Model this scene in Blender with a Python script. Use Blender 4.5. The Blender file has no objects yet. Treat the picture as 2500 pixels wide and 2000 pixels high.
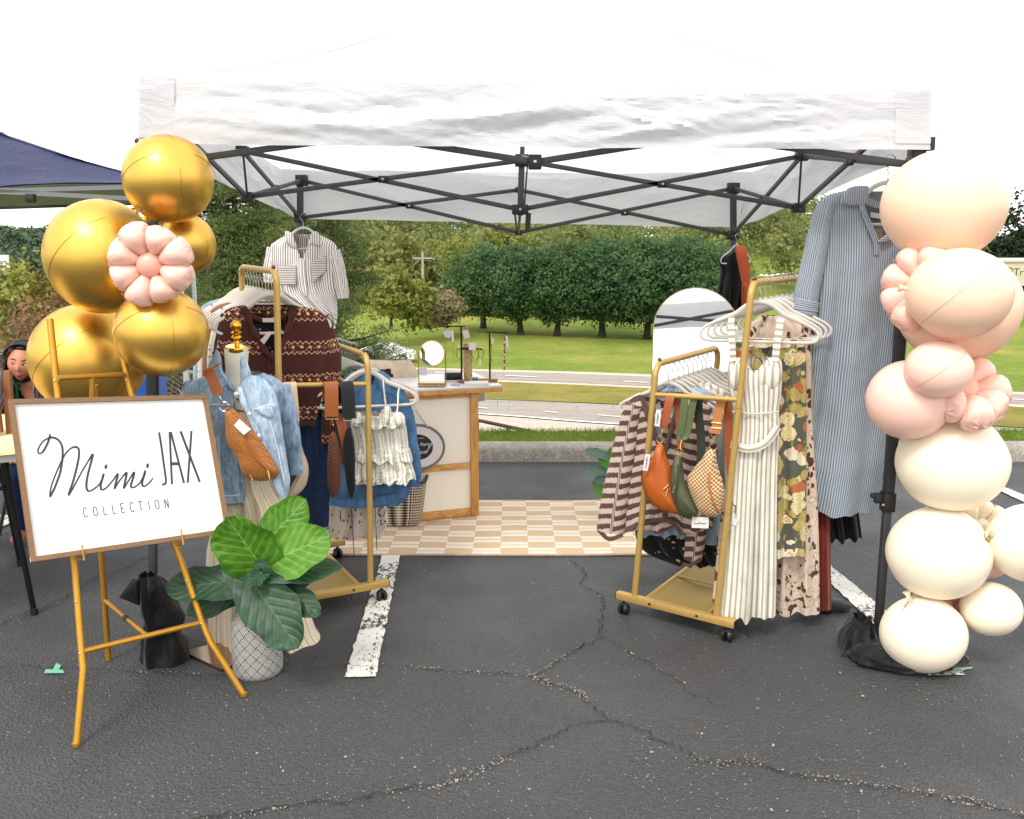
import bpy, bmesh, math, random
import numpy as np
from mathutils import Vector, Matrix, noise
R = math.radians
random.seed(7)
scene = bpy.context.scene
COL = scene.collection

# ------------------------------------------------------------------ camera
FPX, CX, CY, CAMH = 2300.0, 1250.0, 1000.0, 1.65
PITCH = math.atan(424.0 / FPX)
cam_d = bpy.data.cameras.new('camera')
cam = bpy.data.objects.new('camera', cam_d)
COL.objects.link(cam)
cam_d.sensor_width = 36.0
cam_d.lens = 36.0 * FPX / 2500.0
cam_d.clip_start = 0.05
cam_d.clip_end = 3000.0
cam.location = (0, 0, CAMH)
cam.rotation_euler = (R(90) - PITCH, 0, 0)
scene.camera = cam

# ------------------------------------------------------------------ world, sun, exposure
world = bpy.data.worlds.new('World')
scene.world = world
world.use_nodes = True
wn = world.node_tree
wn.nodes.clear()
SUN_EL, SUN_AZ = R(52), R(205)          # azimuth measured clockwise from +Y: behind the camera, a little left
sky = wn.nodes.new('ShaderNodeTexSky')
sky.sky_type = 'NISHITA'
sky.sun_disc = False
sky.sun_elevation = SUN_EL
sky.sun_rotation = SUN_AZ
sky.air_density = 1.2
sky.dust_density = 2.0
bg1 = wn.nodes.new('ShaderNodeBackground')
bg1.inputs['Strength'].default_value = 0.15
wn.links.new(sky.outputs[0], bg1.inputs['Color'])
bg2 = wn.nodes.new('ShaderNodeBackground')      # thin bright overcast in front of the blue
bg2.inputs['Color'].default_value = (1.0, 0.99, 0.975, 1)
bg2.inputs['Strength'].default_value = 1.12
tc = wn.nodes.new('ShaderNodeTexCoord')
nz = wn.nodes.new('ShaderNodeTexNoise')
nz.inputs['Scale'].default_value = 1.6
nz.inputs['Detail'].default_value = 4
wn.links.new(tc.outputs['Generated'], nz.inputs['Vector'])
mr = wn.nodes.new('ShaderNodeMapRange')
mr.inputs['From Min'].default_value = 0.3
mr.inputs['From Max'].default_value = 0.6
mr.inputs['To Min'].default_value = 0.72
mr.inputs['To Max'].default_value = 0.97
wn.links.new(nz.outputs['Fac'], mr.inputs['Value'])
mx = wn.nodes.new('ShaderNodeMixShader')
wn.links.new(mr.outputs[0], mx.inputs[0])
wn.links.new(bg1.outputs[0], mx.inputs[1])
wn.links.new(bg2.outputs[0], mx.inputs[2])
wo = wn.nodes.new('ShaderNodeOutputWorld')
wn.links.new(mx.outputs[0], wo.inputs['Surface'])

sun_d = bpy.data.lights.new('sun', 'SUN')
sun_d.energy = 1.3
sun_d.angle = R(14)
sun_d.color = (1.0, 0.955, 0.89)
sun = bpy.data.objects.new('sun', sun_d)
COL.objects.link(sun)
sd = Vector((math.sin(SUN_AZ) * math.cos(SUN_EL), math.cos(SUN_AZ) * math.cos(SUN_EL), math.sin(SUN_EL)))
sun.rotation_euler = (-sd).to_track_quat('-Z', 'Y').to_euler()
sun.location = sd * 60

scene.view_settings.view_transform = 'Standard'
scene.view_settings.look = 'None'
scene.view_settings.gamma = 1.0
scene.view_settings.use_curve_mapping = False
scene.view_settings.exposure = 0.82
scene.render.engine = 'CYCLES'
scene.cycles.max_bounces = 6
scene.cycles.diffuse_bounces = 3
scene.cycles.glossy_bounces = 3
scene.cycles.transmission_bounces = 4
scene.cycles.transparent_max_bounces = 8
scene.cycles.use_denoising = True
scene.cycles.sample_clamp_indirect = 8.0

# ------------------------------------------------------------------ where a spot of the photograph stands in the place
FW = Vector((0, math.cos(PITCH), -math.sin(PITCH)))
UP = Vector((0, math.sin(PITCH), math.cos(PITCH)))
RT = Vector((1, 0, 0))
CAM = Vector((0, 0, CAMH))

def ray(px, py):
    return RT * ((px - CX) / FPX) - UP * ((py - CY) / FPX) + FW

def G(px, py, z=0.0):
    d = ray(px, py)
    return CAM + d * ((z - CAMH) / d.z)

def P(px, py, Y):
    d = ray(px, py)
    return CAM + d * (Y / d.y)

class Pl:
    """upright plane: passes the photo column px at distance Y, runs back by k metres per metre to the right"""
    def __init__(s, px, Y, k=0.0):
        s.p0 = P(px, 1000, Y)
        s.k = k
        s.n = Vector((k, -1, 0)).normalized()
        s.t = Vector((1, k, 0)).normalized()
        s.Y = Y
    def __call__(s, px, py, off=0.0):
        d = ray(px, py)
        t = (s.p0.y - s.k * s.p0.x) / (d.y - s.k * d.x)
        return CAM + d * t + s.n * off
    def m(s, px_len, px=None, py=1000):
        a = s(px if px is not None else 1250, py)
        return px_len * ((a - CAM).dot(FW)) / FPX

# ------------------------------------------------------------------ materials
def lin(c):
    if isinstance(c, str):
        c = c.lstrip('#')
        c = [int(c[i:i + 2], 16) / 255.0 for i in (0, 2, 4)]
        c = [x / 12.92 if x <= 0.04045 else ((x + 0.055) / 1.055) ** 2.4 for x in c]
    return (c[0], c[1], c[2], 1.0)

class Mt:
    def __init__(s, name, rough=0.7, metal=0.0):
        s.m = bpy.data.materials.new(name)
        s.m.use_nodes = True
        s.t = s.m.node_tree
        s.b = s.t.nodes['Principled BSDF']
        s.b.inputs['Roughness'].default_value = rough
        s.b.inputs['Metallic'].default_value = metal
        s._tc = None
    def tc(s, which='Object'):
        if s._tc is None:
            s._tc = s.t.nodes.new('ShaderNodeTexCoord')
        return s._tc.outputs[which]
    def pos(s):
        return s.t.nodes.new('ShaderNodeNewGeometry').outputs['Position']
    def put(s, sock, v):
        if v is None:
            return
        if isinstance(v, bpy.types.NodeSocket):
            s.t.links.new(v, sock)
        else:
            try:
                sock.default_value = v
            except Exception:
                sock.default_value = v[:3]
    def node(s, ty, ins=None, **at):
        n = s.t.nodes.new(ty)
        for k, v in at.items():
            setattr(n, k, v)
        for k, v in (ins or {}).items():
            s.put(n.inputs[k], v)
        return n
    def math(s, op, a, b=None, c=None):
        n = s.node('ShaderNodeMath', operation=op)
        s.put(n.inputs[0], a); s.put(n.inputs[1], b); s.put(n.inputs[2], c)
        return n.outputs[0]
    def mix(s, f, a, b, blend='MIX'):
        n = s.node('ShaderNodeMix', data_type='RGBA', blend_type=blend)
        s.put(n.inputs[0], f); s.put(n.inputs[6], a); s.put(n.inputs[7], b)
        return n.outputs[2]
    def noise(s, vec, scale, detail=3, rough=0.55, dist=0.0):
        return s.node('ShaderNodeTexNoise', {'Vector': vec, 'Scale': scale, 'Detail': detail, 'Roughness': rough, 'Distortion': dist}).outputs['Fac']
    def vor(s, vec, scale, out='Distance', feature='F1', rnd=1.0):
        return s.node('ShaderNodeTexVoronoi', {'Vector': vec, 'Scale': scale, 'Randomness': rnd}, feature=feature).outputs[out]
    def mapr(s, v, a, b, c=0.0, d=1.0):
        return s.node('ShaderNodeMapRange', {'Value': v, 'From Min': a, 'From Max': b, 'To Min': c, 'To Max': d}).outputs[0]
    def ramp(s, v, stops, interp='LINEAR'):
        n = s.node('ShaderNodeValToRGB', {'Fac': v})
        cr = n.color_ramp
        cr.interpolation = interp
        while len(cr.elements) < len(stops):
            cr.elements.new(0.5)
        for e, (p, c) in zip(cr.elements, stops):
            e.position = p
            e.color = lin(c)
        return n.outputs[0]
    def xyz(s, vec):
        n = s.node('ShaderNodeSeparateXYZ', {0: vec})
        return n.outputs[0], n.outputs[1], n.outputs[2]
    def comb(s, x, y, z=0.0):
        return s.node('ShaderNodeCombineXYZ', {0: x, 1: y, 2: z}).outputs[0]
    def vscale(s, vec, v3):
        return s.node('ShaderNodeVectorMath', {0: vec, 1: v3}, operation='MULTIPLY').outputs[0]
    def bump(s, h, strength=0.3, dist=0.01, chain=None):
        n = s.node('ShaderNodeBump', {'Height': h, 'Strength': strength, 'Distance': dist})
        if chain is not None:
            s.t.links.new(chain, n.inputs['Normal'])
        s.t.links.new(n.outputs[0], s.b.inputs['Normal'])
        return n.outputs[0]
    def color(s, c):
        s.put(s.b.inputs['Base Color'], c)
        return s
    def rough(s, c):
        s.put(s.b.inputs['Roughness'], c)
        return s
    def translucent(s, col, fac):
        tr = s.node('ShaderNodeBsdfTranslucent', {'Color': col})
        mxs = s.node('ShaderNodeMixShader', {0: fac})
        out = [n for n in s.t.nodes if n.type == 'OUTPUT_MATERIAL'][0]
        s.t.links.new(s.b.outputs[0], mxs.inputs[1])
        s.t.links.new(tr.outputs[0], mxs.inputs[2])
        s.t.links.new(mxs.outputs[0], out.inputs['Surface'])
        return s

def simple(name, col, rough=0.6, metal=0.0, var=0.0, vs=6.0, bump=0.0, bs=40.0, bd=0.003):
    m = Mt(name, rough, metal)
    c = lin(col)
    if var:
        f = m.noise(m.tc(), vs, 4)
        m.color(m.mix(m.mapr(f, 0.3, 0.7), tuple(x * (1 - var) for x in c[:3]) + (1,), tuple(min(1, x * (1 + var)) for x in c[:3]) + (1,)))
    else:
        m.color(c)
    if bump:
        m.bump(m.noise(m.tc(), bs, 4), bump, bd)
    return m.m

def cloth(name, col, rough=0.85, wr=9.0, ws=0.35, wd=0.02, trans=0.0, build=None, weave=True):
    """fabric: build(m, u, v) -> colour socket, u and v in metres on the cloth"""
    m = Mt(name, rough)
    c = lin(col)
    if build:
        u, v, _ = m.xyz(m.tc('UV'))
        cs = build(m, u, v)
        m.color(cs)
    else:
        cs = m.mix(m.mapr(m.noise(m.tc(), 14, 5), 0.3, 0.7), tuple(x * 0.86 for x in c[:3]) + (1,), tuple(min(1, x * 1.1) for x in c[:3]) + (1,))
        m.color(cs)
    vec = m.vscale(m.tc(), (1.0, 1.0, 0.45))
    h = m.noise(vec, wr, 3, 0.5, 0.6)
    b1 = m.bump(h, ws, wd)
    if weave:
        m.bump(m.noise(m.tc(), 420, 1), 0.25, 0.0012, b1)
    m.b.inputs['Sheen Weight'].default_value = 0.15
    m.b.inputs['Specular IOR Level'].default_value = 0.2
    if trans:
        m.translucent(cs, trans)
    return m.m

# ------------------------------------------------------------------ mesh building
class MB:
    def __init__(s):
        s.v = []; s.f = []; s.uv = []; s.mi = []; s.cur = 0
    def add(s, verts, faces, uvs=None):
        o = len(s.v)
        s.v += [tuple(p) for p in verts]
        s.uv += [tuple(q) for q in uvs] if uvs is not None else [(p[0], p[2]) for p in verts]
        s.f += [tuple(i + o for i in fc) for fc in faces]
        s.mi += [s.cur] * len(faces)
        return s
    def box(s, c, size, rot=None, bev=0.0):
        c = Vector(c)
        hx, hy, hz = [a / 2 for a in size]
        if bev <= 0:
            pts = [Vector((x, y, z)) for x in (-hx, hx) for y in (-hy, hy) for z in (-hz, hz)]
            fcs = [(0, 1, 3, 2), (4, 6, 7, 5), (0, 4, 5, 1), (2, 3, 7, 6), (0, 2, 6, 4), (1, 5, 7, 3)]
        else:
            bm = bmesh.new()
            bmesh.ops.create_cube(bm, size=1.0)
            for w in bm.verts:
                w.co = Vector((w.co.x * size[0], w.co.y * size[1], w.co.z * size[2]))
            bmesh.ops.bevel(bm, geom=bm.edges[:], offset=bev, segments=2, affect='EDGES', profile=0.5)
            bm.verts.index_update()
            pts = [w.co.copy() for w in bm.verts]
            fcs = [tuple(w.index for w in f.verts) for f in bm.faces]
            bm.free()
        if rot is not None:
            pts = [rot @ p for p in pts]
        return s.add([p + c for p in pts], fcs)
    def bar(s, a, b, w, t, up=(0, 0, 1), bev=0.0):
        """box-section bar from a to b, w wide (across), t along up"""
        a, b = Vector(a), Vector(b)
        d = b - a
        L = d.length
        x = d.normalized()
        z = Vector(up)
        if abs(z.dot(x)) > 0.98:
            z = Vector((0, 1, 0))
        y = z.cross(x).normalized()
        z = x.cross(y).normalized()
        return s.box((a + b) / 2, (L, w, t), Matrix((x, y, z)).transposed(), bev)
    def tube(s, pts, rad, seg=10, flat=1.0, fn=None, caps=True, closed=False, smooth=0):
        pts = [Vector(p) for p in pts]
        if not hasattr(rad, '__len__'):
            rad = [rad] * len(pts)
        if smooth:
            pts, rad = spline(pts, rad, smooth, closed)
        n = len(pts)
        prev = None
        rings = []
        ln = 0.0
        vs, uvs, fs = [], [], []
        for i, p in enumerate(pts):
            a = pts[i - 1] if (i > 0 or closed) else p
            b = pts[(i + 1) % n] if (i < n - 1 or closed) else p
            t = (b - a)
            t = t.normalized() if t.length > 1e-9 else Vector((0, 0, 1))
            if prev is None:
                ref = Vector(fn) if fn is not None else (Vector((0, 1, 0)) if abs(t.y) < 0.9 else Vector((1, 0, 0)))
            else:
                ref = Vector(fn) if fn is not None else prev
            nn = ref - t * ref.dot(t)
            if nn.length < 1e-6:
                nn = t.orthogonal()
            nn.normalize()
            prev = nn
            bn = t.cross(nn)
            if i > 0:
                ln += (p - pts[i - 1]).length
            for j in range(seg):
                an = 2 * math.pi * j / seg
                vs.append(p + (nn * math.cos(an) * flat + bn * math.sin(an)) * rad[i])
                uvs.append((an * rad[i], ln))
        m = n if closed else n - 1
        for i in range(m):
            for j in range(seg):
                a0 = i * seg + j; a1 = i * seg + (j + 1) % seg
                b0 = ((i + 1) % n) * seg + j; b1 = ((i + 1) % n) * seg + (j + 1) % seg
                fs.append((a0, a1, b1, b0))
        if caps and not closed:
            fs.append(tuple(range(seg - 1, -1, -1)))
            fs.append(tuple(range((n - 1) * seg, n * seg)))
        return s.add(vs, fs, uvs)
    def lathe(s, c, prof, seg=32, axis=None, capb=True, capt=True):
        c = Vector(c)
        q = Vector((0, 0, 1)).rotation_difference(Vector(axis)).to_matrix() if axis is not None else None
        vs, fs, uvs = [], [], []
        for i, (r, z) in enumerate(prof):
            for j in range(seg):
                an = 2 * math.pi * j / seg
                p = Vector((r * math.cos(an), r * math.sin(an), z))
                vs.append(c + (q @ p if q else p))
                uvs.append((j / seg, z))
        for i in range(len(prof) - 1):
            for j in range(seg):
                fs.append((i * seg + j, i * seg + (j + 1) % seg, (i + 1) * seg + (j + 1) % seg, (i + 1) * seg + j))
        if capb:
            fs.append(tuple(range(seg - 1, -1, -1)))
        if capt:
            o = (len(prof) - 1) * seg
            fs.append(tuple(range(o, o + seg)))
        return s.add(vs, fs, uvs)
    def ball(s, c, r, seg=24, rings=14, rot=None, fn=None):
        c = Vector(c)
        if not hasattr(r, '__len__'):
            r = (r, r, r)
        vs, fs, uvs = [], [], []
        for i in range(rings + 1):
            th = math.pi * i / rings
            for j in range(seg):
                ph = 2 * math.pi * j / seg
                d = Vector((math.sin(th) * math.cos(ph), math.sin(th) * math.sin(ph), math.cos(th)))
                k = fn(d) if fn else 1.0
                p = Vector((d.x * r[0], d.y * r[1], d.z * r[2])) * k
                vs.append(c + (rot @ p if rot is not None else p))
                uvs.append((j / seg, i / rings))
        for i in range(rings):
            for j in range(seg):
                fs.append((i * seg + j, (i + 1) * seg + j, (i + 1) * seg + (j + 1) % seg, i * seg + (j + 1) % seg))
        return s.add(vs, fs, uvs)
    def grid(s, fn, nu, nv, uvf=None):
        vs, fs, uvs = [], [], []
        for j in range(nv + 1):
            for i in range(nu + 1):
                u, v = i / nu, j / nv
                p = fn(u, v)
                vs.append(p)
                uvs.append(uvf(u, v) if uvf else (u, v))
        w = nu + 1
        for j in range(nv):
            for i in range(nu):
                fs.append((j * w + i, j * w + i + 1, (j + 1) * w + i + 1, (j + 1) * w + i))
        return s.add(vs, fs, uvs)
    def mesh(s, name, mats, smooth=True):
        me = bpy.data.meshes.new(name)
        me.from_pydata(s.v, [], s.f)
        if not isinstance(mats, (list, tuple)):
            mats = [mats]
        for m in mats:
            me.materials.append(m)
        if len(mats) > 1:
            me.polygons.foreach_set('material_index', s.mi)
        uvl = me.uv_layers.new(name='UVMap')
        li = np.empty(len(me.loops), dtype=np.int32)
        me.loops.foreach_get('vertex_index', li)
        uv = np.array(s.uv, dtype=np.float32)[li]
        uvl.data.foreach_set('uv', uv.ravel())
        if smooth:
            me.polygons.foreach_set('use_smooth', [True] * len(me.polygons))
            try:
                me.set_sharp_from_angle(angle=R(42))
            except Exception:
                pass
        me.update()
        return me

def spline(pts, rad, k, closed=False):
    out, ro = [], []
    n = len(pts)
    m = n if closed else n - 1
    def at(i):
        return pts[i % n] if closed else pts[max(0, min(n - 1, i))]
    for i in range(m):
        p0, p1, p2, p3 = at(i - 1), at(i), at(i + 1), at(i + 2)
        r0, r1 = rad[i], rad[(i + 1) % n]
        for j in range(k):
            t = j / k
            out.append(0.5 * ((2 * p1) + (p2 - p0) * t + (2 * p0 - 5 * p1 + 4 * p2 - p3) * t * t + (3 * p1 - p0 - 3 * p2 + p3) * t ** 3))
            ro.append(r0 + (r1 - r0) * t)
    if not closed:
        out.append(pts[-1]); ro.append(rad[-1])
    return out, ro

def meta(o, label=None, cat=None, group=None, kind=None):
    if label: o['label'] = label
    if cat: o['category'] = cat
    if group: o['group'] = group
    if kind: o['kind'] = kind
    return o

def thing(name, label, cat, loc, group=None):
    o = bpy.data.objects.new(name, None)
    o.empty_display_size = 0.1
    o.location = loc
    COL.objects.link(o)
    return meta(o, label, cat, group)

def ob(name, mb, mat, parent=None, label=None, cat=None, group=None, kind=None, smooth=True, mesh=None):
    """one mesh object; vertices are given where they stand in the place"""
    if mesh is None:
        if parent is None:
            a = np.array(mb.v)
            base = Vector(((a[:, 0].min() + a[:, 0].max()) / 2, (a[:, 1].min() + a[:, 1].max()) / 2, a[:, 2].min()))
            mb.v = [(p[0] - base.x, p[1] - base.y, p[2] - base.z) for p in mb.v]
        mesh = mb.mesh(name, mat, smooth)
        o = bpy.data.objects.new(name, mesh)
        if parent is None:
            o.location = base
    else:
        o = bpy.data.objects.new(name, mesh)
    COL.objects.link(o)
    if parent is not None:
        o.parent = parent
        q = parent
        off = Vector((0, 0, 0))
        while q is not None:
            if q.type == 'EMPTY':
                off = Vector(q.location)
            elif q.parent is None:
                off = Vector(q.location)
            q = q.parent
        if parent.parent is None:
            o.matrix_parent_inverse = Matrix.Translation(-off)
    meta(o, label, cat, group, kind)
    return o

def copy_thing(src, delta, rotz=0.0, scale=1.0, label=None):
    c = src.copy()
    COL.objects.link(c)
    c.location = Vector(src.location) + Vector(delta)
    c.rotation_euler = (0, 0, rotz)
    c.scale = (scale, scale, scale)
    if label: c['label'] = label
    for ch in src.children:
        d = ch.copy()
        COL.objects.link(d)
        d.parent = c
        d.matrix_parent_inverse = ch.matrix_parent_inverse.copy()
        for g in ch.children:
            e = g.copy()
            COL.objects.link(e)
            e.parent = d
    return c

def np_mesh(name, verts, faces_n, mat, uv=None):
    """fast mesh of separate polygons: verts (N*k,3), k corners each"""
    k = faces_n
    n = len(verts) // k
    me = bpy.data.meshes.new(name)
    me.vertices.add(len(verts))
    me.vertices.foreach_set('co', np.ascontiguousarray(verts, dtype=np.float32).ravel())
    me.loops.add(len(verts))
    me.loops.foreach_set('vertex_index', np.arange(len(verts), dtype=np.int32))
    me.polygons.add(n)
    me.polygons.foreach_set('loop_start', np.arange(0, len(verts), k, dtype=np.int32))
    me.polygons.foreach_set('loop_total', np.full(n, k, dtype=np.int32))
    me.materials.append(mat)
    me.update(calc_edges=True)
    return me

rng = np.random.default_rng(11)

def leaf_quads(cent, normal_bias, size, elong=1.6, jit=0.8, rg=rng):
    """one leaf-sized four-cornered face at every centre"""
    n = len(cent)
    nd = normal_bias + rg.normal(size=(n, 3)) * jit
    nd /= np.linalg.norm(nd, axis=1)[:, None] + 1e-9
    t = rg.normal(size=(n, 3))
    t -= nd * (t * nd).sum(1)[:, None]
    t /= np.linalg.norm(t, axis=1)[:, None] + 1e-9
    b = np.cross(nd, t)
    s = (size * rg.uniform(0.6, 1.35, size=n))[:, None]
    a = t * s * elong * 0.5
    b = b * s * 0.5
    v = np.stack([cent - a, cent - b * 0.9 + a * 0.1, cent + a, cent + b * 0.9 + a * 0.1], axis=1)
    return v.reshape(-1, 3)

# ================================================================== SETTING MATERIALS
def mat_asphalt():
    m = Mt('asphalt', 0.72)
    p = m.pos()
    big = m.noise(p, 0.9, 4, 0.6)
    agg = m.noise(p, 140, 3, 0.7)
    agg2 = m.vor(p, 95)
    wear = m.mapr(m.noise(p, 0.55, 3, 0.6), 0.42, 0.66)
    c = m.mix(m.mapr(big, 0.3, 0.7), (0.053, 0.0535, 0.056, 1), (0.075, 0.0755, 0.078, 1))
    c = m.mix(m.math('MULTIPLY', m.mapr(agg, 0.52, 0.75), m.mapr(wear, 0, 1, 0.25, 0.8)), c, (0.2, 0.195, 0.188, 1))
    # pale grit and flakes left on the sealed surface
    d1 = m.math('LESS_THAN', m.vor(p, 16), m.mapr(m.noise(p, 5, 2), 0.45, 0.75, 0.0, 0.16))
    sh = m.math('GREATER_THAN', m.noise(p, 120, 2), 0.5)
    c = m.mix(m.math('MULTIPLY', m.math('MULTIPLY', d1, sh), 0.75), c, (0.36, 0.34, 0.31, 1))
    d2 = m.math('LESS_THAN', m.vor(p, 60), m.mapr(m.noise(p, 3, 2), 0.4, 0.75, 0.0, 0.16))
    c = m.mix(m.math('MULTIPLY', d2, 0.7), c, (0.33, 0.32, 0.29, 1))
    c = m.mix(m.mapr(m.noise(p, 0.8, 5, 0.65), 0.5, 0.66, 0, 0.4), c, (0.03, 0.03, 0.032, 1))
    # dusty brown patches
    c = m.mix(m.mapr(m.noise(p, 1.7, 5, 0.7), 0.58, 0.75, 0, 0.35), c, (0.07, 0.062, 0.053, 1))
    m.color(c)
    m.rough(m.mapr(m.noise(p, 2.2, 4), 0.3, 0.7, 0.48, 0.8))
    b1 = m.bump(agg, 0.9, 0.01)
    m.bump(agg2, 0.8, 0.01, b1)
    m.b.inputs['Specular IOR Level'].default_value = 0.45
    return m.m

def mat_paint():
    m = Mt('worn_road_paint', 0.75)
    p = m.pos()
    w = m.noise(m.vscale(p, (1, 0.55, 1)), 60, 4, 0.75)
    w2 = m.noise(p, 4.0, 2)
    f = m.math('GREATER_THAN', w, m.mapr(w2, 0.35, 0.65, 0.37, 0.53))
    c = m.mix(f, (0.045, 0.045, 0.046, 1), m.mix(m.noise(p, 30, 3), (0.55, 0.53, 0.48, 1), (0.74, 0.72, 0.67, 1)))
    m.color(c)
    m.bump(w, 0.5, 0.004)
    return m.m

def mat_concrete(name, c1, c2, sc=30):
    m = Mt(name, 0.9)
    p = m.pos()
    a = m.noise(p, sc, 5, 0.7)
    c = m.mix(m.mapr(a, 0.3, 0.7), lin(c1), lin(c2))
    c = m.mix(m.mapr(m.noise(p, 2.5, 4, 0.6), 0.4, 0.75, 0, 0.5), c, tuple(x * 0.6 for x in lin(c1)[:3]) + (1,))
    c = m.mix(m.math('LESS_THAN', m.vor(p, sc * 2.2), 0.16), c, lin('#d8d2c4'))
    m.color(c)
    m.bump(m.vor(p, sc * 2.2), 0.6, 0.006)
    return m.m

def mat_grass(name, a, b, dry, k=1.0, dryamt=0.5):
    m = Mt(name, 0.95)
    p = m.pos()
    n1 = m.noise(p, 0.16 * k, 5, 0.65)
    n2 = m.noise(p, 2.6 * k, 5, 0.75)
    c = m.mix(m.mapr(n2, 0.3, 0.7), lin(a), lin(b))
    c = m.mix(m.mapr(n1, 0.42, 0.68, 0, dryamt), c, lin(dry))
    c = m.mix(m.mapr(m.noise(m.vscale(p, (0.25, 1.6, 1)), 1.3 * k, 3), 0.5, 0.75, 0, 0.35), c, tuple(x * 0.65 for x in lin(a)[:3]) + (1,))
    m.color(c)
    m.bump(m.noise(p, 7 * k, 4, 0.8), 0.8, 0.12)
    m.b.inputs['Specular IOR Level'].default_value = 0.1
    return m.m

def mat_leaf(name, dark, light, warm, trans=0.25, sc=0.5, warmamt=0.25, obj_random=0.0):
    m = Mt(name, 0.65)
    p = m.pos()
    f = m.mapr(m.noise(p, sc, 4, 0.7), 0.33, 0.67)
    c = m.mix(f, lin(dark), lin(light))
    c = m.mix(m.mapr(m.noise(p, sc * 0.37, 3, 0.6), 0.45, 0.7, 0, warmamt), c, lin(warm))
    fine = m.node('ShaderNodeTexWhiteNoise', {'Vector': m.vscale(p, (9.0 * sc * 4, 9.0 * sc * 4, 9.0 * sc * 4))}, noise_dimensions='3D').outputs['Value']
    c = m.mix(m.mapr(fine, 0, 1, 0, 0.35), c, tuple(x * 0.45 for x in lin(dark)[:3]) + (1,))
    m.color(c)
    m.b.inputs['Specular IOR Level'].default_value = 0.25
    if trans:
        m.translucent(c, trans)
    return m.m

ASPHALT = mat_asphalt()
PAINT = mat_paint()
KERB = mat_concrete('kerb_aggregate', '#7d776d', '#aaa295', 22)
WALK = mat_concrete('sidewalk_concrete', '#a8998c', '#c2b2a4', 3)
def mat_road():
    m = Mt('old_road_asphalt', 0.9)
    p = m.pos()
    c = m.mix(m.mapr(m.noise(p, 6, 4, 0.7), 0.3, 0.7), lin('#8a8179'), lin('#a1978d'))
    e = m.vor(m.vscale(p, (0.35, 0.8, 1)), 1.1, 'Distance', 'DISTANCE_TO_EDGE')
    c = m.mix(m.mapr(e, 0.0, 0.02, 0.7, 0.0), c, lin('#625b55'))
    c = m.mix(m.mapr(m.noise(m.vscale(p, (0.1, 1.2, 1)), 1.0, 3), 0.4, 0.7, 0, 0.4), c, lin('#766e67'))
    m.color(c)
    return m.m
ROAD = mat_road()
ROADLINE = simple('road_line_white', '#d9d4c8', 0.8, var=0.1, vs=3)
ROADEDGE = mat_concrete('road_shoulder_concrete', '#b5a898', '#cdbfae', 2)
LAWN = mat_grass('lawn_grass', '#5b6f2c', '#82943f', '#a39c52', 1.0, 0.7)
MEDIAN = mat_grass('median_grass', '#6b6c32', '#8f8845', '#a39252', 1.6, 0.8)
BLADE = mat_leaf('verge_grass_blade', '#5d7a28', '#8fa844', '#a8ab5a', 0.4, 3.0, 0.4)

# ================================================================== TERRAIN
def zl(x, y):
    """height of the land"""
    if y < 7.5:
        return -0.05 if y < 7.0 else 0.09
    if y < 34:
        t = (y - 7.5) / 26.5
        return 0.09 - 8.12 * (1 - (1 - t) ** 2.2)
    if y < 72:
        return -8.03
    if y < 105:
        t = (y - 72) / 33
        return -8.03 + 0.9 * t * t
    t = min(1, (y - 105) / 110)
    kx_ = max(0.0, min(1.0, (x / y + 0.36) / 0.12))
    return -7.13 + 8.5 * kx_ * t * t * (3 - 2 * t) + 0.7 * noise.noise(Vector((x * 0.02, y * 0.02, 0)))

mb = MB()
ys = [-30, 6.9, 7.0] + [7.2, 7.35, 7.49, 7.6, 7.8] + [8.5, 9.5, 11, 13, 16, 20, 25, 30, 34, 40, 48, 60, 72, 78, 84, 90, 97, 105, 115, 125, 140, 155, 175, 200, 230, 300, 450, 700, 1200, 2500]
xs = [-1600, -700, -350, -200, -120, -80, -55, -40, -28, -20, -14, -9, -5, -2, 0, 2, 5, 9, 14, 20, 28, 40, 55, 80, 120, 200, 350, 700, 1600]
mb.v = [(x, y, zl(x, y)) for y in ys for x in xs]
mb.uv = [(p[0], p[1]) for p in mb.v]
w_ = len(xs)
mb.f = [(j * w_ + i, j * w_ + i + 1, (j + 1) * w_ + i + 1, (j + 1) * w_ + i) for j in range(len(ys) - 1) for i in range(w_ - 1)]
mb.mi = [0] * len(mb.f)
ground = ob('ground', mb, LAWN, kind='structure')

mb = MB()      # the sealed parking lot
nx_, ny_ = 40, 26
mb.grid(lambda u, v: (-24 + 48 * u, -6 + 12.86 * v, 0.004 * noise.noise(Vector((u * 22, v * 9, 0)))), nx_, ny_)
lot = ob('parking_lot', mb, ASPHALT, kind='structure')

def strip_px(left, right, z, name, mat, n=24):
    """flat strip between two pixel polylines lying on the plane z"""
    mb = MB()
    L = [G(px, py, z) for px, py in left]
    Rr = [G(px, py, z) for px, py in right]
    L, _ = spline(L, [0] * len(L), 6)
    Rr, _ = spline(Rr, [0] * len(Rr), 6)
    k = len(L)
    mb.add(L + Rr, [(i, i + 1, k + i + 1, k + i) for i in range(k - 1)])
    return ob(name, mb, mat, kind='structure', smooth=False)

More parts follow.
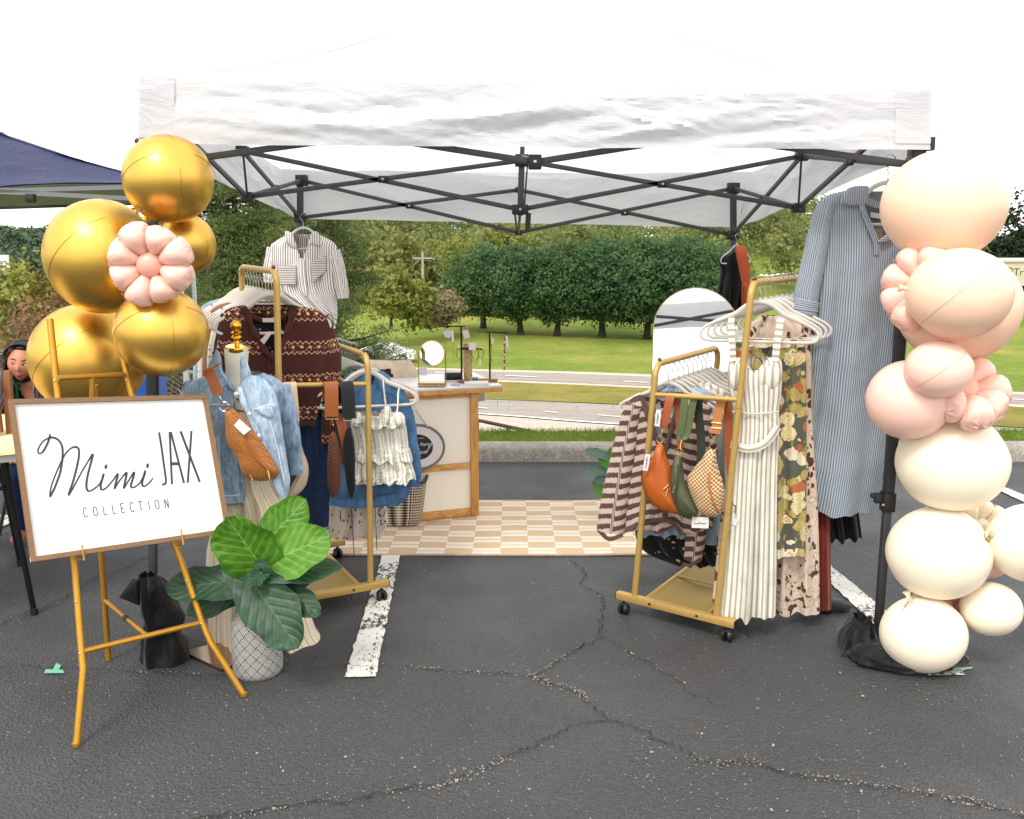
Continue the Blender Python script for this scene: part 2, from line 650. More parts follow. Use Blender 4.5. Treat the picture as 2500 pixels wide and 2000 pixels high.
# painted bay lines on the lot (each a real sheet 4 mm above the lot)
def paint_line(a0, a1, b0, b1, name='parking_line', z=0.008):
    A0, A1, B0, B1 = G(*a0), G(*a1), G(*b0), G(*b1)
    mb = MB()
    n = 40
    def f(u, v):
        p = A0.lerp(A1, u).lerp(B0.lerp(B1, u), v)
        e = 0.012 * noise.noise(Vector((v * 30, u * 7, 3)))
        d = (A1 - A0).normalized() * (e if u in (0, 1) else 0)
        return (p.x + d.x, p.y + d.y, z)
    mb.grid(f, 6, n)
    o = ob(name, mb, PAINT, kind='structure')
    return o
paint_line((841, 1658), (917, 1656), (955, 1290), (990, 1290))
paint_line((2268, 1654), (2358, 1652), (1950, 1355), (1985, 1350))
paint_line((2520, 1238), (2540, 1228), (2392, 1178), (2402, 1171))
mb = MB()
mb.add([G(1, 1292) + Vector((0, 0, .008)), G(60, 1262) + Vector((0, 0, .008)), G(-60, 1258) + Vector((0, 0, .008)), G(-160, 1290) + Vector((0, 0, .008))], [(0, 1, 2, 3)])
ob('parking_line', mb, PAINT, kind='structure')
# green survey paint at the end of the right-hand line
mb = MB()
c_ = G(2322, 1640)
vs = []
for i in range(22):
    an = i / 22 * 2 * math.pi
    r_ = 0.05 + 0.018 * math.sin(3 * an + 1) + 0.012 * math.sin(7 * an)
    vs.append((c_.x + r_ * math.cos(an) * 1.2, c_.y + r_ * math.sin(an) * 0.55, 0.013))
mb.add(vs, [tuple(range(22))])
GREENP = Mt('faded_green_paint', 0.8)
GREENP.color(GREENP.mix(GREENP.math('GREATER_THAN', GREENP.noise(GREENP.pos(), 70, 3), 0.5), lin('#b9b6a6'), lin('#6faf8a')))
ob('paint_mark', mb, GREENP.m, kind='structure')

# kerb along the back of the lot
mb = MB()
kx = [-24 + 0.5 * i for i in range(97)]
prof = [(6.80, -0.05), (6.815, 0.075), (6.83, 0.10), (6.86, 0.113), (6.98, 0.115), (7.02, 0.11), (7.02, -0.05)]
mb.v = [(x, y + 0.008 * noise.noise(Vector((x * 1.7, y, 0))), z + 0.007 * noise.noise(Vector((x * 2.3, 5, z)))) for x in kx for y, z in prof]
mb.uv = [(p[0], p[2]) for p in mb.v]
np_ = len(prof)
mb.f = [(i * np_ + j, i * np_ + j + 1, (i + 1) * np_ + j + 1, (i + 1) * np_ + j) for i in range(len(kx) - 1) for j in range(np_ - 1)]
mb.mi = [0] * len(mb.f)
ob('kerb', mb, KERB, kind='structure')

# verge grass behind the kerb
n = 26000
bx_ = rng.uniform(-3.2, 6.2, n)
by_ = rng.uniform(7.0, 7.52, n)
h_ = rng.uniform(0.025, 0.052, n)
an_ = rng.uniform(0, 2 * np.pi, n)
lean = rng.normal(0, 0.022, (n, 2))
wv = np.stack([np.cos(an_), np.sin(an_)], 1) * 0.0035
bz = np.full(n, 0.085)
v0 = np.stack([bx_ - wv[:, 0], by_ - wv[:, 1], bz], 1)
v1 = np.stack([bx_ + wv[:, 0], by_ + wv[:, 1], bz], 1)
v2 = np.stack([bx_ + lean[:, 0], by_ + lean[:, 1], bz + h_], 1)
me = np_mesh('verge_grass', np.stack([v0, v1, v2], 1).reshape(-1, 3), 3, BLADE)
ob('verge_grass', None, None, mesh=me, kind='stuff', label='short green grass growing on the verge behind the kerb')

# the roads in the valley
ZR = -8.0
strip_px([(200, 876), (700, 889), (1180, 902), (1550, 913), (2500, 958), (3300, 1004)], [(200, 903), (700, 916), (1180, 931), (1550, 947), (2500, 995), (3300, 1043)], ZR, 'road_shoulder', ROADEDGE)
strip_px([(200, 879), (700, 892), (1180, 906), (1550, 918), (2500, 963), (3300, 1009)], [(200, 899), (700, 912), (1180, 926), (1550, 941), (2500, 987), (3300, 1035)], ZR + .02, 'road', ROAD)
strip_px([(200, 902), (700, 915), (1180, 930.5), (1550, 946), (2500, 994), (3300, 1042)], [(200, 945), (700, 958), (1180, 974), (1550, 989), (2500, 1044), (3300, 1100)], ZR + .06, 'median_strip', MEDIAN)
strip_px([(200, 943), (700, 956), (1180, 972), (1550, 987), (2500, 1042), (3300, 1098)], [(200, 977), (700, 990), (1180, 1013), (1550, 1040), (2500, 1090), (3300, 1140)], ZR + .01, 'road_shoulder', ROADEDGE)
strip_px([(200, 946), (700, 959), (1180, 975), (1550, 991), (2500, 1046), (3300, 1102)], [(200, 976), (700, 989), (1180, 1011), (1550, 1038), (2500, 1088), (3300, 1138)], ZR + .03, 'road', ROAD)
strip_px([(200, 975.5), (700, 988.5), (1180, 1009), (1550, 1036), (2500, 1086), (3300, 1136)], [(200, 977), (700, 990), (1180, 1011.5), (1550, 1038.5), (2500, 1088), (3300, 1138)], ZR + .06, 'road_line', ROADLINE)
for a, b in (((1165, 994), (1190, 996)), ((1460, 1012), (1530, 1018)), ((1330, 1004), (1360, 1006.5))):
    strip_px([a, b], [(a[0], a[1] + 1.6), (b[0], b[1] + 1.6)], ZR + .07, 'road_line', ROADLINE)
for a, b in (((1232, 915.5), (1312, 920)), ((1522, 930), (1580, 933)), ((1060, 908), (1120, 911)), ((2440, 972), (2500, 975))):
    strip_px([a, b], [(a[0], a[1] + 1.5), (b[0], b[1] + 1.5)], ZR + .06, 'road_line', ROADLINE)
strip_px([(200, 979), (700, 992), (1180, 1014), (1550, 1041), (2500, 1091), (3300, 1141)], [(200, 1030), (700, 1045), (1180, 1062), (1550, 1080), (2500, 1120), (3300, 1170)], ZR + .05, 'sidewalk', WALK)

# cracks in the lot
CRACK = Mt('crack_dark', 0.95)
CRACK.color(CRACK.mix(CRACK.mapr(CRACK.noise(CRACK.pos(), 45, 3), 0.45, 0.62), (0.006, 0.006, 0.006, 1), (0.03, 0.028, 0.026, 1)))
GRIT = Mt('sandy_grit', 0.95)
GRIT.color(GRIT.mix(GRIT.noise(GRIT.pos(), 160, 2), lin('#847c6d'), lin('#b5ac9a')))
cracks = [
    [(1000, 1632), (1080, 1640), (1150, 1645), (1220, 1646), (1300, 1652), (1345, 1630), (1372, 1612), (1420, 1582), (1462, 1560), (1466, 1530), (1468, 1500), (1476, 1470), (1450, 1448), (1420, 1432), (1425, 1400), (1390, 1372)],
    [(1300, 1652), (1330, 1668), (1395, 1688), (1418, 1702), (1440, 1720), (1462, 1745), (1490, 1762), (1530, 1775), (1560, 1785), (1600, 1808), (1650, 1828), (1690, 1850), (1730, 1868), (1790, 1866), (1850, 1873), (1950, 1898), (2060, 1915), (2170, 1930), (2300, 1950), (2400, 1972), (2520, 1996)],
    [(1490, 1764), (1430, 1770), (1370, 1788), (1320, 1812), (1270, 1840), (1230, 1852), (1190, 1872), (1130, 1902), (1080, 1920), (1000, 1928), (880, 1955), (700, 1975), (560, 1992), (400, 2015)],
    [(-20, 1632), (60, 1630), (130, 1636), (200, 1636), (300, 1642), (400, 1646), (480, 1650), (560, 1650), (700, 1644), (760, 1634), (840, 1630), (920, 1632), (1000, 1632)],
    [(-10, 1532), (60, 1500), (100, 1490), (180, 1450), (240, 1410), (300, 1392), (380, 1350), (440, 1330)],
    [(1462, 1560), (1530, 1590), (1600, 1630), (1680, 1690), (1740, 1720)],
    [(420, 1420), (500, 1400), (560, 1390)],
]
mb = MB()
gr = MB()
rc = random.Random(3)
for ci, cr in enumerate(cracks):
    pts = [G(*p) for p in cr]
    pts, _ = spline(pts, [0] * len(pts), 7)
    L_, R_ = [], []
    base_w = (0.0021 if ci not in (3, 5) else 0.0013) if ci < 6 else 0.0013
    for i, p in enumerate(pts):
        a, b = pts[max(0, i - 1)], pts[min(len(pts) - 1, i + 1)]
        t = (b - a).normalized()
        nrm = Vector((-t.y, t.x, 0))
        j = nrm * rc.gauss(0, 0.009)
        w = base_w * rc.uniform(0.5, 1.9)
        L_.append((p.x + j.x + nrm.x * w, p.y + j.y + nrm.y * w, 0.0085))
        R_.append((p.x + j.x - nrm.x * w, p.y + j.y - nrm.y * w, 0.0085))
        den = (2.2 if ci in (1, 2) else 1.2 if ci in (0, 3) else 0.5) * max(0.0, 0.6 + 1.6 * noise.noise(p * 2.2))
        for _ in range(int(den * 2.0)):
            q = p + j + t * rc.gauss(0, 0.02) + nrm * (rc.gauss(0.006, 0.007))
            s_ = rc.uniform(0.0009, 0.0032) * (2.0 if rc.random() < 0.03 else 1)
            gr.box((q.x, q.y, 0.005 + s_ * 0.5), (s_ * 1.6, s_ * 1.3, s_), Matrix.Rotation(rc.uniform(0, 6), 3, 'Z') @ Matrix.Rotation(rc.uniform(-.5, .5), 3, 'X'))
    k = len(L_)
    mb.add(L_ + R_, [(i, i + 1, k + i + 1, k + i) for i in range(k - 1)])
for i in range(2000):          # loose grit on the lot
    px, py = rc.uniform(-50, 2550), 1380 + 640 * rc.random() ** 0.8
    q = G(px, py)
    if noise.noise(Vector((q.x * 2.4, q.y * 2.4, 4))) < -0.08 and rc.random() < 0.8:
        continue
    s_ = rc.uniform(0.0008, 0.0023) * (2.2 if rc.random() < 0.035 else 1)
    gr.box((q.x, q.y, 0.004 + s_ * 0.4), (s_ * rc.uniform(1.2, 2.6), s_ * 1.3, s_ * .8), Matrix.Rotation(rc.uniform(0, 6), 3, 'Z'))
o = ob('crack', mb, CRACK.m, parent=lot, kind='stuff', smooth=False)
o = ob('grit', gr, GRIT.m, parent=lot, kind='stuff', smooth=False)

# ================================================================== VEGETATION
BARK = simple('bark', '#3a3129', 0.95, var=0.3, vs=3, bump=0.6, bs=9, bd=0.05)
PEAR = mat_leaf('pear_leaf', '#375639', '#678a55', '#8f9c58', 0.42, 0.4, 0.3)
CEDAR = mat_leaf('cedar_needle', '#3d4f33', '#788b4c', '#928f56', 0.4, 1.3, 0.3)
WOODS = mat_leaf('woods_leaf', '#55693f', '#a0a560', '#b5a862', 0.42, 0.09, 0.5)
HILLW = mat_leaf('far_woods_leaf', '#3b5140', '#566b4c', '#6d7048', 0.1, 0.05, 0.4)
YELL = mat_leaf('yellow_green_leaf', '#6f7d38', '#a5a652', '#a8934a', 0.35, 0.6, 0.4)
DRY = mat_leaf('dry_brown_leaf', '#7d5a44', '#ab8a70', '#8d5a40', 0.3, 2.5, 0.4)
STRAW = mat_leaf('dry_straw', '#8d8560', '#aa9a74', '#96704f', 0.3, 1.0, 0.4)

def crown_cloud(rx, ry, rz, nclump, per, clump_r, seed, lobes=0.16, inner=0.45, droop=0.0, bottom=-1.0):
    """leaf positions and outward directions for an uneven crown about the origin"""
    rg = np.random.default_rng(seed)
    d = rg.normal(size=(nclump, 3))
    d /= np.linalg.norm(d, axis=1)[:, None]
    d = d[d[:, 2] > bottom]
    rad = inner + (1 - inner) * rg.random(len(d)) ** 0.45
    lob = np.array([noise.noise(Vector((float(a[0]) * 2.1 + seed, float(a[1]) * 2.1, float(a[2]) * 2.1))) for a in d])
    rad = rad * (1 + lobes * lob * 2)
    c = d * rad[:, None] * np.array([rx, ry, rz])
    c[:, 2] -= droop * (c[:, 0] ** 2 + c[:, 1] ** 2) / max(rx, 0.1)
    cc = np.repeat(c, per, axis=0) + rg.normal(size=(len(c) * per, 3)) * clump_r * np.array([1, 1, 0.75])
    dd = np.repeat(d, per, axis=0)
    return cc, dd, c

def limbs(mb, base, top, r0, crown_pts, nl, rg):
    base, top = Vector(base), Vector(top)
    mid = base.lerp(top, 0.5) + Vector((rg.normal() * 0.1, rg.normal() * 0.1, 0)) * (top - base).length * 0.3
    mb.tube([base - Vector((0, 0, 0.3)), base + (top - base) * 0.06, mid, top], [r0 * 1.5, r0, r0 * 0.7, r0 * 0.2], 8, smooth=3)
    for i in range(nl):
        q = Vector(crown_pts[int(rg.integers(len(crown_pts)))])
        s = base.lerp(top, float(rg.uniform(0.25, 0.75)))
        mb.tube([s, s.lerp(q, 0.5) + Vector((0, 0, 0.12 * (q - s).length)), q], [r0 * 0.42, r0 * 0.25, r0 * 0.08], 6, smooth=2)

def leafy(name, label, cat, base, height, rx, rz, leafmat, nclump, per, cr, lsize, seed, elong=1.5, trunk_r=0.2, clear=0.22, group=None, lobes=0.16, inner=0.45, nl=5, bottom=-1.0, ry=None):
    base = Vector(base)
    t = thing(name, label, cat, base, group)
    rg = np.random.default_rng(seed)
    cc, dd, cl = crown_cloud(rx, ry or rx, rz, nclump, per, cr, seed, lobes, inner, bottom=bottom)
    off = np.array([base.x, base.y, base.z + height - rz])
    q = leaf_quads(cc + off, dd * 0.7 + np.array([0, 0, 0.35]), lsize, elong, 0.75, rg)
    me = np_mesh('crown', q, 4, leafmat)
    ob('crown', None, None, parent=t, mesh=me)
    mb = MB()
    limbs(mb, base, base + Vector((0, 0, height - rz * 0.6)), trunk_r, cl + off, nl, rg)
    ob('trunk', mb, BARK, parent=t)
    return t

# the row of six round trees beyond the road; (photo column, foot row, distance)
row = [(1180, 795, 93, 1.0), (1270, 806, 91, 0.98), (1361, 811, 90, 1.05), (1470, 812, 89, 1.08), (1580, 818, 88, 1.1), (1690, 822, 87, 1.12)]
ord_ = ['leftmost', 'second from the left', 'third from the left', 'fourth from the left', 'fifth from the left', 'last at the right']
protos = []
for i, (px, py, Y, s) in enumerate(row):
    b = P(px, py, Y)
    top = P(px, [601, 602, 594, 585, 582, 580][i], Y)
    lab = 'round green tree on the lawn, %s of the row' % ord_[i]
    H_ = top.z - b.z
    if i < 3:
        t = leafy('round_tree', lab, 'tree', b, H_, H_ * 0.465, H_ * 0.445, PEAR, 560, 30, 0.36, 0.2, 20 + i, 1.5, 0.28, group='row of round trees on the lawn', lobes=0.1, inner=0.5, nl=6)
        protos.append((t, H_))
    else:
        src, h0 = protos[i - 3]
        copy_thing(src, b - Vector(src.location), 1.9 * i, H_ / h0, lab)

# cedars just behind the tent on the left
def cedar(base, height, rx, seed, lab, nl=150):
    base = Vector(base)
    t = thing('cedar_tree', lab, 'tree', base, 'dark cedars behind the tent')
    rg = np.random.default_rng(seed)
    br = MB()
    br.tube([base - Vector((0, 0, .4)), base + Vector((0, 0, height * .5)), base + Vector((0.1, 0, height * .97))], [0.17, 0.11, 0.02], 8, smooth=3)
    cs, ds = [], []
    for i in range(nl):
        h = height * (0.1 + 0.88 * (i + rg.random()) / nl)
        k = h / height
        reach = rx * (1.12 - 0.78 * k ** 1.6) * rg.uniform(0.55, 1.12)
        az = rg.uniform(0, 2 * np.pi)
        dirv = np.array([np.cos(az), np.sin(az), 0])
        p0 = np.array([base.x, base.y, base.z + h])
        tip = p0 + dirv * reach + np.array([0, 0, reach * rg.uniform(-0.02, 0.28)])
        br.tube([p0, (p0 + tip) / 2 + np.array([0, 0, -0.05 * reach]), tip], [0.03, 0.018, 0.005], 5)
        m = 13
        for s in range(m):
            f = 0.22 + 0.8 * s / m
            c = p0 + (tip - p0) * f + rg.normal(size=3) * np.array([.1, .1, .05]) * (1.2 + reach * .35)
            nn = 70
            q = c + rg.normal(size=(nn, 3)) * np.array([0.15, 0.15, 0.06])
            cs.append(q)
            ds.append(np.tile(dirv * 0.5 + np.array([0, 0, 0.7]), (nn, 1)))
    cs = np.concatenate(cs); ds = np.concatenate(ds)
    q = leaf_quads(cs, ds, 0.019, 3.4, 0.9, rg)
    ob('crown', None, None, parent=t, mesh=np_mesh('crown', q, 4, CEDAR))
    ob('trunk', br, BARK, parent=t)
    return t
c0 = P(585, 1000, 13.5); cedar((c0.x, 13.5, zl(c0.x, 13.5)), 6.15, 2.1, 51, 'broad dark cedar behind the gold balloons and the brown sweater', 112)
c0 = P(815, 1000, 16.5); cedar((c0.x, 16.5, zl(c0.x, 16.5)), 6.9, 1.75, 52, 'dark cedar behind the hanging striped shirt, its low boughs over the lawn', 95)
c0 = P(450, 1000, 17.5); cedar((c0.x, 17.5, zl(c0.x, 17.5)), 7.2, 1.9, 53, 'dark cedar hidden mostly behind the gold balloons', 90)

# woods on the slope: one mass
def woods_mass(name, label, spots, mat, lsize, seed, ncl=70, per=9):
    rg = np.random.default_rng(seed)
    vars_ = []
    for k in range(5):
        cc, dd, cl = crown_cloud(1.0, 1.0, 1.05, ncl, per, 0.11, seed + k, 0.22, 0.6, bottom=-0.6)
        vars_.append((cc, dd))
    out = []
    tr = MB()
    for i, (x, y, z, r, hh) in enumerate(spots):
        cc, dd = vars_[int(rg.integers(5))]
        a = rg.uniform(0, 2 * np.pi)
        rot = np.array([[np.cos(a), -np.sin(a), 0], [np.sin(a), np.cos(a), 0], [0, 0, 1]])
        c2 = (cc @ rot.T) * np.array([r, r, hh * 0.55]) + np.array([x, y, z + hh * 0.5])
        out.append(leaf_quads(c2, (dd @ rot.T) * 0.7 + np.array([0, 0, .4]), lsize * r, 1.4, 0.7, rg))
    me = np_mesh(name, np.concatenate(out), 4, mat)
    ob(name, None, None, mesh=me, kind='stuff', label=label)
sp = []
rg0 = np.random.default_rng(5)
for i in range(300):
    y = 118 + 110 * rg0.random()
    x = rg0.uniform(-0.32, 0.42) * y
    r = rg0.uniform(2.2, 4.3)
    hh = rg0.uniform(6.5, 10.5)
    px_ = CX + x / y * FPX
    z = zl(x, y)
    if px_ > 2280:
        hh *= 0.6
    if px_ < 900:
        hh *= 1.15
    sp.append((x, y, z - 0.5, r, hh))
woods_mass('woods', 'mixed green woods covering the slope beyond the lawn', sp, WOODS, 0.14, 60)
sp = []
for i in range(260):
    t_ = rg0.random()
    y = 140 + 280 * t_
    x = rg0.uniform(-0.72, -0.34) * y
    sp.append((x, y, -8.6 + 7.4 * t_, rg0.uniform(3, 5) * (1 + t_), rg0.uniform(4.5, 7.5)))
woods_mass('hill_woods', 'hazy green woods on the far hill at the left', sp, HILLW, 0.13, 80)
sp = []
for i in range(60):      # hedge-like trees above the roof of the store at the right
    y = 135 + 50 * rg0.random()
    x = rg0.uniform(0.42, 0.75) * y
    sp.append((x, y, -6.0, rg0.uniform(2.5, 4), rg0.uniform(6.5, 9)))
woods_mass('woods', 'green trees in a line behind the cream store', sp, WOODS, 0.14, 90)

b = P(2470, 780, 125)
leafy('shade_tree', 'tall dark tree standing above the cream store', 'tree', (b.x, 125, -8), 14.3, 4.6, 5.2, mat_leaf('shade_tree_leaf', '#1d2a1b', '#33452c', '#3d4a2c', 0.15, 0.5, 0.2), 190, 22, 0.55, 0.42, 33, 1.4, 0.4, nl=12, lobes=0.35, inner=0.35)

# shrubs and small trees at the left of the lawn
for i, (px, py, Y, hpx, wpx, mat, nm, lab, cat) in enumerate([
    (1010, 800, 84, 120, 100, YELL, 'small_tree', 'yellowing small tree at the left edge of the lawn', 'tree'),
    (1048, 795, 86, 70, 46, STRAW, 'dry_shrub', 'reddish dry shrub left of the row of round trees', 'shrub'),
    (1090, 793, 88, 84, 62, STRAW, 'dry_shrub', 'pale straw-coloured shrub touching the leftmost round tree', 'shrub'),
    (955, 790, 82, 150, 120, YELL, 'small_tree', 'tall yellow-green tree beside the dark cedars', 'tree'),
    (1120, 700, 112, 130, 110, YELL, 'small_tree', 'light green tree above the leftmost round tree', 'tree'),
    (1240, 690, 118, 150, 120, YELL, 'small_tree', 'bright green tree beside the tall utility pole', 'tree'),
]):
    b = P(px, py, Y)
    H_ = hpx * Y / FPX
    W_ = wpx * Y / FPX
    leafy(nm, lab, cat, b, H_, W_ * 0.5, H_ * 0.47, mat, 150, 12, 0.3, 0.3, 140 + i, 1.5, 0.12, nl=5, lobes=0.25, inner=0.3)

# brown shrubs, yellow tree and chain-link fence at the far left
def shrub(px, Y, toppx, wpx, lab, seed, mat=DRY):
    c = P(px, 900, Y)
    top = P(px, toppx, Y)
    W_ = wpx * Y / FPX
    zb = zl(c.x, Y)
    base = Vector((c.x, Y, zb))
    t = thing('brown_shrub', lab, 'shrub', base, 'brown shrubs at the left')
    rg = np.random.default_rng(seed)
    H_ = top.z - zb
    st = MB()
    cs = []
    for i in range(90):
        a = rg.uniform(0, 2 * np.pi); r = W_ * 0.5 * rg.random() ** 0.5
        tip = base + Vector((math.cos(a) * r, math.sin(a) * r * 0.8, H_ * rg.uniform(0.6, 1.02) * (1 - 0.25 * (r / (W_ * .5)) ** 2)))
        s = base + Vector((math.cos(a) * r * .25, math.sin(a) * r * .25, 0))
        mid = s.lerp(tip, .55) + Vector((rg.normal() * .1, rg.normal() * .1, 0))
        st.tube([s, mid, tip], [0.012, 0.008, 0.003], 4)
        for k in range(9):
            f = rg.uniform(0.35, 1.0)
            p = (mid.lerp(tip, (f - .5) * 2) if f > .5 else s.lerp(mid, f * 2))
            cs.append(np.array(p) + rg.normal(size=(14, 3)) * 0.11)
    cs = np.concatenate(cs)
    q = leaf_quads(cs, np.tile(np.array([0, 0, .5]), (len(cs), 1)), 0.042, 2.0, 1.0, rg)
    ob('crown', None, None, parent=t, mesh=np_mesh('crown', q, 4, mat))
    ob('stem', st, simple('shrub_stem', '#6b5747', 0.95), parent=t)
shrub(20, 11.0, 705, 330, 'brown withered shrub at the left edge behind the woman', 201)
shrub(170, 11.8, 690, 330, 'brown withered shrub behind the lower gold balloons', 202)
shrub(330, 12.6, 740, 300, 'brown withered shrub behind the tent leg at the left', 203)
shrub(-110, 12.2, 680, 300, 'brown reddish shrub cut by the left edge of the picture', 204)
b = P(75, 760, 30)
leafy('small_tree', 'yellow-green tree between the far hill and the brown shrubs', 'tree', (b.x, 30, zl(b.x, 30)), P(75, 645, 30).z - zl(b.x, 30), 1.2, 2.0, YELL, 200, 14, 0.2, 0.17, 61, 1.5, 0.1, lobes=0.25)
b = P(130, 760, 26)
leafy('small_tree', 'small rust-tinged tree right behind the gold balloons at the left', 'tree', (b.x, 26, zl(b.x, 26)), P(130, 650, 26).z - zl(b.x, 26), .8, 1.8, mat_leaf('rusty_leaf', '#5c5226', '#8a7a3a', '#8d4f2c', 0.25, 1.2, 0.7), 120, 14, 0.16, 0.13, 62, 1.5, 0.08, lobes=0.25)

# chain-link fence along the top of the bank
GALV = simple('galvanised_steel', '#a9adb0', 0.42, 0.75, var=0.1)
fa, fb = P(-60, 858, 7.0), P(760, 940, 7.6)
fz = 0.07
fen = thing('chain_link_fence', 'low galvanised chain-link fence behind the woman and the mannequin', 'fence', (fa.x, 7.0, fz))
mb = MB(); mb.tube([fa, fb], 0.018, 10); ob('top_rail', mb, GALV, fen)
for f in (0.02, 0.34, 0.66, 0.98):
    p = fa.lerp(fb, f)
    mb = MB(); mb.tube([(p.x, p.y, fz - .2), (p.x, p.y, p.z + .02)], 0.022, 10); mb.ball((p.x, p.y, p.z + .03), .025, 10, 6); ob('post', mb, GALV, fen)
mb = MB()
Lf = (fb - fa).length
hgt = fa.z - fz
d_ = 0.06
dx = (fb - fa).normalized()
def fp(s, h):
    p = fa + dx * s
    return Vector((p.x, p.y, fz + (p.z - fz) * h))
nn = int(Lf / d_)
for i in range(-int(hgt / d_), nn):
    for sg in (1, -1):
        s0 = i * d_ if sg > 0 else i * d_ + hgt
        s1 = s0 + sg * hgt
        a_, b_ = max(0, min(Lf, s0)), max(0, min(Lf, s1))
        if abs(a_ - b_) < 0.02: continue
        h0 = abs(a_ - s0) / hgt; h1 = abs(b_ - s0) / hgt
        mb.tube([fp(a_, h0), fp(b_, h1)], 0.0017, 4, caps=False)
ob('wire_mesh', mb, GALV, fen, kind='stuff')

# low guard rail at the foot of the verge
RUSTY = simple('dark_rusty_steel', '#4a3a33', 0.7, 0.4, var=0.2)
ra, rb = P(1080, 1008, 11.5), P(1345, 1064, 10.6)
t = thing('guard_rail', 'low dark metal rail sloping down behind the verge grass', 'rail', (ra.x, 11.5, zl(ra.x, 11.5)))
mb = MB(); mb.tube([ra, rb], 0.022, 8); ob('rail', mb, RUSTY, t)
for f in (0.05, 0.34, 0.62, .9):
    p = ra.lerp(rb, f)
    mb = MB(); mb.tube([(p.x, p.y, zl(p.x, p.y) - .1), p], 0.02, 8); ob('post', mb, RUSTY, t)

# utility poles and their wires
POLE = simple('weathered_pole', '#a79d90', 0.9, var=0.15)
INS = simple('insulator', '#5c5a57', 0.5)
tops = []
for i, (px, ytop, ybot, Y, lab) in enumerate([(1033, 615, 705, 105, 'grey utility pole standing left of the row of round trees'), (1423, 572, 640, 150, 'utility pole with a cross arm above the round trees'), (1457, 558, 600, 190, 'pale far utility pole right of the one with the cross arm')]):
    a, b = P(px, ybot, Y), P(px + (-1.5 if i == 0 else 0), ytop, Y)
    zb = zl(a.x, Y) - .3
    t = thing('utility_pole', lab, 'pole', (a.x, Y, zb), 'utility poles on the slope')
    mb = MB(); mb.tube([(a.x, Y, zb), b], [.19, .13], 8); ob('pole', mb, POLE, t)
    mb = MB(); mb.box((b.x, Y, b.z - .7), (2.2, .14, .16)); ob('cross_arm', mb, POLE, t)
    for s in (-1, 0, 1):
        mb = MB(); mb.lathe((b.x + s * .9, Y, b.z - .62), [(.07, 0), (.1, .12), (.05, .24)], 8); ob('insulator', mb, INS, t)
    if i == 1:
        mb = MB(); mb.lathe((b.x - .35, Y - .1, b.z - 2.2), [(.28, 0), (.28, .8), (.2, .9)], 10); ob('transformer', mb, simple('transformer_grey', '#c5c7c4', .5), t)
    tops.append(b)
WIREM = simple('dark_wire', '#8e938c', .6)
def wire(a, b, lab, sag=1.2, g='wires between the poles'):
    mb = MB()
    pts = [Vector(a).lerp(Vector(b), i / 12) - Vector((0, 0, sag * 4 * (i / 12) * (1 - i / 12))) for i in range(13)]
    mb.tube(pts, 0.025, 4)
    ob('overhead_wire', mb, WIREM, label=lab, cat='wire', group=g)
for k, dz in enumerate((-.5, -.9)):
    wire(tops[0] + Vector((0, 0, dz)), tops[1] + Vector((0, 0, dz)), ['thin overhead wire between the left pole and the pole with cross arm, the upper one', 'thin overhead wire between the left pole and the pole with cross arm, the lower one'][k], 2.0)
wire(tops[1] + Vector((0, 0, -.5)), tops[2] + Vector((0, 0, -.5)), 'short overhead wire joining the two far poles above the round trees', .4)
wire(tops[2] + Vector((0, 0, -.6)), P(1800, 590, 170), 'overhead wire running right from the farthest pole', 1.5)
wire(P(890, 690, 100), tops[0] + Vector((0, 0, -.6)), 'overhead wire sloping up to the left pole', .8)

# ================================================================== TEXT
def text_mb(s, origin, ex, ey, height, align='LEFT', thick=None):
    """filled letters in the plane of ex, ey (unit vectors), height = letter size in metres"""
    cu = bpy.data.curves.new('lettering', 'FONT')
    cu.body = s
    cu.align_x = align
    cu.size = 1.0
    cu.resolution_u = 3
    tmp = bpy.data.objects.new('lettering', cu)
    COL.objects.link(tmp)
    me = bpy.data.meshes.new_from_object(tmp.evaluated_get(bpy.context.evaluated_depsgraph_get()))
    ex, ey, origin = Vector(ex), Vector(ey), Vector(origin)
    mb = MB()
    mb.add([origin + ex * v.co.x * height + ey * v.co.y * height for v in me.vertices], [tuple(p.vertices) for p in me.polygons])
    bpy.data.objects.remove(tmp)
    bpy.data.curves.remove(cu)
    bpy.data.meshes.remove(me)
    return mb

# ================================================================== STORE AT THE RIGHT
STUCCO = simple('cream_stucco', '#c9bda6', .9, var=.05, vs=.5)
STUCCO2 = simple('tan_stucco', '#b09c80', .9, var=.06, vs=.5)
GLASSD = simple('dark_window_glass', '#22282c', .15)
b0 = P(2360, 790, 105)
st = thing('store', 'long flat-roofed cream store at the right edge with a sign', 'building', (b0.x + 12, 110, -8))
X0, X1 = b0.x, b0.x + 34
mb = MB(); mb.box(((X0 + X1) / 2, 111, -5.6), (X1 - X0, 11.4, 4.8)); ob('wall', mb, STUCCO2, st)
ztop = P(2450, 640, 105).z
zmid = P(2450, 697, 105).z
mb = MB(); mb.box(((X0 + X1) / 2, 110.4, (ztop + zmid) / 2), (X1 - X0 + .6, 12.2, ztop - zmid)); ob('fascia', mb, STUCCO, st)
mb = MB(); mb.box(((X0 + X1) / 2, 110.4, ztop + .1), (X1 - X0 + .9, 12.5, .2)); ob('coping', mb, simple('coping', '#bfb6a6', .7), st)
for i in range(6):
    wx = P(2494, 740, 105).x + 1.1 + i * 4.2
    f = MB(); f.box((wx, 105.28, -4.2), (2.3, .12, 1.5)); fo = ob('window', f, simple('window_frame_dark', '#3d3b38', .5), st)
    g = MB(); g.box((wx, 105.2, -4.2), (2.1, .06, 1.3)); ob('pane', g, GLASSD, fo)
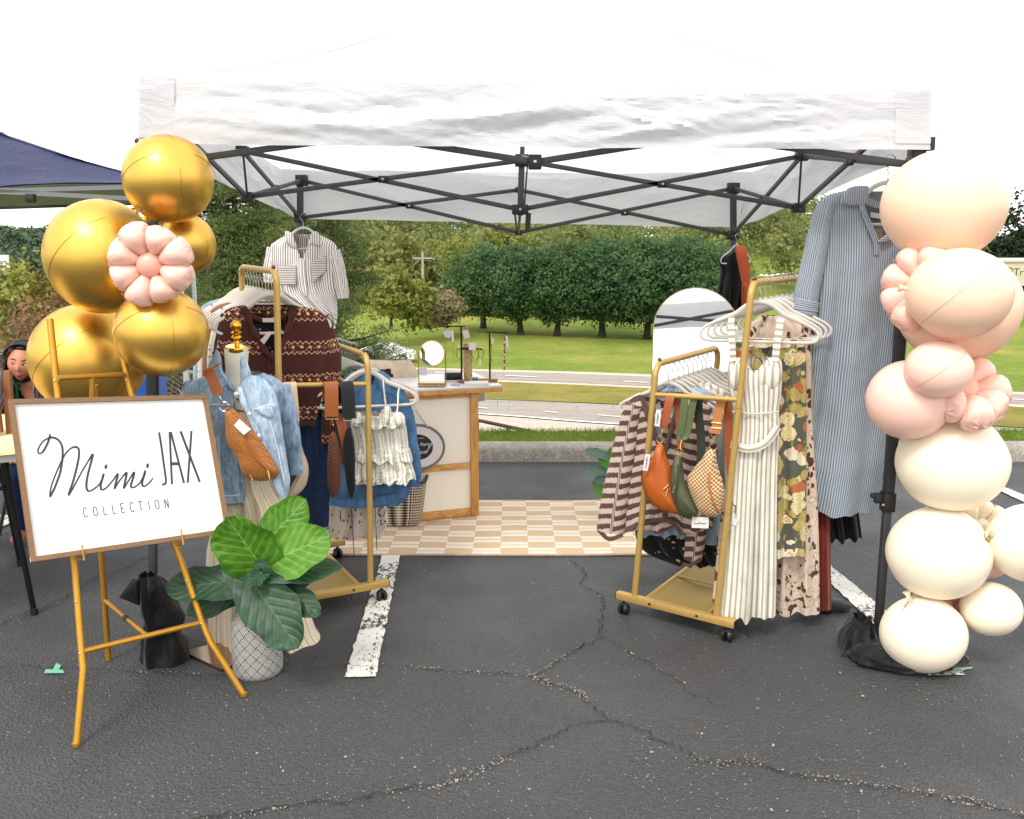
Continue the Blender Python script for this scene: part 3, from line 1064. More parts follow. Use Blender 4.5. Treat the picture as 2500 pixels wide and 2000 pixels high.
mb = MB(); mb.box(((X0 + X1) / 2, 105.2, -7.85), (X1 - X0 + 2, .3, .3)); ob('base_course', mb, simple('base_course', '#8f8678', .9), st)
# sign: shield badge and dark letters
sh = MB()
sc_ = P(2466, 668, 104)
pts = [(-.62, .62), (0, .85), (.62, .62), (.55, -.2), (0, -.95), (-.55, -.2)]
for k, (mt, kk, yy) in enumerate(((0, 1.0, 0.0), )):
    vs = [(sc_.x + x * .62, 104.15, sc_.z + z * .8) for x, z in pts] + [(sc_.x + x * .62, 104.35, sc_.z + z * .8) for x, z in pts]
    sh.add(vs, [tuple(range(6)), tuple(range(11, 5, -1))] + [(i, (i + 1) % 6, 6 + (i + 1) % 6, 6 + i) for i in range(6)])
so = ob('sign_shield', sh, simple('shield_dark', '#2e3a2c', .4), st, smooth=False)
sh = MB(); sh.add([(sc_.x + x * .5, 104.12, sc_.z + z * .66) for x, z in pts], [tuple(range(6))]); ob('shield_face', sh, simple('shield_green', '#9fbf3a', .4), so, smooth=False)
sh = MB()
sh.tube([(sc_.x - .16, 104.08, sc_.z + .2), (sc_.x + .16, 104.08, sc_.z + .28), (sc_.x, 104.08, sc_.z - .05), (sc_.x + .02, 104.08, sc_.z - .4)], .06, 6)
ob('shield_mark', sh, simple('mark_dark', '#1d2417', .5), so)
tx = text_mb('Truckers', P(2473, 673, 104.3), (1, 0, 0), (0, 0, 1), 1.15)
ob('sign_lettering', tx, simple('sign_letter_dark', '#20302c', .5), st, smooth=False)

# white car parked far behind the cedars
def car(px, py, Y, lab):
    b = P(px, py, Y)
    zb = zl(b.x, Y)
    t = thing('parked_car', lab, 'car', (b.x, Y, zb))
    L = 4.4
    prof = [(-2.2, .35), (-2.2, .75), (-2.0, .95), (-1.5, 1.0), (-.75, 1.42), (.5, 1.45), (1.35, 1.02), (2.05, .88), (2.2, .6), (2.2, .35)]
    m = MB()
    n = len(prof)
    for sgn, k in ((-1, 1), (1, 1)):
        pass
    vs = []
    for sgn in (-.85, -.8, .8, .85):
        for x, z in prof:
            tuck = 1 - .16 * max(0, (z - .95) / .5)
            zz = z if abs(sgn) < .83 else min(z, z - .02)
            vs.append((b.x + x, Y + sgn * tuck, zb + zz))
    fs = [(i * n + j, i * n + (j + 1) % n, (i + 1) * n + (j + 1) % n, (i + 1) * n + j) for i in range(3) for j in range(n)]
    fs += [tuple(range(n - 1, -1, -1)), tuple(range(3 * n, 4 * n))]
    m.add(vs, fs)
    ob('body', m, simple('car_white', '#d9dadb', .25), t)
    g = MB()
    for sgn in (-1, 1):
        yy = Y + sgn * .79
        g.add([(b.x - 1.25, yy, zb + 1.03), (b.x + 1.1, yy, zb + 1.05), (b.x + .4, yy - sgn * .08, zb + 1.38), (b.x - .72, yy - sgn * .08, zb + 1.36)], [(0, 1, 2, 3) if sgn < 0 else (3, 2, 1, 0)])
    ob('side_window', g, GLASSD, t, smooth=False)
    for x in (-1.35, 1.35):
        for sgn in (-1, 1):
            w = MB(); w.lathe((b.x + x, Y + sgn * .7, zb + .33), [(.33, 0), (.33, .2), (.2, .21)], 18, (0, sgn, 0)); wo_ = ob('wheel', w, simple('tyre', '#1d1d1e', .8), t)
            w = MB(); w.lathe((b.x + x, Y + sgn * .7, zb + .33), [(.2, .19), (.2, .215)], 14, (0, sgn, 0)); ob('rim', w, GALV, wo_)
    for sgn in (-1, 1):
        w = MB(); w.box((b.x + 2.17, Y + sgn * .6, zb + .72), (.08, .3, .14)); ob('headlight', w, simple('headlight', '#e7ecee', .2), t)
car(945, 890, 73, 'white car far off, its rear showing beside the cedar boughs')

# advertising panels at the far left
for i, (px, py, wpx, hpx, s, lab) in enumerate([(-18, 639, 78, 32, 'r Mart', 'white roadside store sign at the left edge, the upper panel'), (-22, 660, 66, 22, 'uor', 'white roadside store sign at the left edge, the lower panel')]):
    Yv = 60
    c = P(px, py, Yv); w = wpx * Yv / FPX; h = hpx * Yv / FPX
    t = thing('roadside_sign', lab, 'sign', (c.x, Yv, zl(c.x, Yv)), 'roadside panels at the left edge')
    mb = MB(); mb.box(c, (w, .2, h)); ob('panel', mb, simple('panel_white', '#dcdcd8', .5), t)
    mb = MB(); mb.bar((c.x - w * .3, Yv + .25, zl(c.x, Yv)), (c.x - w * .3, Yv + .25, c.z), .15, .15); ob('post', mb, GALV, t)
    tx = text_mb(s, (c.x + w * .47, Yv - .12, c.z - h * .18), (1, 0, 0), (0, 0, 1), h * .5, 'RIGHT')
    ob('lettering', tx, simple('panel_letter', '#3c3c3a', .6), t, smooth=False)

# ================================================================== WHITE CANOPY TENT
def mat_canopy(name, c, trans, wr=5.0, ws=0.5):
    m = Mt(name, 0.6)
    m.color(lin(c))
    p = m.tc()
    h = m.noise(m.vscale(p, (1, 1, 2.6)), wr, 5, 0.6, 1.2)
    r = m.noise(m.vscale(p, (1.0, 1.0, 1.9)), wr * 2.4, 3, 0.6, 2.0)
    b = m.bump(h, ws, 0.03)
    m.bump(m.math('POWER', r, 2.0), ws * .6, 0.012, b)
    if trans:
        m.translucent(lin(c), trans)
    return m.m
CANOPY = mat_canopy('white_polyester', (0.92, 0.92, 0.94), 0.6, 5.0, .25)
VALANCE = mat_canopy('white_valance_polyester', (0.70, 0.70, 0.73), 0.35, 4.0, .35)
STEEL = simple('grey_hammered_steel', '#4c4e52', 0.5, 0.55, bump=.15, bs=220, bd=.001)
BLKP = simple('black_plastic', '#17181a', 0.45)
NAVYLEG = simple('dark_leg_steel', '#3e4045', .5, .5)
SCREW = simple('screw_steel', '#c9c9c4', .3, .9)
YF, YM, YR = 3.68, 5.0, 6.3

tent = thing('canopy_tent', 'white pop-up canopy tent with grey folding frame over the stall', 'tent', (0, 5.0, 0))
# eave corners (valance top) and bottoms
ev = [P(340, 188, YF - .03), P(2274, 216, YF - .03), P(1835, 420, YR + .05), P(688, 412, YR + .05)]
evb = [P(338, 352, YF - .05), P(2270, 366, YF - .05), P(1800, 556, YR + .08), P(728, 534, YR + .08)]
peak = Vector(((ev[0].x + ev[1].x) / 2, 5.0, 2.86))
def wob(p, a, s=1.0, o=0.0):
    return a * noise.noise(Vector((p.x * 1.6 * s + o, p.y * 1.6 * s, p.z * 3.2 * s)))
for i in range(4):
    a, b = ev[i], ev[(i + 1) % 4]
    c = (a + b) / 2
    nrm = (b - a).cross(peak - c).normalized()
    if nrm.z < 0: nrm = -nrm
    def f(u, v, a=a, b=b, nrm=nrm):
        p = a.lerp(b, u).lerp(peak, v)
        sag = -0.10 * math.sin(math.pi * v) * (1 - v) - .02 * math.sin(math.pi * u) * (1 - v)
        return p + nrm * (sag + wob(p, .012, 2, i) * (1 - v))
    mb = MB(); mb.grid(f, 36, 18)
    ob('roof_panel', mb, CANOPY, tent)
names_v = ['front', 'right', 'rear', 'left']
for i in range(4):
    a, b, a2, b2 = ev[i], ev[(i + 1) % 4], evb[i], evb[(i + 1) % 4]
    nrm = (b - a).cross(Vector((0, 0, 1))).normalized()
    def f(u, v, a=a, b=b, a2=a2, b2=b2, nrm=nrm, i=i):
        p = a.lerp(b, u).lerp(a2.lerp(b2, u), v)
        e = min(u, 1 - u) * 5
        e = min(1, e)
        d = (0.038 * noise.noise(Vector((u * 5 + v * 2.4 + i * 9, v * 2.2, 1))) + 0.014 * noise.noise(Vector((u * 13 + v * 4.5 * (1 if u > .4 else -1), v * 5, 4 + i)))
             + 0.008 * (1 - abs(noise.noise(Vector((u * 30 - v * 7, v * 9, 7 + i))) * 2)) + .004 * noise.noise(Vector((u * 70, v * 22, i))))
        k = math.sin(math.pi * min(1, v * 0.9 + .05)) * e + .2 * v
        q = p + nrm * d * k
        q.z += .006 * noise.noise(Vector((u * 8, i, 3))) * v
        return q
    mb = MB(); mb.grid(f, 150, 22)
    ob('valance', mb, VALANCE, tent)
# wide corner patches of the valance
for i, (uu) in enumerate((0.0, 1.0)):
    mb = MB()
    a, b, a2, b2 = ev[0], ev[1], evb[0], evb[1]
    w = .045
    def f(u, v):
        t_ = u * w if uu == 0 else 1 - u * w
        p = a.lerp(b, t_).lerp(a2.lerp(b2, t_), v * .9)
        return p + Vector((0, -.006, 0))
    mb.grid(f, 3, 8)
    ob('corner_patch', mb, VALANCE, tent)

def steel_bar(a, b, w=.024, t=.014):
    mb = MB()
    d = (Vector(b) - Vector(a)).normalized()
    mb.bar(a, b, t, w, up=(0, 0, 1), bev=.002)
    return ob('truss_bar', mb, STEEL, tent)
def joint(p, sx=.045, sy=.04, sz=.035):
    mb = MB(); mb.box(p, (sx, sy, sz), bev=.004)
    j = ob('joint', mb, BLKP, tent)
    mb = MB(); mb.lathe(Vector(p) + Vector((0, -sy / 2 - .001, 0)), [(.006, 0), (.006, .003), (.003, .004)], 10, (0, -1, 0)); ob('screw', mb, SCREW, j)
    return j
def V(a): return Vector(a)
# legs: outer tube, inner tube, height lock, foot
def leg(bx, by, bY, tx, ty, tY, lock, tilt=None):
    a, b = P(bx, by, bY), P(tx, ty, tY)
    a.z = max(a.z, .012)
    mb = MB(); mb.bar(a.lerp(b, 0), a.lerp(b, lock + .02), .03, .03, up=(0, 1, 0), bev=.002); ob('leg', mb, STEEL, tent)
    mb = MB(); mb.bar(a.lerp(b, lock), b, .038, .038, up=(0, 1, 0), bev=.003); lo = ob('leg', mb, NAVYLEG, tent)
    p = a.lerp(b, lock)
    d = (b - a).normalized()
    mb = MB(); mb.bar(p - d * .035, p + d * .045, .05, .05, up=(0, 1, 0), bev=.004)
    mb.box(p + Vector((-.04, -.005, .02)), (.035, .03, .04), bev=.004); mb.box(p + Vector((-.062, -.005, .03)), (.02, .024, .016), bev=.003)
    lk = ob('height_lock', mb, BLKP, tent)
    mb = MB(); mb.lathe(p + Vector((-.03, -.03, 0)), [(.005, 0), (.005, .004)], 8, (0, -1, 0)); ob('screw', mb, SCREW, lk)
    mb = MB(); mb.box((a.x, a.y, .006), (.09, .09, .012), bev=.003); ob('foot_plate', mb, STEEL, tent)
    return a, b
leg(374, 1561, YF, 372, 245, YF, .28)
leg(2142, 1561, YF, 2240, 245, YF, .27)
leg(733, 1170, YR, 733, 435, YR, .3)
leg(1792, 1172, YR, 1790, 452, YR, .3)
# rear truss
TLr, SLr = P(737, 441, YR), P(733, 532, YR)
TRr, SRr = P(1790, 460, YR), P(1788, 574, YR)
MUr, MLr = P(1266, 464, YR), P(1266, 568, YR)
for a, b in ((TLr, MLr), (SLr, MUr), (TRr, MLr), (SRr, MUr)):
    steel_bar(a, b)
for p in (MUr, MLr, P(1000, 503, YR - .01), P(1525, 520, YR - .01)):
    joint(p)
for p, s in ((TLr, .07), (TRr, .07), (SLr, .06), (SRr, .06)):
    joint(p, .075, .06, s)
# side trusses and their middle joints
LU, LL = P(593, 369, YM), P(604, 481, YM)
RU, RL = P(1957, 381, YM), P(1949, 508, YM)
TLf, SLf = P(372, 250, YF), P(370, 402, YF)
TRf, SRf = P(2236, 248, YF), P(2238, 404, YF)
for a, b in ((LU, SLr), (LL, TLr), (LL, TLf), (LU, SLf), (RU, SRr), (RL, TRr), (RL, TRf), (RU, SRf)):
    steel_bar(a, b)
for a, b in ((LU, LL), (RU, RL)):
    mb = MB(); mb.tube([a, b], .006, 8); ob('spacer_rod', mb, BLKP, tent)
for p in (LU, LL, RU, RL):
    joint(p, .06, .06, .05)
for a, b, c, d in ((LU, SLr, LL, TLr), (RU, SRr, RL, TRr), (RU, SRf, RL, TRf), (LU, SLf, LL, TLf)):
    joint((a + b + c + d) / 4, .03, .05, .035)
# cross trusses to the centre
CU, CL = P(1274, 392, YM), P(1270, 512, YM)
for a, b in ((LU, CL), (LL, CU), (RU, CL), (RL, CU)):
    steel_bar(a, b)
joint(CU, .07, .07, .06); joint(CL, .085, .07, .05)
joint(P(935, 438, YM - .012), .05, .03, .035); joint(P(1617, 450, YM - .012), .05, .03, .035)
mb = MB(); mb.bar(CL - Vector((0, 0, .03)), CU, .032, .032, up=(0, 1, 0), bev=.002); ob('centre_pole', mb, STEEL, tent)
mb = MB(); mb.tube([CU, peak - Vector((0, 0, .05))], .012, 8); ob('peak_pole', mb, STEEL, tent)
mb = MB(); mb.tube([P(1256, 512, YM), P(1262, 566, YR)], .006, 6); mb.tube([CU + Vector((.03, -.02, 0)), CL + Vector((.02, -.02, 0))], .005, 6); ob('pull_rod', mb, BLKP, tent)
mb = MB(); mb.bar(P(1290, 520, YM), P(1288, 566, YM), .028, .012, up=(0, 1, 0)); ob('strap', mb, BLKP, tent)
for a, b in ((CU, MUr), (CL, MLr)):
    steel_bar(a, b)
# front truss, mostly behind the valance
FM, FMU = P(1306, 396, YF + .03), P(1306, 275, YF + .03)
for a, b in ((FM, TLf), (FM, TRf), (FMU, SLf), (FMU, SRf)):
    steel_bar(a, b)
joint(FM, .05, .04, .055)
joint(FMU, .05, .04, .05)
for a, b in ((FM, CU + Vector((0, 0, .02))), ):
    steel_bar(a, b)
for p in (TLf, TRf, SLf, SRf):
    joint(p, .07, .06, .06)
# corner caps of the frame
mb = MB(); mb.box(P(2268, 352, YF - .02), (.03, .05, .05), bev=.005); mb.box(P(2240, 376, YF), (.05, .05, .03), bev=.005); ob('corner_cap', mb, BLKP, tent)
mb = MB(); mb.ball(P(336, 345, YF - .04), .012, 10, 6); ob('corner_cap', mb, BLKP, tent)

# ================================================================== BLUE TENT AT THE LEFT
BLUE = mat_canopy('blue_polyester', '#23274f', 0.03, 4.0, 1.2)
SILV = mat_canopy('silver_lining', (0.5, 0.5, 0.52), 0.05, 7, .6)
bt = thing('canopy_tent', 'navy blue canopy tent at the left edge with a silver underside', 'tent', (-3.6, 7.4, 0))
cFR = P(425, 446, 6.0); cFR2 = P(425, 462, 6.0)
th_ = R(17)
eL, eB = Vector((-math.cos(th_), -math.sin(th_), 0)), Vector((-math.sin(th_), math.cos(th_), 0))
B = [cFR + eL * 4.2, cFR, cFR + eB * 2.95, cFR + eL * 4.2 + eB * 2.95]
pk = cFR + eL * 2.1 + eB * 1.47
pk.z = P(-100, 190, pk.y).z
for i in range(4):
    a, b = B[i], B[(i + 1) % 4]
    c = (a + b) / 2
    nrm = (b - a).cross(pk - c).normalized()
    if nrm.z < 0: nrm = -nrm
    def f(u, v, a=a, b=b, nrm=nrm, i=i):
        p = a.lerp(b, u).lerp(pk, v)
        k = (1 - v)
        sag = -.09 * math.sin(math.pi * v) * k
        d = .045 * noise.noise(Vector((u * 4 + v * 3, v * 6, i))) + .022 * noise.noise(Vector((u * 14 + v * 9, v * 16, i + 5)))
        return p + nrm * (sag + d * min(1, 4 * min(u, 1 - u) + .2)) - Vector((0, 0, (.045 + .02 * math.sin(math.pi * u)) * math.sin(math.pi * u) * k * k))
    mb = MB(); mb.grid(f, 60, 26)
    ob('roof_panel', mb, BLUE, bt)
    def f2(u, v, a=a, b=b, nrm=nrm, f=f):
        return f(u, min(v, .97)) - nrm * .012
    mb = MB(); mb.grid(f2, 40, 18)
    ob('lining', mb, SILV, bt)
LEGW = simple('white_leg', '#c9cccf', .4, .3)
for i in range(4):
    p = B[i]
    mb = MB(); mb.bar((p.x, p.y, .01), (p.x, p.y, p.z - .02), .032, .032, up=(0, 1, 0), bev=.002); ob('leg', mb, LEGW, bt)
    mb = MB(); mb.box((p.x, p.y, .62), (.06, .06, .08), bev=.004); mb.box((p.x - .05, p.y - .01, .62), (.05, .03, .035), bev=.004); ob('height_lock', mb, BLKP, bt)
for i in range(4):
    a, b = B[i], B[(i + 1) % 4]
    m_ = (a + b) / 2
    for s0, s1 in ((a - Vector((0, 0, .02)), m_ - Vector((0, 0, .11))), (a - Vector((0, 0, .11)), m_ - Vector((0, 0, .02))), (b - Vector((0, 0, .02)), m_ - Vector((0, 0, .11))), (b - Vector((0, 0, .11)), m_ - Vector((0, 0, .02)))):
        mb = MB(); mb.bar(s0, s1, .014, .026); ob('truss_bar', mb, simple('grey_bar', '#7d7f83', .5, .4), bt)
jp = P(75, 484, 5.75)
mb = MB(); mb.box(jp, (.05, .04, .05), bev=.004); ob('joint', mb, BLKP, bt)

# ================================================================== SOFT GOODS BUILDERS
def interp_rows(rows, s):
    """rows: (py, xl, xr, d) -> smooth values at fraction s of the height"""
    y0, y1 = rows[0][0], rows[-1][0]
    y = y0 + (y1 - y0) * s
    for i in range(len(rows) - 1):
        if y <= rows[i + 1][0] or i == len(rows) - 2:
            break
    r1, r2 = rows[i], rows[i + 1]
    r0, r3 = rows[max(0, i - 1)], rows[min(len(rows) - 1, i + 2)]
    t = (y - r1[0]) / max(1e-6, r2[0] - r1[0])
    out = [y]
    for k in range(1, len(r1)):
        h1 = r2[0] - r1[0]
        m1 = (r2[k] - r0[k]) / max(1e-6, r2[0] - r0[0]) * h1
        m2 = (r3[k] - r1[k]) / max(1e-6, r3[0] - r1[0]) * h1
        t2, t3 = t * t, t ** 3
        out.append((2 * t3 - 3 * t2 + 1) * r1[k] + (t3 - 2 * t2 + t) * m1 + (-2 * t3 + 3 * t2) * r2[k] + (t3 - t2) * m2)
    return out

def inpoly(x, y, poly):
    c = False
    j = len(poly) - 1
    for i in range(len(poly)):
        xi, yi = poly[i]; xj, yj = poly[j]
        if (yi > y) != (yj > y) and x < (xj - xi) * (y - yi) / (yj - yi) + xi:
            c = not c
        j = i
    return c

def garment(rows, pl, depth=.05, folds=(4, .012), seed=0, M=64, N=70, cut=None, follow=None, hem=0.0, grow=(0.15, 1.0), off=0.0, sharp=False, mb=None, tilt=0.0, crumple=.006):
    """hanging cloth body: closed ring at every height, folds running down; rows in photo pixels on the plane pl"""
    rows = [tuple(r) + ((1.0,) if len(r) == 3 else ()) for r in rows]
    rd = random.Random(seed)
    nf, amp = folds
    ph = [rd.uniform(0, 6.28) for _ in range(4)]
    fr = [nf, nf * 1.47, nf * 2.1]
    vs, uvs, pix = [], [], []
    for j in range(N + 1):
        s = j / N
        y, xl, xr, dk = interp_rows(rows, s)
        c = pl((xl + xr) / 2, y, off)
        h = (pl(xr, y, off) - pl(xl, y, off)) / 2
        W = h.length
        g = grow[0] + (grow[1] - grow[0]) * s
        for i in range(2 * M):
            a = math.pi * i / M
            ca, sa = math.cos(a), math.sin(a)
            t = (ca + 1) / 2
            e = 0
            for k in range(3):
                e += math.sin(6.283 * fr[k] * (t - .5) + ph[k] + s * (k - 1) * 1.5) * (1, .5, .3)[k]
            if sharp:
                e = (abs(math.sin(3.1416 * nf * t + ph[0])) * 2 - 1) * 1.2
            e += 1.1 * noise.noise(Vector((t * 3 + seed, s * 3.5, ph[1])))
            env = min(1.0, 4.5 * min(t, 1 - t) + .25)
            sgn = 1 if sa >= 0 else -1
            q = c + h * ca + pl.n * (depth * dk * sgn * abs(sa) ** .8 + amp * g * e * env)
            q += pl.n * crumple * noise.noise(Vector((q.x * 16, q.z * 11, seed + sgn)))
            if hem and s > .7:
                q.z += hem * (.5 * math.sin(6.283 * fr[0] * t + ph[2]) + noise.noise(Vector((t * 9, seed, 2)))) * ((s - .7) / .3) ** 2
            q += pl.t * tilt * s * s
            vs.append(q)
            px = xl + (xr - xl) * t
            pix.append((px, y, sgn))
            uu = (t - .5) * follow if follow else (t - .5) * 2 * W
            uvs.append((uu + (0 if sgn > 0 else 7.31), -c.z if not follow else -c.z))
    w = 2 * M
    fs = []
    for j in range(N):
        for i in range(w):
            f = (j * w + i, (j + 1) * w + i, (j + 1) * w + (i + 1) % w, j * w + (i + 1) % w)
            if cut:
                p = pix[f[0]]
                if p[2] > 0 and 0 < i < M and inpoly(p[0], p[1], cut):
                    continue
            fs.append(f)
    mb = mb or MB()
    mb.add(vs, fs, uvs)
    return mb

def sleeve(pts, pl, flat=.6, offs=0.0, seg=20, sm=8, wr=.004, seed=0, mb=None):
    """pts: (px, py, half width px [, off]) on the plane pl"""
    c = [pl(p[0], p[1], offs + (p[3] if len(p) > 3 else 0)) for p in pts]
    r = [pl.m(p[2], p[0], p[1]) for p in pts]
    c, r = spline(c, r, sm)
    r = [x * (1 + .08 * noise.noise(Vector((i * .5, seed, 0)))) for i, x in enumerate(r)]
    mb = mb or MB()
    n0 = len(mb.v)
    mb.tube(c, r, seg, flat, fn=pl.n)
    for i in range(n0, len(mb.v)):
        v = Vector(mb.v[i])
        mb.v[i] = tuple(v + pl.n * wr * noise.noise(v * 14 + Vector((seed, 0, 0))) + Vector((wr * noise.noise(v * 12), 0, 0)))
    return mb

def puff(outline, pl, depth, off=0.0, rings=10, power=.55, back=1.0, sm=5, mb=None, center=None, wr=.003, seed=0):
    """cushion-like closed body over a star-shaped pixel outline"""
    pts = [Vector((a, b)) for a, b in outline]
    pts, _ = spline(pts, [0] * len(pts), sm, True)
    c = Vector(center) if center else sum(pts, Vector((0, 0))) / len(pts)
    vs, fs, uvs = [], [], []
    n = len(pts)
    for side in (1, -1):
        o = len(vs)
        p0 = pl(c.x, c.y, off)
        vs.append(p0 + pl.n * depth * side * (1 if side > 0 else back)); uvs.append((p0.dot(pl.t), p0.z))
        for k in range(1, rings + 1):
            f = k / rings
            for p in pts:
                q = c + (p - c) * f
                w = pl(q.x, q.y, off)
                d = depth * (max(0, 1 - f * f)) ** power * side * (1 if side > 0 else back)
                w2 = w + pl.n * (d + wr * noise.noise(w * 18 + Vector((seed, 0, 0))))
                vs.append(w2); uvs.append((w.dot(pl.t), w.z))
        for i in range(n):
            f = (o, o + 1 + i, o + 1 + (i + 1) % n)
            fs.append(f if side > 0 else f[::-1])
        for k in range(rings - 1):
            for i in range(n):
                a = o + 1 + k * n + i; b = o + 1 + k * n + (i + 1) % n
                f = (a, a + n, b + n, b)
                fs.append(f if side > 0 else f[::-1])
    mb = mb or MB()
    mb.add(vs, fs, uvs)
    return mb

def ribbon(pts, wid, thick, wdir, mb=None, sm=6):
    """strap: pts 3D, wid metres along wdir, thick metres"""
    pts = [Vector(p) for p in pts]
    if not hasattr(wid, '__len__'): wid = [wid] * len(pts)
    pts, wid = spline(pts, list(wid), sm)
    wd = Vector(wdir).normalized()
    mb = mb or MB()
    vs, uvs = [], []
    ln = 0
    for i, p in enumerate(pts):
        t = (pts[min(i + 1, len(pts) - 1)] - pts[max(0, i - 1)])
        t = t.normalized() if t.length > 1e-9 else Vector((0, 0, -1))
        w = (wd - t * wd.dot(t))
        w = w.normalized() if w.length > 1e-4 else wd
        nn = t.cross(w).normalized()
        if i: ln += (p - pts[i - 1]).length
        for a, b in ((-1, -1), (1, -1), (1, 1), (-1, 1)):
            vs.append(p + w * wid[i] * .5 * a + nn * thick * .5 * b)
            uvs.append((wid[i] * .5 * a, ln))
    n = len(pts)
    fs = [(i * 4 + j, i * 4 + (j + 1) % 4, (i + 1) * 4 + (j + 1) % 4, (i + 1) * 4 + j) for i in range(n - 1) for j in range(4)]
    fs += [(3, 2, 1, 0), tuple(range((n - 1) * 4, n * 4))]
    mb.add(vs, fs, uvs)
    return mb

def strap_px(pts, pl, wpx, thick=.003, mb=None, sm=6):
    w = pl.m(wpx, pts[0][0], pts[0][1])
    return ribbon([pl(p[0], p[1], p[2] if len(p) > 2 else 0) for p in pts], w, thick, pl.t, mb, sm)

def ringloop(c, r, pl, wire=.0025, flat=1.0, mb=None):
    mb = mb or MB()
    c = Vector(c)
    mb.tube([c + pl.t * r * math.cos(a) + Vector((0, 0, 1)) * r * flat * math.sin(a) for a in [i / 16 * 6.2832 for i in range(16)]], wire, 6, closed=True)
    return mb

WHITEP = simple('white_velvet_hanger', '#c9c3ba', .7)
CHROME = simple('chrome_wire', '#b9bbbd', .22, 1.0)
GOLDHW = simple('pale_gold_hardware', '#c9a468', .25, 1.0)
TAGM = simple('white_card', '#d9d5d2', .7)
TAGPK = simple('pale_pink_card', '#cfc0bf', .7)
TAGINK = simple('tag_ink', '#55504e', .8)

def make_hanger_mesh():
    w = .2
    half = [(0, 0), (.022, -.002), (.05, -.016), (.08, -.04), (.12, -.058), (.165, -.078), (.192, -.096), (.2, -.113), (.193, -.13), (.17, -.137), (.1, -.138)]
    loop = [Vector((x, 0, z)) for x, z in half] + [Vector((-x, 0, z)) for x, z in half[::-1][:-1]]
    body = MB()
    rad = []
    for p in loop:
        rad.append(.0085 if p.z > -.06 else .0055)
    body.tube(loop, rad, 8, .55, fn=(0, 1, 0), closed=True, smooth=3)
    body.lathe((0, 0, -.002), [(.007, 0), (.006, .012), (.003, .018)], 10)
    hook = MB()
    pts = [Vector((0, 0, .01)), Vector((0, 0, .035)), Vector((-.006, 0, .047))]
    for i in range(11):
        a = R(250 - i * 26)
        pts.append(Vector((.0 + .021 * math.cos(a) + .002, 0, .072 + .021 * math.sin(a))))
    hook.tube(pts[:-1], .0018, 6, smooth=2)
    return body.mesh('hanger_body', WHITEP), hook.mesh('hanger_hook', CHROME)
HB, HH = make_hanger_mesh()
def hanger(pos, k, scale, lab, group, name='clothes_hanger', hookflip=False):
    """pos: top of the arch (where body and hook meet); k: direction of the plane"""
    t = thing(name, lab, 'hanger', pos, group)
    t.rotation_euler = (0, 0, math.atan(k))
    t.scale = (scale, scale, scale)
    for nm, me in (('body', HB), ('hook', HH)):
        o = bpy.data.objects.new(nm, me)
        COL.objects.link(o)
        o.parent = t
        if nm == 'hook' and hookflip:
            o.scale = (-1, 1, 1)
    return t

# ================================================================== SIGN ON EASEL
GOLDP = simple('gold_painted_steel', '#bd8a2c', .4, .6, var=.08, vs=30)
def hom(src, dst):
    A = []
    for (x, y), (u, v) in zip(src, dst):
        A.append([x, y, 1, 0, 0, 0, -u * x, -u * y, -u]); A.append([0, 0, 0, x, y, 1, -v * x, -v * y, -v])
    _, _, vt = np.linalg.svd(np.array(A))
    return vt[-1].reshape(3, 3) / vt[-1][-1]
corners = [(20, 977), (503, 965), (561, 1301), (75, 1373)]
Hs = hom([(0, 0), (1, 0), (1, 1), (0, 1)], corners)
pA, pB, pC = P(75, 1373, 2.93), P(561, 1301, 3.30), P(20, 977, 3.08)
SN = (pB - pA).cross(pC - pA).normalized()
if SN.y > 0: SN = -SN
def Spx(px, py, off=0.0):
    d = ray(px, py)
    return CAM + d * ((pA - CAM).dot(SN) / d.dot(SN)) + SN * off
def S(u, v):
    h = Hs @ np.array([u, v, 1.0])
    return Spx(float(h[0] / h[2]), float(h[1] / h[2]))
S0 = S(0, 0); E1 = S(1, 0) - S0; E2 = S(0, 1) - S0
m = Mt('walnut_frame', .65)
uvv = m.vscale(m.tc(), (6, 6, 6))
g_ = m.noise(m.vscale(m.tc(), (14, 14, 60)), 3, 4, .6, .5)
m.color(m.mix(g_, lin('#6a4b30'), lin('#94714d')))
FRAMEW = m.m
sg = thing('stall_sign', 'white framed sign with dark script lettering on the gold easel', 'sign', S(.5, 1))
m = Mt('whitewashed_board', .6)
m.color(m.mix(m.mapr(m.noise(m.vscale(m.tc(), (3, 3, 30)), 4, 4), .62, .8), (.84, .83, .81, 1), (.72, .71, .67, 1)))
mb = MB()
fw = .028
e1u, e2u = E1.normalized(), E2.normalized()
a = [S(0, 0), S(1, 0), S(1, 1), S(0, 1)]
vs = [p + SN * o for o in (.004, -.008) for p in a]
mb.add(vs, [(0, 1, 2, 3), (7, 6, 5, 4)] + [(i, 4 + i, 4 + (i + 1) % 4, (i + 1) % 4) for i in range(4)])
ob('board', mb, m.m, sg, smooth=False)
for i in range(4):
    p, q = a[i], a[(i + 1) % 4]
    d = (q - p).normalized()
    inn = (S(.5, .5) - (p + q) / 2)
    inn = (inn - d * inn.dot(d)).normalized()
    w = .016
    e0 = .0 if i % 2 == 0 else w
    mb = MB()
    pts = [p + d * e0, q - d * e0, q - d * (e0) + inn * w, p + d * (e0) + inn * w]
    vs = [x + SN * o for o in (.016, -.014) for x in pts]
    mb.add(vs, [(0, 1, 2, 3), (7, 6, 5, 4)] + [(j, 4 + j, 4 + (j + 1) % 4, (j + 1) % 4) for j in range(4)])
    ob('frame_board', mb, FRAMEW, sg, smooth=False)
INK = simple('charcoal_ink', '#3a3b3a', .8)
zx = lambda p: (60 + p[0] * .21336, 1000 + p[1] * .21336)
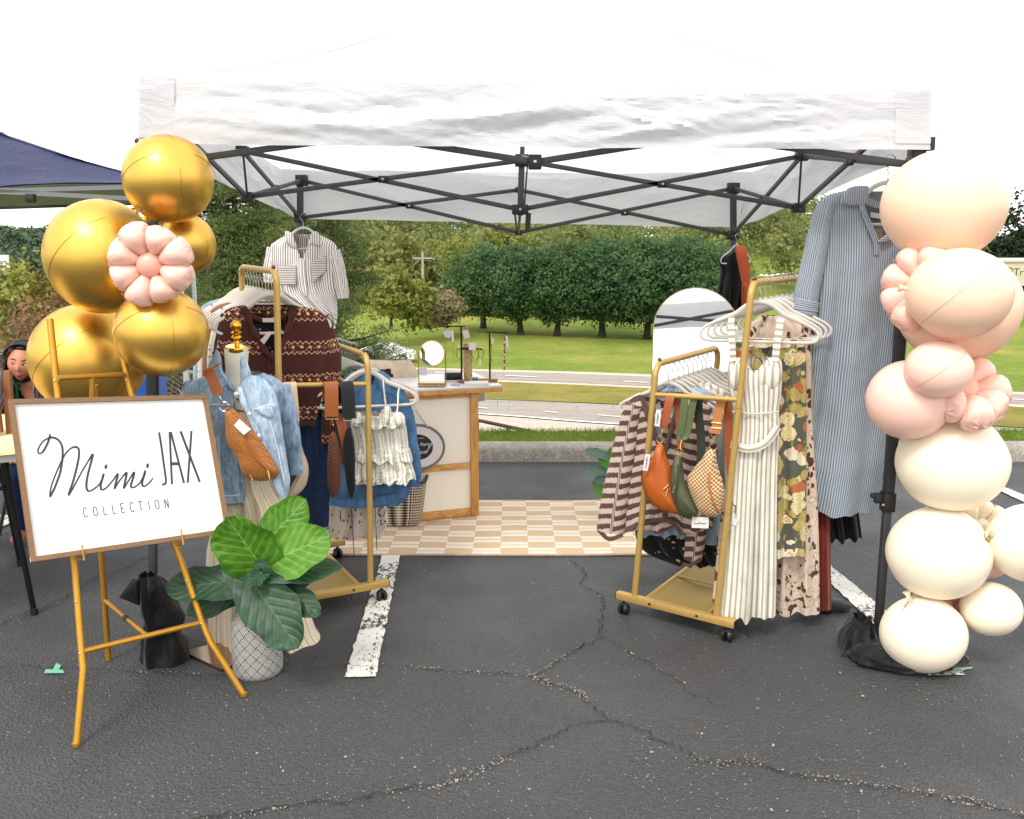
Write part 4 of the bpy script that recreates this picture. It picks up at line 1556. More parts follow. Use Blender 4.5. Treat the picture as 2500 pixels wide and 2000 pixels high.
def stroke(pts, w, mb, sm=6, closed=False, off=.0055):
    """flat brush stroke on the board; w half width in zoomed pixels"""
    pp = [Vector((x, y)) for x, y in pts]
    rw = w if hasattr(w, '__len__') else [w] * len(pp)
    if sm: pp, rw = spline(pp, list(rw), sm, closed)
    n = len(pp)
    L_, R_ = [], []
    for i, p in enumerate(pp):
        a_ = pp[i - 1] if (i > 0 or closed) else p
        b_ = pp[(i + 1) % n] if (i < n - 1 or closed) else p
        t = b_ - a_
        t = t.normalized() if t.length > 1e-6 else Vector((0, 1))
        nn = Vector((-t.y, t.x)) * rw[i]
        L_.append(Spx(*zx(p + nn), off)); R_.append(Spx(*zx(p - nn), off))
    m_ = n if closed else n - 1
    mb.add(L_ + R_, [(i, (i + 1) % n, n + (i + 1) % n, n + i) for i in range(m_)])
    return mb
mimi = [(290, 275), (285, 310), (272, 360), (250, 410), (215, 475), (180, 505), (155, 500), (150, 470), (170, 420), (210, 365), (260, 335), (310, 322), (360, 335), (400, 370), (425, 420), (433, 490), (430, 560), (422, 630), (405, 720), (375, 810), (340, 900), (305, 970), (290, 1000), (288, 965), (300, 890), (330, 800), (375, 690), (430, 570), (480, 490), (530, 445), (575, 430), (605, 440), (620, 475), (615, 560), (590, 680), (550, 830), (515, 930), (500, 985), (540, 920), (600, 810), (660, 700), (720, 600), (775, 515), (770, 560), (745, 650), (720, 750), (705, 840), (706, 900), (720, 930), (745, 935), (790, 910), (840, 870), (865, 840), (885, 790), (902, 735), (885, 800), (868, 860), (870, 910), (890, 920), (930, 900), (980, 845), (1020, 795), (1060, 740), (1060, 770), (1040, 840), (1025, 910), (1060, 850), (1110, 780), (1160, 725), (1160, 760), (1145, 830), (1130, 905), (1165, 850), (1205, 785), (1250, 720), (1240, 780), (1220, 840), (1212, 880), (1235, 895), (1270, 880), (1315, 840), (1350, 780), (1378, 700), (1360, 770), (1342, 830), (1345, 870), (1365, 880), (1400, 860), (1440, 820), (1470, 780)]
mb = MB()
wid = []
for i, p in enumerate(mimi):
    q = mimi[min(i + 1, len(mimi) - 1)]
    up_ = q[1] < p[1]
    wid.append(9 if up_ else 12.5)
wid[0] = 5; wid[-1] = 5
stroke(mimi, wid, mb, 5)
for c in ((927, 657), (1403, 645)):
    vs = [Spx(*zx((c[0] + 17 * math.cos(t) + 4 * math.sin(t), c[1] - 28 * math.sin(t))), .0055) for t in [i / 18 * 6.2832 for i in range(18)]]
    mb.add(vs, [tuple(range(18))])
ob('script_lettering', mb, INK, sg, smooth=False)
mb = MB()
stroke([(1535, 262), (1562, 430), (1585, 600), (1608, 760), (1613, 815), (1604, 850), (1568, 862)], 12, mb, 5)
stroke([(1655, 258), (1682, 858)], 12, mb, 0)
stroke([(1668, 258), (1820, 845)], 12, mb, 0, off=.0058)
stroke([(1672, 622), (1762, 622)], 17, mb, 0, off=.0061)
stroke([(1780, 250), (2000, 832)], 13, mb, 0)
stroke([(1905, 247), (1862, 840)], 12, mb, 0, off=.0058)
ob('block_lettering', mb, INK, sg, smooth=False)
glyph = {'C': [[(.95, .22), (.8, .04), (.5, 0), (.2, .06), (.08, .25), (.08, .75), (.2, .94), (.5, 1), (.8, .95), (.95, .78)]],
         'O': [[(.5, 0), (.85, .1), (.95, .3), (.95, .7), (.85, .9), (.5, 1), (.15, .9), (.05, .7), (.05, .3), (.15, .1), (.5, 0)]],
         'L': [[(.1, 0), (.1, 1), (.1, 1)], [(.1, 1), (.95, 1)]], 'E': [[(.1, 0), (.1, 1)], [(.1, 0), (.9, 0)], [(.1, .5), (.8, .5)], [(.1, 1), (.9, 1)]],
         'T': [[(.5, 0), (.5, 1)], [(0, 0), (1, 0)]], 'I': [[(.5, 0), (.5, 1)]], 'N': [[(.1, 1), (.1, 0)], [(.1, 0), (.9, 1)], [(.9, 1), (.9, 0)]]}
mb = MB()
for ch, cx_, cy_ in zip('COLLECTION', (690, 805, 918, 1022, 1120, 1226, 1324, 1420, 1511, 1620), (1178, 1166, 1153, 1141, 1130, 1118, 1107, 1097, 1088, 1077)):
    for k, st_ in enumerate(glyph[ch]):
        pts = [(cx_ + (x - .5) * 44 + (y - .5) * 18, cy_ + (y - .5) * 105 - (x - .5) * 6) for x, y in st_]
        stroke(pts, 4.6, mb, 4 if ch in 'CO' else 0, off=.0055 + k * .0002)
ob('small_lettering', mb, INK, sg, smooth=False)

easel = thing('easel', 'gold tubular steel easel holding the white sign', 'easel', G(392, 1700))
lp = [(186.5, 1822, 2.84), (203, 1633, 2.925), (199, 1592, 2.95), (181, 1366, 3.06), (141, 966, 3.24), (122, 780, 3.33)]
rp = [(596, 1700, 3.185), (513, 1566, 3.215), (494, 1520, 3.24), (429, 1331, 3.30), (322, 965, 3.42), (278, 780, 3.49)]
LP3 = [P(*p) for p in lp]; RP3 = [P(*p) for p in rp]
LP3[0].z = RP3[0].z = .004
for pts in (LP3, RP3):
    mb = MB(); mb.tube(pts[:2] + [pts[1].lerp(pts[2], .5)] + pts[2:], .0115, 12); l_ = ob('leg', mb, GOLDP, easel)
    mb = MB(); mb.lathe(pts[0], [(.0125, 0), (.0125, .012)], 12); ob('foot_cap', mb, GOLDP, l_)
    mb = MB()
    for q in (pts[2], pts[3].lerp(pts[2], .45), pts[4].lerp(pts[5], .2)):
        mb.ball(q + Vector((.0, -.0115, 0)), .0045, 8, 6)
    ob('screw', mb, SCREW, l_)
mb = MB(); mb.tube([LP3[2] + Vector((0, .002, 0)), RP3[2] + Vector((0, .002, 0))], .0095, 10); ob('crossbar', mb, GOLDP, easel)
ta, tb = P(143, 923, 3.22), P(304, 915, 3.42)
mb = MB(); mb.tube([ta, tb], .0095, 10); ob('crossbar', mb, GOLDP, easel)
mb = MB(); mb.tube([ta.lerp(tb, .5), P(224, 1000, 3.32)], .0095, 10); ob('centre_post', mb, GOLDP, easel)
RB = [P(232, 940, 3.36), P(247, 1351, 3.43), P(255, 1465, 3.46), P(265, 1608, 3.48)]
RB[-1].z = .004
mb = MB(); mb.tube(RB, .011, 10); ob('rear_leg', mb, GOLDP, easel)
mb = MB(); mb.tube([RB[2], LP3[2].lerp(RP3[2], .52)], .008, 10); st_o = ob('strut', mb, GOLDP, easel)
mb = MB(); mb.tube([RB[2].lerp(LP3[2].lerp(RP3[2], .52), .5), RB[2].lerp(LP3[2].lerp(RP3[2], .52), .58)], .0095, 10); ob('strut_clip', mb, BLKP, st_o)
for pts, u in ((LP3, (197, 1332)), (RP3, (438, 1294))):
    h = Spx(u[0] + 6, u[1] + 34, .02)
    mb = MB(); mb.tube([pts[3], h - Vector((0, 0, .002)), Spx(u[0], u[1], .022)], .0032, 8); ob('hook', mb, GOLDP, easel)

# ================================================================== BALLOONS
def balloon_mat(name, col, rough, metal=0.0, sss=0.0):
    m = Mt(name, rough, metal)
    m.color(lin(col))
    h = m.noise(m.tc(), 5.0, 2)
    m.bump(h, .06, .02)
    if sss:
        m.translucent(lin(col), sss)
    return m.m
GOLDB = balloon_mat('gold_foil', '#e2b658', .38, 1.0)
GOLDS = simple('gold_seam', '#b58530', .35, .9)
PEACH = balloon_mat('peach_foil', '#fcd2b5', .38)
PINK = balloon_mat('pink_foil', '#fbcdbc', .38)
CREAM = balloon_mat('cream_foil', '#fbedd4', .42)
SEAMP = simple('pale_seam', '#d9b096', .5)
SEAMC = simple('cream_seam', '#cdbfa4', .5)
def balloon(cx, cy, rx, ry, Y, mat, seam, lab, group, rot=0.0, rd=None, knot=(0.3, -1), name='balloon', pucker=.03, seams=True):
    c = P(cx, cy, Y)
    k = (c - CAM).dot(FW) / FPX
    a, b = rx * k * .985, ry * k * .985
    dd = rd or (a + b) / 2
    t = thing(name, lab, 'balloon', c - Vector((0, 0, b)), group)
    M3 = Matrix.Rotation(rot, 3, 'Y')
    def fn(d):      # four welded gores: faint flats between the seams
        an = math.atan2(d.y, d.x)
        pl_ = 1 - .012 * (math.cos(4 * an) * .5 + .5) * (1 - d.z * d.z)
        return pl_ * (1 - pucker * max(0, abs(d.z) - .93) / .07)
    q = Matrix.Rotation(R(25 + (cx % 17) * 3), 3, 'Z') @ Matrix.Rotation(R(38 + (cy % 13) * 2), 3, 'X')
    mb = MB()
    base = MB(); base.ball((0, 0, 0), 1.0, 56, 36, fn=fn)
    pts = []
    for p in base.v:
        u = q @ Vector(p)
        u = Vector((u.x * a, u.y * dd, u.z * b))
        pts.append(c + M3 @ u)
    mb.add(pts, base.f, base.uv)
    bo = ob('body', mb, mat, t)
    if seams:
        for s in range(4):
            an = math.pi / 2 * s + math.pi / 4 * 0
            arc = []
            for i in range(5, 36):
                th = math.pi * i / 40
                d = Vector((math.sin(th) * math.cos(an), math.sin(th) * math.sin(an), math.cos(th)))
                u = q @ (d * fn(d) * 1.001)
                arc.append(c + M3 @ Vector((u.x * a, u.y * dd, u.z * b)))
            sm_ = MB(); sm_.tube(arc, .0011, 5); ob('seam', sm_, seam, bo)
    kd = Vector((knot[0], 0.25, knot[1])).normalized()
    kp = c + Vector((kd.x * a, kd.y * dd, kd.z * b)) * .99
    mb = MB(); mb.lathe(kp, [(.012, -.004), (.008, .008), (.014, .02), (.017, .026)], 10, kd); ob('tail', mb, mat, t)
    return t
gg = 'gold foil balloons of the left garland'
balloon(411, 438, 110, 108, 3.5, GOLDB, GOLDS, 'gold foil balloon at the very top of the gold garland', gg, knot=(-.6, -.8), rd=.155)
balloon(250, 627, 136, 141, 3.62, GOLDB, GOLDS, 'largest gold foil balloon, left of the pink flower balloon', gg, knot=(.6, .8))
balloon(455, 596, 71, 74, 3.66, GOLDB, GOLDS, 'smallest gold foil balloon, right of the pink flower balloon', gg, knot=(-.6, .6))
balloon(216, 876, 139, 137, 3.8, GOLDB, GOLDS, 'gold foil balloon behind the top of the easel', gg, knot=(.5, .8))
balloon(394, 812, 114, 110, 3.42, GOLDB, GOLDS, 'wide gold foil balloon just under the pink flower balloon', gg, knot=(-.5, .8))
gp = 'peach and pink foil balloons of the right garland'
balloon(2303, 503, 148, 138, 3.52, PEACH, SEAMP, 'large pale peach balloon at the top of the right garland', gp, knot=(.2, -1), seams=False)
balloon(2341, 718, 125, 113, 3.3, PEACH, SEAMP, 'peach balloon with a seam line, second from the top at the front', gp, knot=(-.9, .1))
balloon(2339, 748, 147, 141, 3.62, PEACH, SEAMP, 'large peach balloon half hidden behind the second one', gp, knot=(-.8, .3), seams=False)
balloon(2292, 902, 81, 73, 3.32, PINK, SEAMP, 'small pink balloon in front of the pink one beside the striped shirt dress', gp, knot=(.7, -.5))
balloon(2219, 976, 102, 99, 3.46, PINK, SEAMP, 'pink balloon against the striped shirt dress', gp, knot=(.8, .2), seams=False)
gc = 'cream foil balloons of the right garland'
balloon(2324, 1129, 133, 121, 3.5, CREAM, SEAMC, 'largest cream balloon, just below the pink ones', gc, knot=(-.2, -1), seams=False)
balloon(2291, 1350, 124, 115, 3.46, CREAM, SEAMC, 'cream balloon beside the tent leg, second cream one down', gc, knot=(.9, .1), seams=False)
balloon(2526, 1326, 116, 98, 3.4, CREAM, SEAMC, 'cream balloon cut off by the right edge of the picture', gc, knot=(-1, .1), seams=False)
balloon(2419, 1487, 73, 66, 3.42, CREAM, SEAMC, 'small cream balloon low at the right edge', gc, knot=(-.6, .7), seams=False)
balloon(2254, 1548, 103.5, 93, 3.4, CREAM, SEAMC, 'lowest cream balloon resting on the black weight bag', gc, knot=(-.3, .9), seams=False)
balloon(2416, 1375, 42, 38, 3.62, PINK, SEAMP, 'small peach balloon peeping out between two cream ones', gp, knot=(0, 1), seams=False)
# raffia ties where balloons meet
TWINE = simple('jute_twine', '#a07a44', .9)
def tie(px, py, Y, ang, lab, n=9):
    c = P(px, py, Y)
    t = MB()
    rd = random.Random(int(px))
    for i in range(n):
        a0 = ang + rd.gauss(0, .5)
        L = rd.uniform(.02, .05)
        d = Vector((math.cos(a0), rd.uniform(-.5, -.1), math.sin(a0))).normalized()
        t.tube([c - d * L * .4, c + Vector((rd.gauss(0, .005), -.008, rd.gauss(0, .005))), c + d * L], .0016, 5)
    ob('twine_tie', t, TWINE, label=lab, cat='twine', group='twine ties of the garlands')
tie(334, 510, 3.42, -.5, 'knot of jute twine between the two upper gold balloons')
tie(2408, 1320, 3.36, 1.4, 'jute twine between the two cream balloons at the right edge')
tie(2224, 1462, 3.33, -2.2, 'thread of twine on the lowest cream balloon', 4)

def flower(cx, cy, Rpx, Y, mat, lab, normal, n=8, spin=0.0, depth=.044):
    c = P(cx, cy, Y)
    k = (c - CAM).dot(FW) / FPX
    Rm = Rpx * k
    N_ = Vector(normal).normalized()
    u = N_.cross(Vector((0, 0, 1))).normalized()
    v = u.cross(N_).normalized()
    t = thing('flower_balloon', lab, 'balloon', c - Vector((0, 0, Rm)), 'pink flower balloons')
    for i in range(n):
        a = spin + i / n * 6.2832
        d = u * math.cos(a) + v * math.sin(a)
        s = u * -math.sin(a) + v * math.cos(a)
        L = Rm * (.98 + .06 * math.sin(i * 2.3))
        mb = MB()
        nr, ns = 18, 18
        vs, fs, uvs = [], [], []
        for ii in range(nr + 1):
            f = ii / nr
            r = Rm * .26 + (L - Rm * .26) * f
            wd = Rm * (.11 + .225 * math.sin(min(1, f * 1.02) * 2.05) ** 1.0) * (1 if f < .78 else math.sqrt(max(0.001, 1 - ((f - .78) / .225) ** 2)))
            th = depth * (0.5 + 1.1 * math.sin(min(1.0, f * .95 + .03) * 3.0)) * (1 if f < .8 else math.sqrt(max(.02, 1 - ((f - .8) / .21) ** 2)))
            for j in range(ns):
                b = j / ns * 6.2832
                cr = 1 + (.07 * math.cos(b * 9 + i) * max(0, f - .72) * 3)
                p = c + d * r * (1 if f < .8 else 1 - .03 * (math.cos(b * 7 + i * 2) + 1) * (f - .8) / .2) + s * wd * math.cos(b) * cr + N_ * th * math.sin(b) * cr
                vs.append(p); uvs.append((f, j / ns))
        for ii in range(nr):
            for j in range(ns):
                fs.append((ii * ns + j, ii * ns + (j + 1) % ns, (ii + 1) * ns + (j + 1) % ns, (ii + 1) * ns + j))
        fs.append(tuple(range(ns - 1, -1, -1))); fs.append(tuple(range(nr * ns, (nr + 1) * ns)))
        mb.add(vs, fs, uvs)
        po = ob('petal', mb, mat, t)
        ed = MB()          # welded edge with short crimps
        for q in range(6):
            f = -.9 + q * .36
            tipc = c + d * L * (1.0 - .16 * f * f * .7) + s * Rm * .36 * f
            ed.tube([tipc - d * Rm * .03 + N_ * depth * .3, tipc - d * Rm * .13 + N_ * depth * 1.0], .0013, 4)
        ob('crimp', ed, SEAMP, po)
    mb = MB()
    rot = Matrix((u, v, N_)).transposed()
    mb.ball(c + N_ * depth * .35, (Rm * .29, Rm * .29, depth * .8), 26, 14, rot)
    ob('flower_centre', mb, FCENT if mat is PETAL else mat, t)
    return t
def petal_mat():
    m = Mt('petal_foil', .33)
    m.color(lin('#f6c6b6'))
    m.bump(m.noise(m.tc(), 24, 3, .6, 1.0), .35, .008)
    return m.m
PETAL = petal_mat()
FCENT = balloon_mat('flower_centre_foil', '#efb09c', .4)
flower(368, 646, 106, 3.3, PETAL, 'pink flower balloon with eight petals in the middle of the gold balloons', (.06, -1, -.04), 8, .39)
flower(2252, 700, 112, 3.42, PETAL, 'pink flower balloon seen edge-on beside the shirt dress', (-.80, -.52, .30), 8, .2)
flower(2352, 952, 118, 3.44, PETAL, 'pink flower balloon whose petals point right below the peach balloons', (.10, -.62, .8), 8, .1)
flower(2390, 1290, 78, 3.62, CREAM, 'cream flower balloon behind the balloons at the right edge', (.1, -.8, .5), 8, .3)
flower(2300, 1480, 70, 3.55, PETAL, 'pink flower balloon mostly hidden behind the lowest cream balloon', (.2, -.8, .5), 8, .3)

# ================================================================== WEIGHT BAGS, TAPE
BLKN = cloth('black_nylon', '#101113', .55, 12, .8, .03)
pl = Pl(374, 3.5)
t = thing('weight_bag', 'black cloth weight bag slumped round the left tent leg', 'bag', G(390, 1612), 'weight bags on the tent legs')
mb = garment([(1402, 342, 380, .5), (1425, 344, 402, .8), (1470, 350, 426, 1), (1512, 354, 449, 1.15), (1544, 348, 440, 1), (1580, 342, 456, 1.2), (1606, 344, 464, 1.2), (1618, 352, 458, .8)], pl, .075, (2, .012), 5, 44, 60, grow=(.9, 1), crumple=.034)
ob('bag_body', mb, BLKN, t)
mb = puff([(302, 1446), (318, 1424), (334, 1404), (352, 1404), (356, 1436), (352, 1468), (330, 1456)], pl, .02, .05, seed=3, wr=.02, sm=1, power=.3)
ob('flap', mb, BLKN, t)
pl = Pl(2080, 3.6)
t = thing('weight_bag', 'black nylon weight bag with webbing straps at the right tent leg', 'bag', G(2085, 1640), 'weight bags on the tent legs')
mb = garment([(1512, 2092, 2125, .7), (1535, 2066, 2132, 1), (1575, 2048, 2134, 1.2), (1615, 2056, 2132, 1.2), (1640, 2062, 2112, .9)], pl, .085, (2, .012), 9, 40, 40, grow=(.8, 1.1), crumple=.034)
ob('bag_body', mb, BLKN, t)
mb = MB(); ribbon([pl(2062, 1546, .07), pl(2046, 1575, .09), pl(2022, 1602, .09), pl(2014, 1610, .08), pl(2032, 1620, .08), pl(2062, 1612, .08)], .026, .003, (0.3, .4, 1), mb); ob('strap', mb, BLKN, t)
mb = MB(); ribbon([pl(2085, 1530, .03), pl(2110, 1504, .04), pl(2122, 1500, .03), pl(2132, 1520, .03)], .02, .003, (0, 1, .3), mb); ob('strap', mb, BLKN, t)
mb = MB(); mb.box(pl(2138, 1580, .02), (.06, .05, .1), bev=.01); mb.box(pl(2140, 1612, .05), (.03, .02, .05), bev=.004); ob('buckle', mb, BLKP, t)
pl = Pl(2200, 3.55)
t = thing('weight_bag', 'flat black weight bag lying under the lowest cream balloon', 'bag', G(2230, 1660), 'weight bags on the tent legs')
mb = MB()
c = G(2215, 1620); c.z = .035
mb.ball(c, (.22, .13, .045), 32, 16, fn=lambda d: 1 + .16 * noise.noise(d * 2.6))
ob('bag_body', mb, BLKN, t)
TAPE = simple('mint_tape', '#6fb295', .7, var=.08)
def tape(pts, lab):
    mb = MB()
    vs = [G(*p) for p in pts]
    mb.add([(v.x, v.y, .009 + h) for v, h in zip(vs, (0, 0, .001, .001))] + [(v.x, v.y, .0075 + h) for v, h in zip(vs, (0, 0, .001, .001))], [(0, 1, 2, 3), (7, 6, 5, 4)] + [(i, 4 + i, 4 + (i + 1) % 4, (i + 1) % 4) for i in range(4)])
    ob('tape_strip', mb, TAPE, label=lab, cat='tape', group='mint tape marks', smooth=False)
tape([(108, 1648), (157, 1648), (154, 1641), (112, 1640)], 'mint green tape strip lying flat left of the easel')
tape([(128, 1644), (140, 1646), (150, 1630), (138, 1624)], 'mint green tape strip crossing the flat one left of the easel')

# ================================================================== POTTED PLANT
def mat_leafp(name, c1, c2, vein, rough=.35, trans=.2):
    m = Mt(name, rough)
    u, v, _ = m.xyz(m.tc('UV'))        # u along the midrib 0..1, v across -1..1
    av = m.math('ABSOLUTE', v)
    side = m.math('ADD', m.math('MULTIPLY', u, 7.0), m.math('MULTIPLY', av, -2.6))
    fr = m.math('ABSOLUTE', m.math('SUBTRACT', m.math('FRACT', side), .5))
    lines = m.mapr(fr, .0, .055, 1, 0)
    lines = m.math('MULTIPLY', lines, m.mapr(av, .82, .95, 1, 0))
    mid = m.mapr(av, .015, .04, 1, 0)
    f = m.math('MAXIMUM', lines, mid)
    base = m.mix(m.mapr(m.noise(m.tc('UV'), 4, 4), .3, .7), lin(c1), lin(c2))
    base = m.mix(m.math('MULTIPLY', m.mapr(fr, .1, .5), .35), base, tuple(x * .6 for x in lin(c1)[:3]) + (1,))
    c = m.mix(m.math('MULTIPLY', f, .42), base, lin(vein))
    m.color(c)
    m.bump(m.mapr(fr, 0, .3), .3, .006)
    if trans: m.translucent(c, trans)
    return m.m
LF_BR = mat_leafp('bright_leaf', '#3f7a17', '#6ba02f', '#a9c96a', .45, .3)
LF_LT = mat_leafp('light_leaf', '#568f2b', '#7fb246', '#b9d585', .45, .3)
LF_SHADE = mat_leafp('shaded_leaf', '#15351d', '#234d2b', '#4f7d4f', .5, .1)  # leaves lying in shade: the shade is put into this darker green
def leaf(base, tip, w, Yb, Yt, mat, parent, face=(0, -1, .25), cup=.18, wave=.05, seed=0, droop=.0, heart=.32):
    b, t_ = P(base[0], base[1], Yb), P(tip[0], tip[1], Yt)
    d = t_ - b
    L = d.length
    d.normalize()
    n = Vector(face); n = (n - d * n.dot(d)).normalized()
    s = d.cross(n).normalized()
    W = w * (b - CAM).dot(FW) / FPX * .5
    nu, nv = 22, 18
    def f(u, v):
        x = (v - .5) * 2
        # outline: heart-shaped at the base, pointed tip
        wd = W * (max(0, 1 - abs((u - .42) / .58 if u > .42 else (.42 - u) / .62) ** 2.1)) ** .58
        back = -heart * L * (abs(x) ** 1.5) * max(0, 1 - u * 2.6) ** 1.2
        edge = 1 + .07 * math.sin(u * 13 + seed + x) * abs(x) ** 3
        p = b + d * (L * u + back) + s * wd * x * edge
        h = cup * W * (x * x) + wave * W * math.sin(u * 9 + seed + x * 2) * abs(x) ** 1.5 + wave * .8 * W * math.sin(u * 44) * abs(x) * .35 - droop * L * u * u
        return p + n * h
    mb = MB(); mb.grid(f, nv, nu)
    # grid(u across) -> swap so u runs along the midrib
    mb = MB()
    mb.grid(lambda v, u: f(u, v), nv, nu, lambda v, u: (u, (v - .5) * 2))
    return ob('leaf', mb, mat, parent)
potp = G(631, 1640)
pot = thing('potted_plant', 'big-leaved green plant in a black and white patterned pot', 'plant', potp)
def mat_pot():
    m = Mt('patterned_pot', .7)
    u, v, _ = m.xyz(m.tc('UV'))
    gu = m.math('FRACT', m.math('MULTIPLY', u, 14.0))
    gv = m.math('FRACT', m.math('MULTIPLY', v, 22.0))
    x = m.math('SUBTRACT', gu, .5); y = m.math('SUBTRACT', gv, .5)
    an = m.math('ARCTAN2', y, x)
    r = m.math('SQRT', m.math('ADD', m.math('MULTIPLY', x, x), m.math('MULTIPLY', y, y)))
    ray_ = m.math('GREATER_THAN', m.math('SINE', m.math('MULTIPLY', an, 20.0)), .25)
    dm = m.math('ADD', m.math('ABSOLUTE', x), m.math('ABSOLUTE', y))
    diam = m.math('LESS_THAN', dm, .1)
    cross = m.math('LESS_THAN', m.math('ABSOLUTE', m.math('SUBTRACT', m.math('ABSOLUTE', x), m.math('ABSOLUTE', y))), .03)
    inn = m.math('GREATER_THAN', r, .12)
    f = m.math('MAXIMUM', m.math('MULTIPLY', ray_, inn), m.math('MAXIMUM', diam, cross))
    m.color(m.mix(f, lin('#c9c7c0'), lin('#2b2b2c')))
    m.bump(f, .3, .002)
    return m.m
rp_ = .094
ph_ = .262
mb = MB()
mb.lathe(potp, [(.082, 0), (.092, .012), (rp_, .03), (rp_ + .001, .1), (rp_, .2), (.089, .226)], 48, capt=False)
for i in range(len(mb.uv)):
    mb.uv[i] = (mb.uv[i][0], mb.uv[i][1])
ob('pot', mb, mat_pot(), pot)
mb = MB(); mb.lathe(potp, [(.0885, .225), (.08, .24), (.076, .255), (.074, .262), (.066, .262), (.064, .235)], 40, capb=False, capt=False); ob('rim', mb, mat_concrete('pot_rim_cement', '#8d8678', '#a39a8b', 60), pot)
mb = MB(); mb.lathe(potp, [(.066, .236), (.066, .24)], 24); ob('soil', mb, simple('soil', '#2b2119', .95, var=.3, vs=40), pot)
X4 = lambda x, y: (400 + x * .3942, 1100 + y * .3942)
lv = [  # base, tip, width(zoom px), Yb, Yt, mat, face, cup, droop
    ((600, 712), (385, 408), 395, 3.27, 3.20, LF_BR, (-.2, -1, .3), .16),
    ((655, 690), (1042, 520), 310, 3.27, 3.18, LF_LT, (.1, -1, .45), .14),
    ((640, 560), (885, 300), 250, 3.38, 3.42, LF_BR, (0, -1, .3), .14),
    ((470, 800), (8, 860), 255, 3.32, 3.28, LF_SHADE, (-.15, -.7, .75), .12),
    ((480, 850), (140, 1015), 180, 3.36, 3.3, LF_SHADE, (0, -1, .4), .1),
    ((545, 810), (835, 1228), 330, 3.24, 3.12, LF_SHADE, (.1, -1, .35), .14),
    ((560, 740), (1108, 722), 210, 3.28, 3.22, LF_SHADE, (.05, -.55, .85), -.12),
    ((640, 830), (975, 1015), 200, 3.28, 3.2, LF_SHADE, (.15, -.9, .5), .12),
    ((680, 850), (935, 750), 170, 3.36, 3.4, LF_SHADE, (0, -1, .3), .1),
    ((600, 760), (500, 840), 120, 3.22, 3.16, LF_SHADE, (0, -.6, .8), -.1),
]
for i, (b_, t_, w, yb, yt, mt, fc, cup) in enumerate(lv):
    bb, tt = X4(*b_), X4(*t_)
    leaf(bb, tt, w * .3942, yb, yt, mt, pot, fc, cup, .11, i * 1.7)
    sp_ = P(bb[0], bb[1], yb)
    top_ = potp + Vector((0, 0, .24))
    mb = MB(); mb.tube([top_ + Vector((.01 * math.sin(i * 2), .01 * math.cos(i), 0)), top_.lerp(sp_, .6) + Vector((0, .02, .03)), sp_ + Vector((0, .004, 0))], [.005, .0045, .0035], 8, smooth=5); ob('stem', mb, simple('stem_green', '#58743a', .5), pot)

# ================================================================== MANNEQUIN, DRESS, DENIM JACKET, BAG
def denim_mat(name, dark, light, cont=.5, wr=10):
    def bl(m, u, v):
        n1 = m.noise(m.tc(), 11, 6, .75)
        n2 = m.noise(m.vscale(m.tc(), (1, 1, .3)), 60, 4, .8)
        f = m.math('ADD', m.mapr(n1, .3, .7, 0, .55), m.mapr(n2, .38, .62, 0, .45))
        return m.mix(f, lin(dark), lin(light))
    return cloth(name, dark, .9, wr, .9, .035, build=bl)
DENIM_L = denim_mat('acid_wash_denim', '#3f5a78', '#a9bfd0')
DENIM_L2 = denim_mat('acid_wash_denim_pale', '#5f7d9b', '#c6d6e2')
DENIM_D = denim_mat('dark_denim', '#10203d', '#22375a')
DENIM_M = denim_mat('mid_denim', '#2f5178', '#5b82a8')
STITCH = simple('denim_stitch', '#c9d3d8', .9)
def cream_dress(m, u, v):
    a = m.math('ADD', u, m.math('MULTIPLY', m.noise(m.comb(0, m.math('MULTIPLY', v, 3.0)), 2), .01))
    f = m.math('GREATER_THAN', m.math('FRACT', m.math('MULTIPLY', a, 26.0)), .9)
    return m.mix(f, lin('#e6d6bc'), lin('#a98f6c'))
CREAMD = cloth('cream_striped_cotton', '#d6c2a3', .85, 16, .5, .02, trans=.12, build=cream_dress)
SKIN_W = simple('mannequin_canvas', '#d8d2c4', .8, bump=.1, bs=300, bd=.001)
GOLDC = simple('polished_gold', '#d6a52a', .1, 1.0)
pm = Pl(590, 3.70, -.05)
mq = thing('mannequin', 'white tailor mannequin with a gold neck cap and finial', 'mannequin', G(570, 1600))
mb = garment([(850, 549, 607, 1), (880, 551, 604, 1), (905, 552, 604, .95), (925, 545, 612, 1.0), (945, 500, 660, 1.4), (990, 480, 680, 2.0), (1060, 488, 676, 2.2), (1150, 510, 655, 1.9), (1190, 515, 655, 1.9), (1280, 500, 675, 2.0)], pm, .042, (1, 0), 1, 32, 50, crumple=0)
ob('torso', mb, SKIN_W, mq)
cp = pm(579, 849)
mb = MB(); mb.lathe(cp, [(.044, -.012), (.0455, -.008), (.0455, .004), (.044, .007), (.01, .0075), (.0085, .016), (.012, .02), (.009, .026), (.009, .034), (.015, .038), (.02, .043), (.015, .049), (.011, .052), (.018, .056), (.02, .062), (.012, .067), (.012, .07), (.02, .078), (.0225, .088), (.02, .098), (.01, .106), (.002, .109)], 32, (.03, -.12, 1)); ob('neck_cap', mb, GOLDC, mq)
bc = pm(579, 1280)
fl = G(548, 1590)
mb = MB(); mb.tube([bc, (bc.x, bc.y + .02, .03)], .016, 12); ob('pole', mb, CHROME, mq)
ROSEG = simple('rose_mirror_plate', '#b89c8c', .12, 1.0)
q = [G(446, 1598), G(540, 1643), G(668, 1600), G(590, 1565)]
mb = MB(); mb.add([(p.x, p.y, .016) for p in q] + [(p.x, p.y, .002) for p in q], [(0, 1, 2, 3), (7, 6, 5, 4)] + [(i, 4 + i, 4 + (i + 1) % 4, (i + 1) % 4) for i in range(4)]); ob('base_plate', mb, ROSEG, mq, smooth=False)

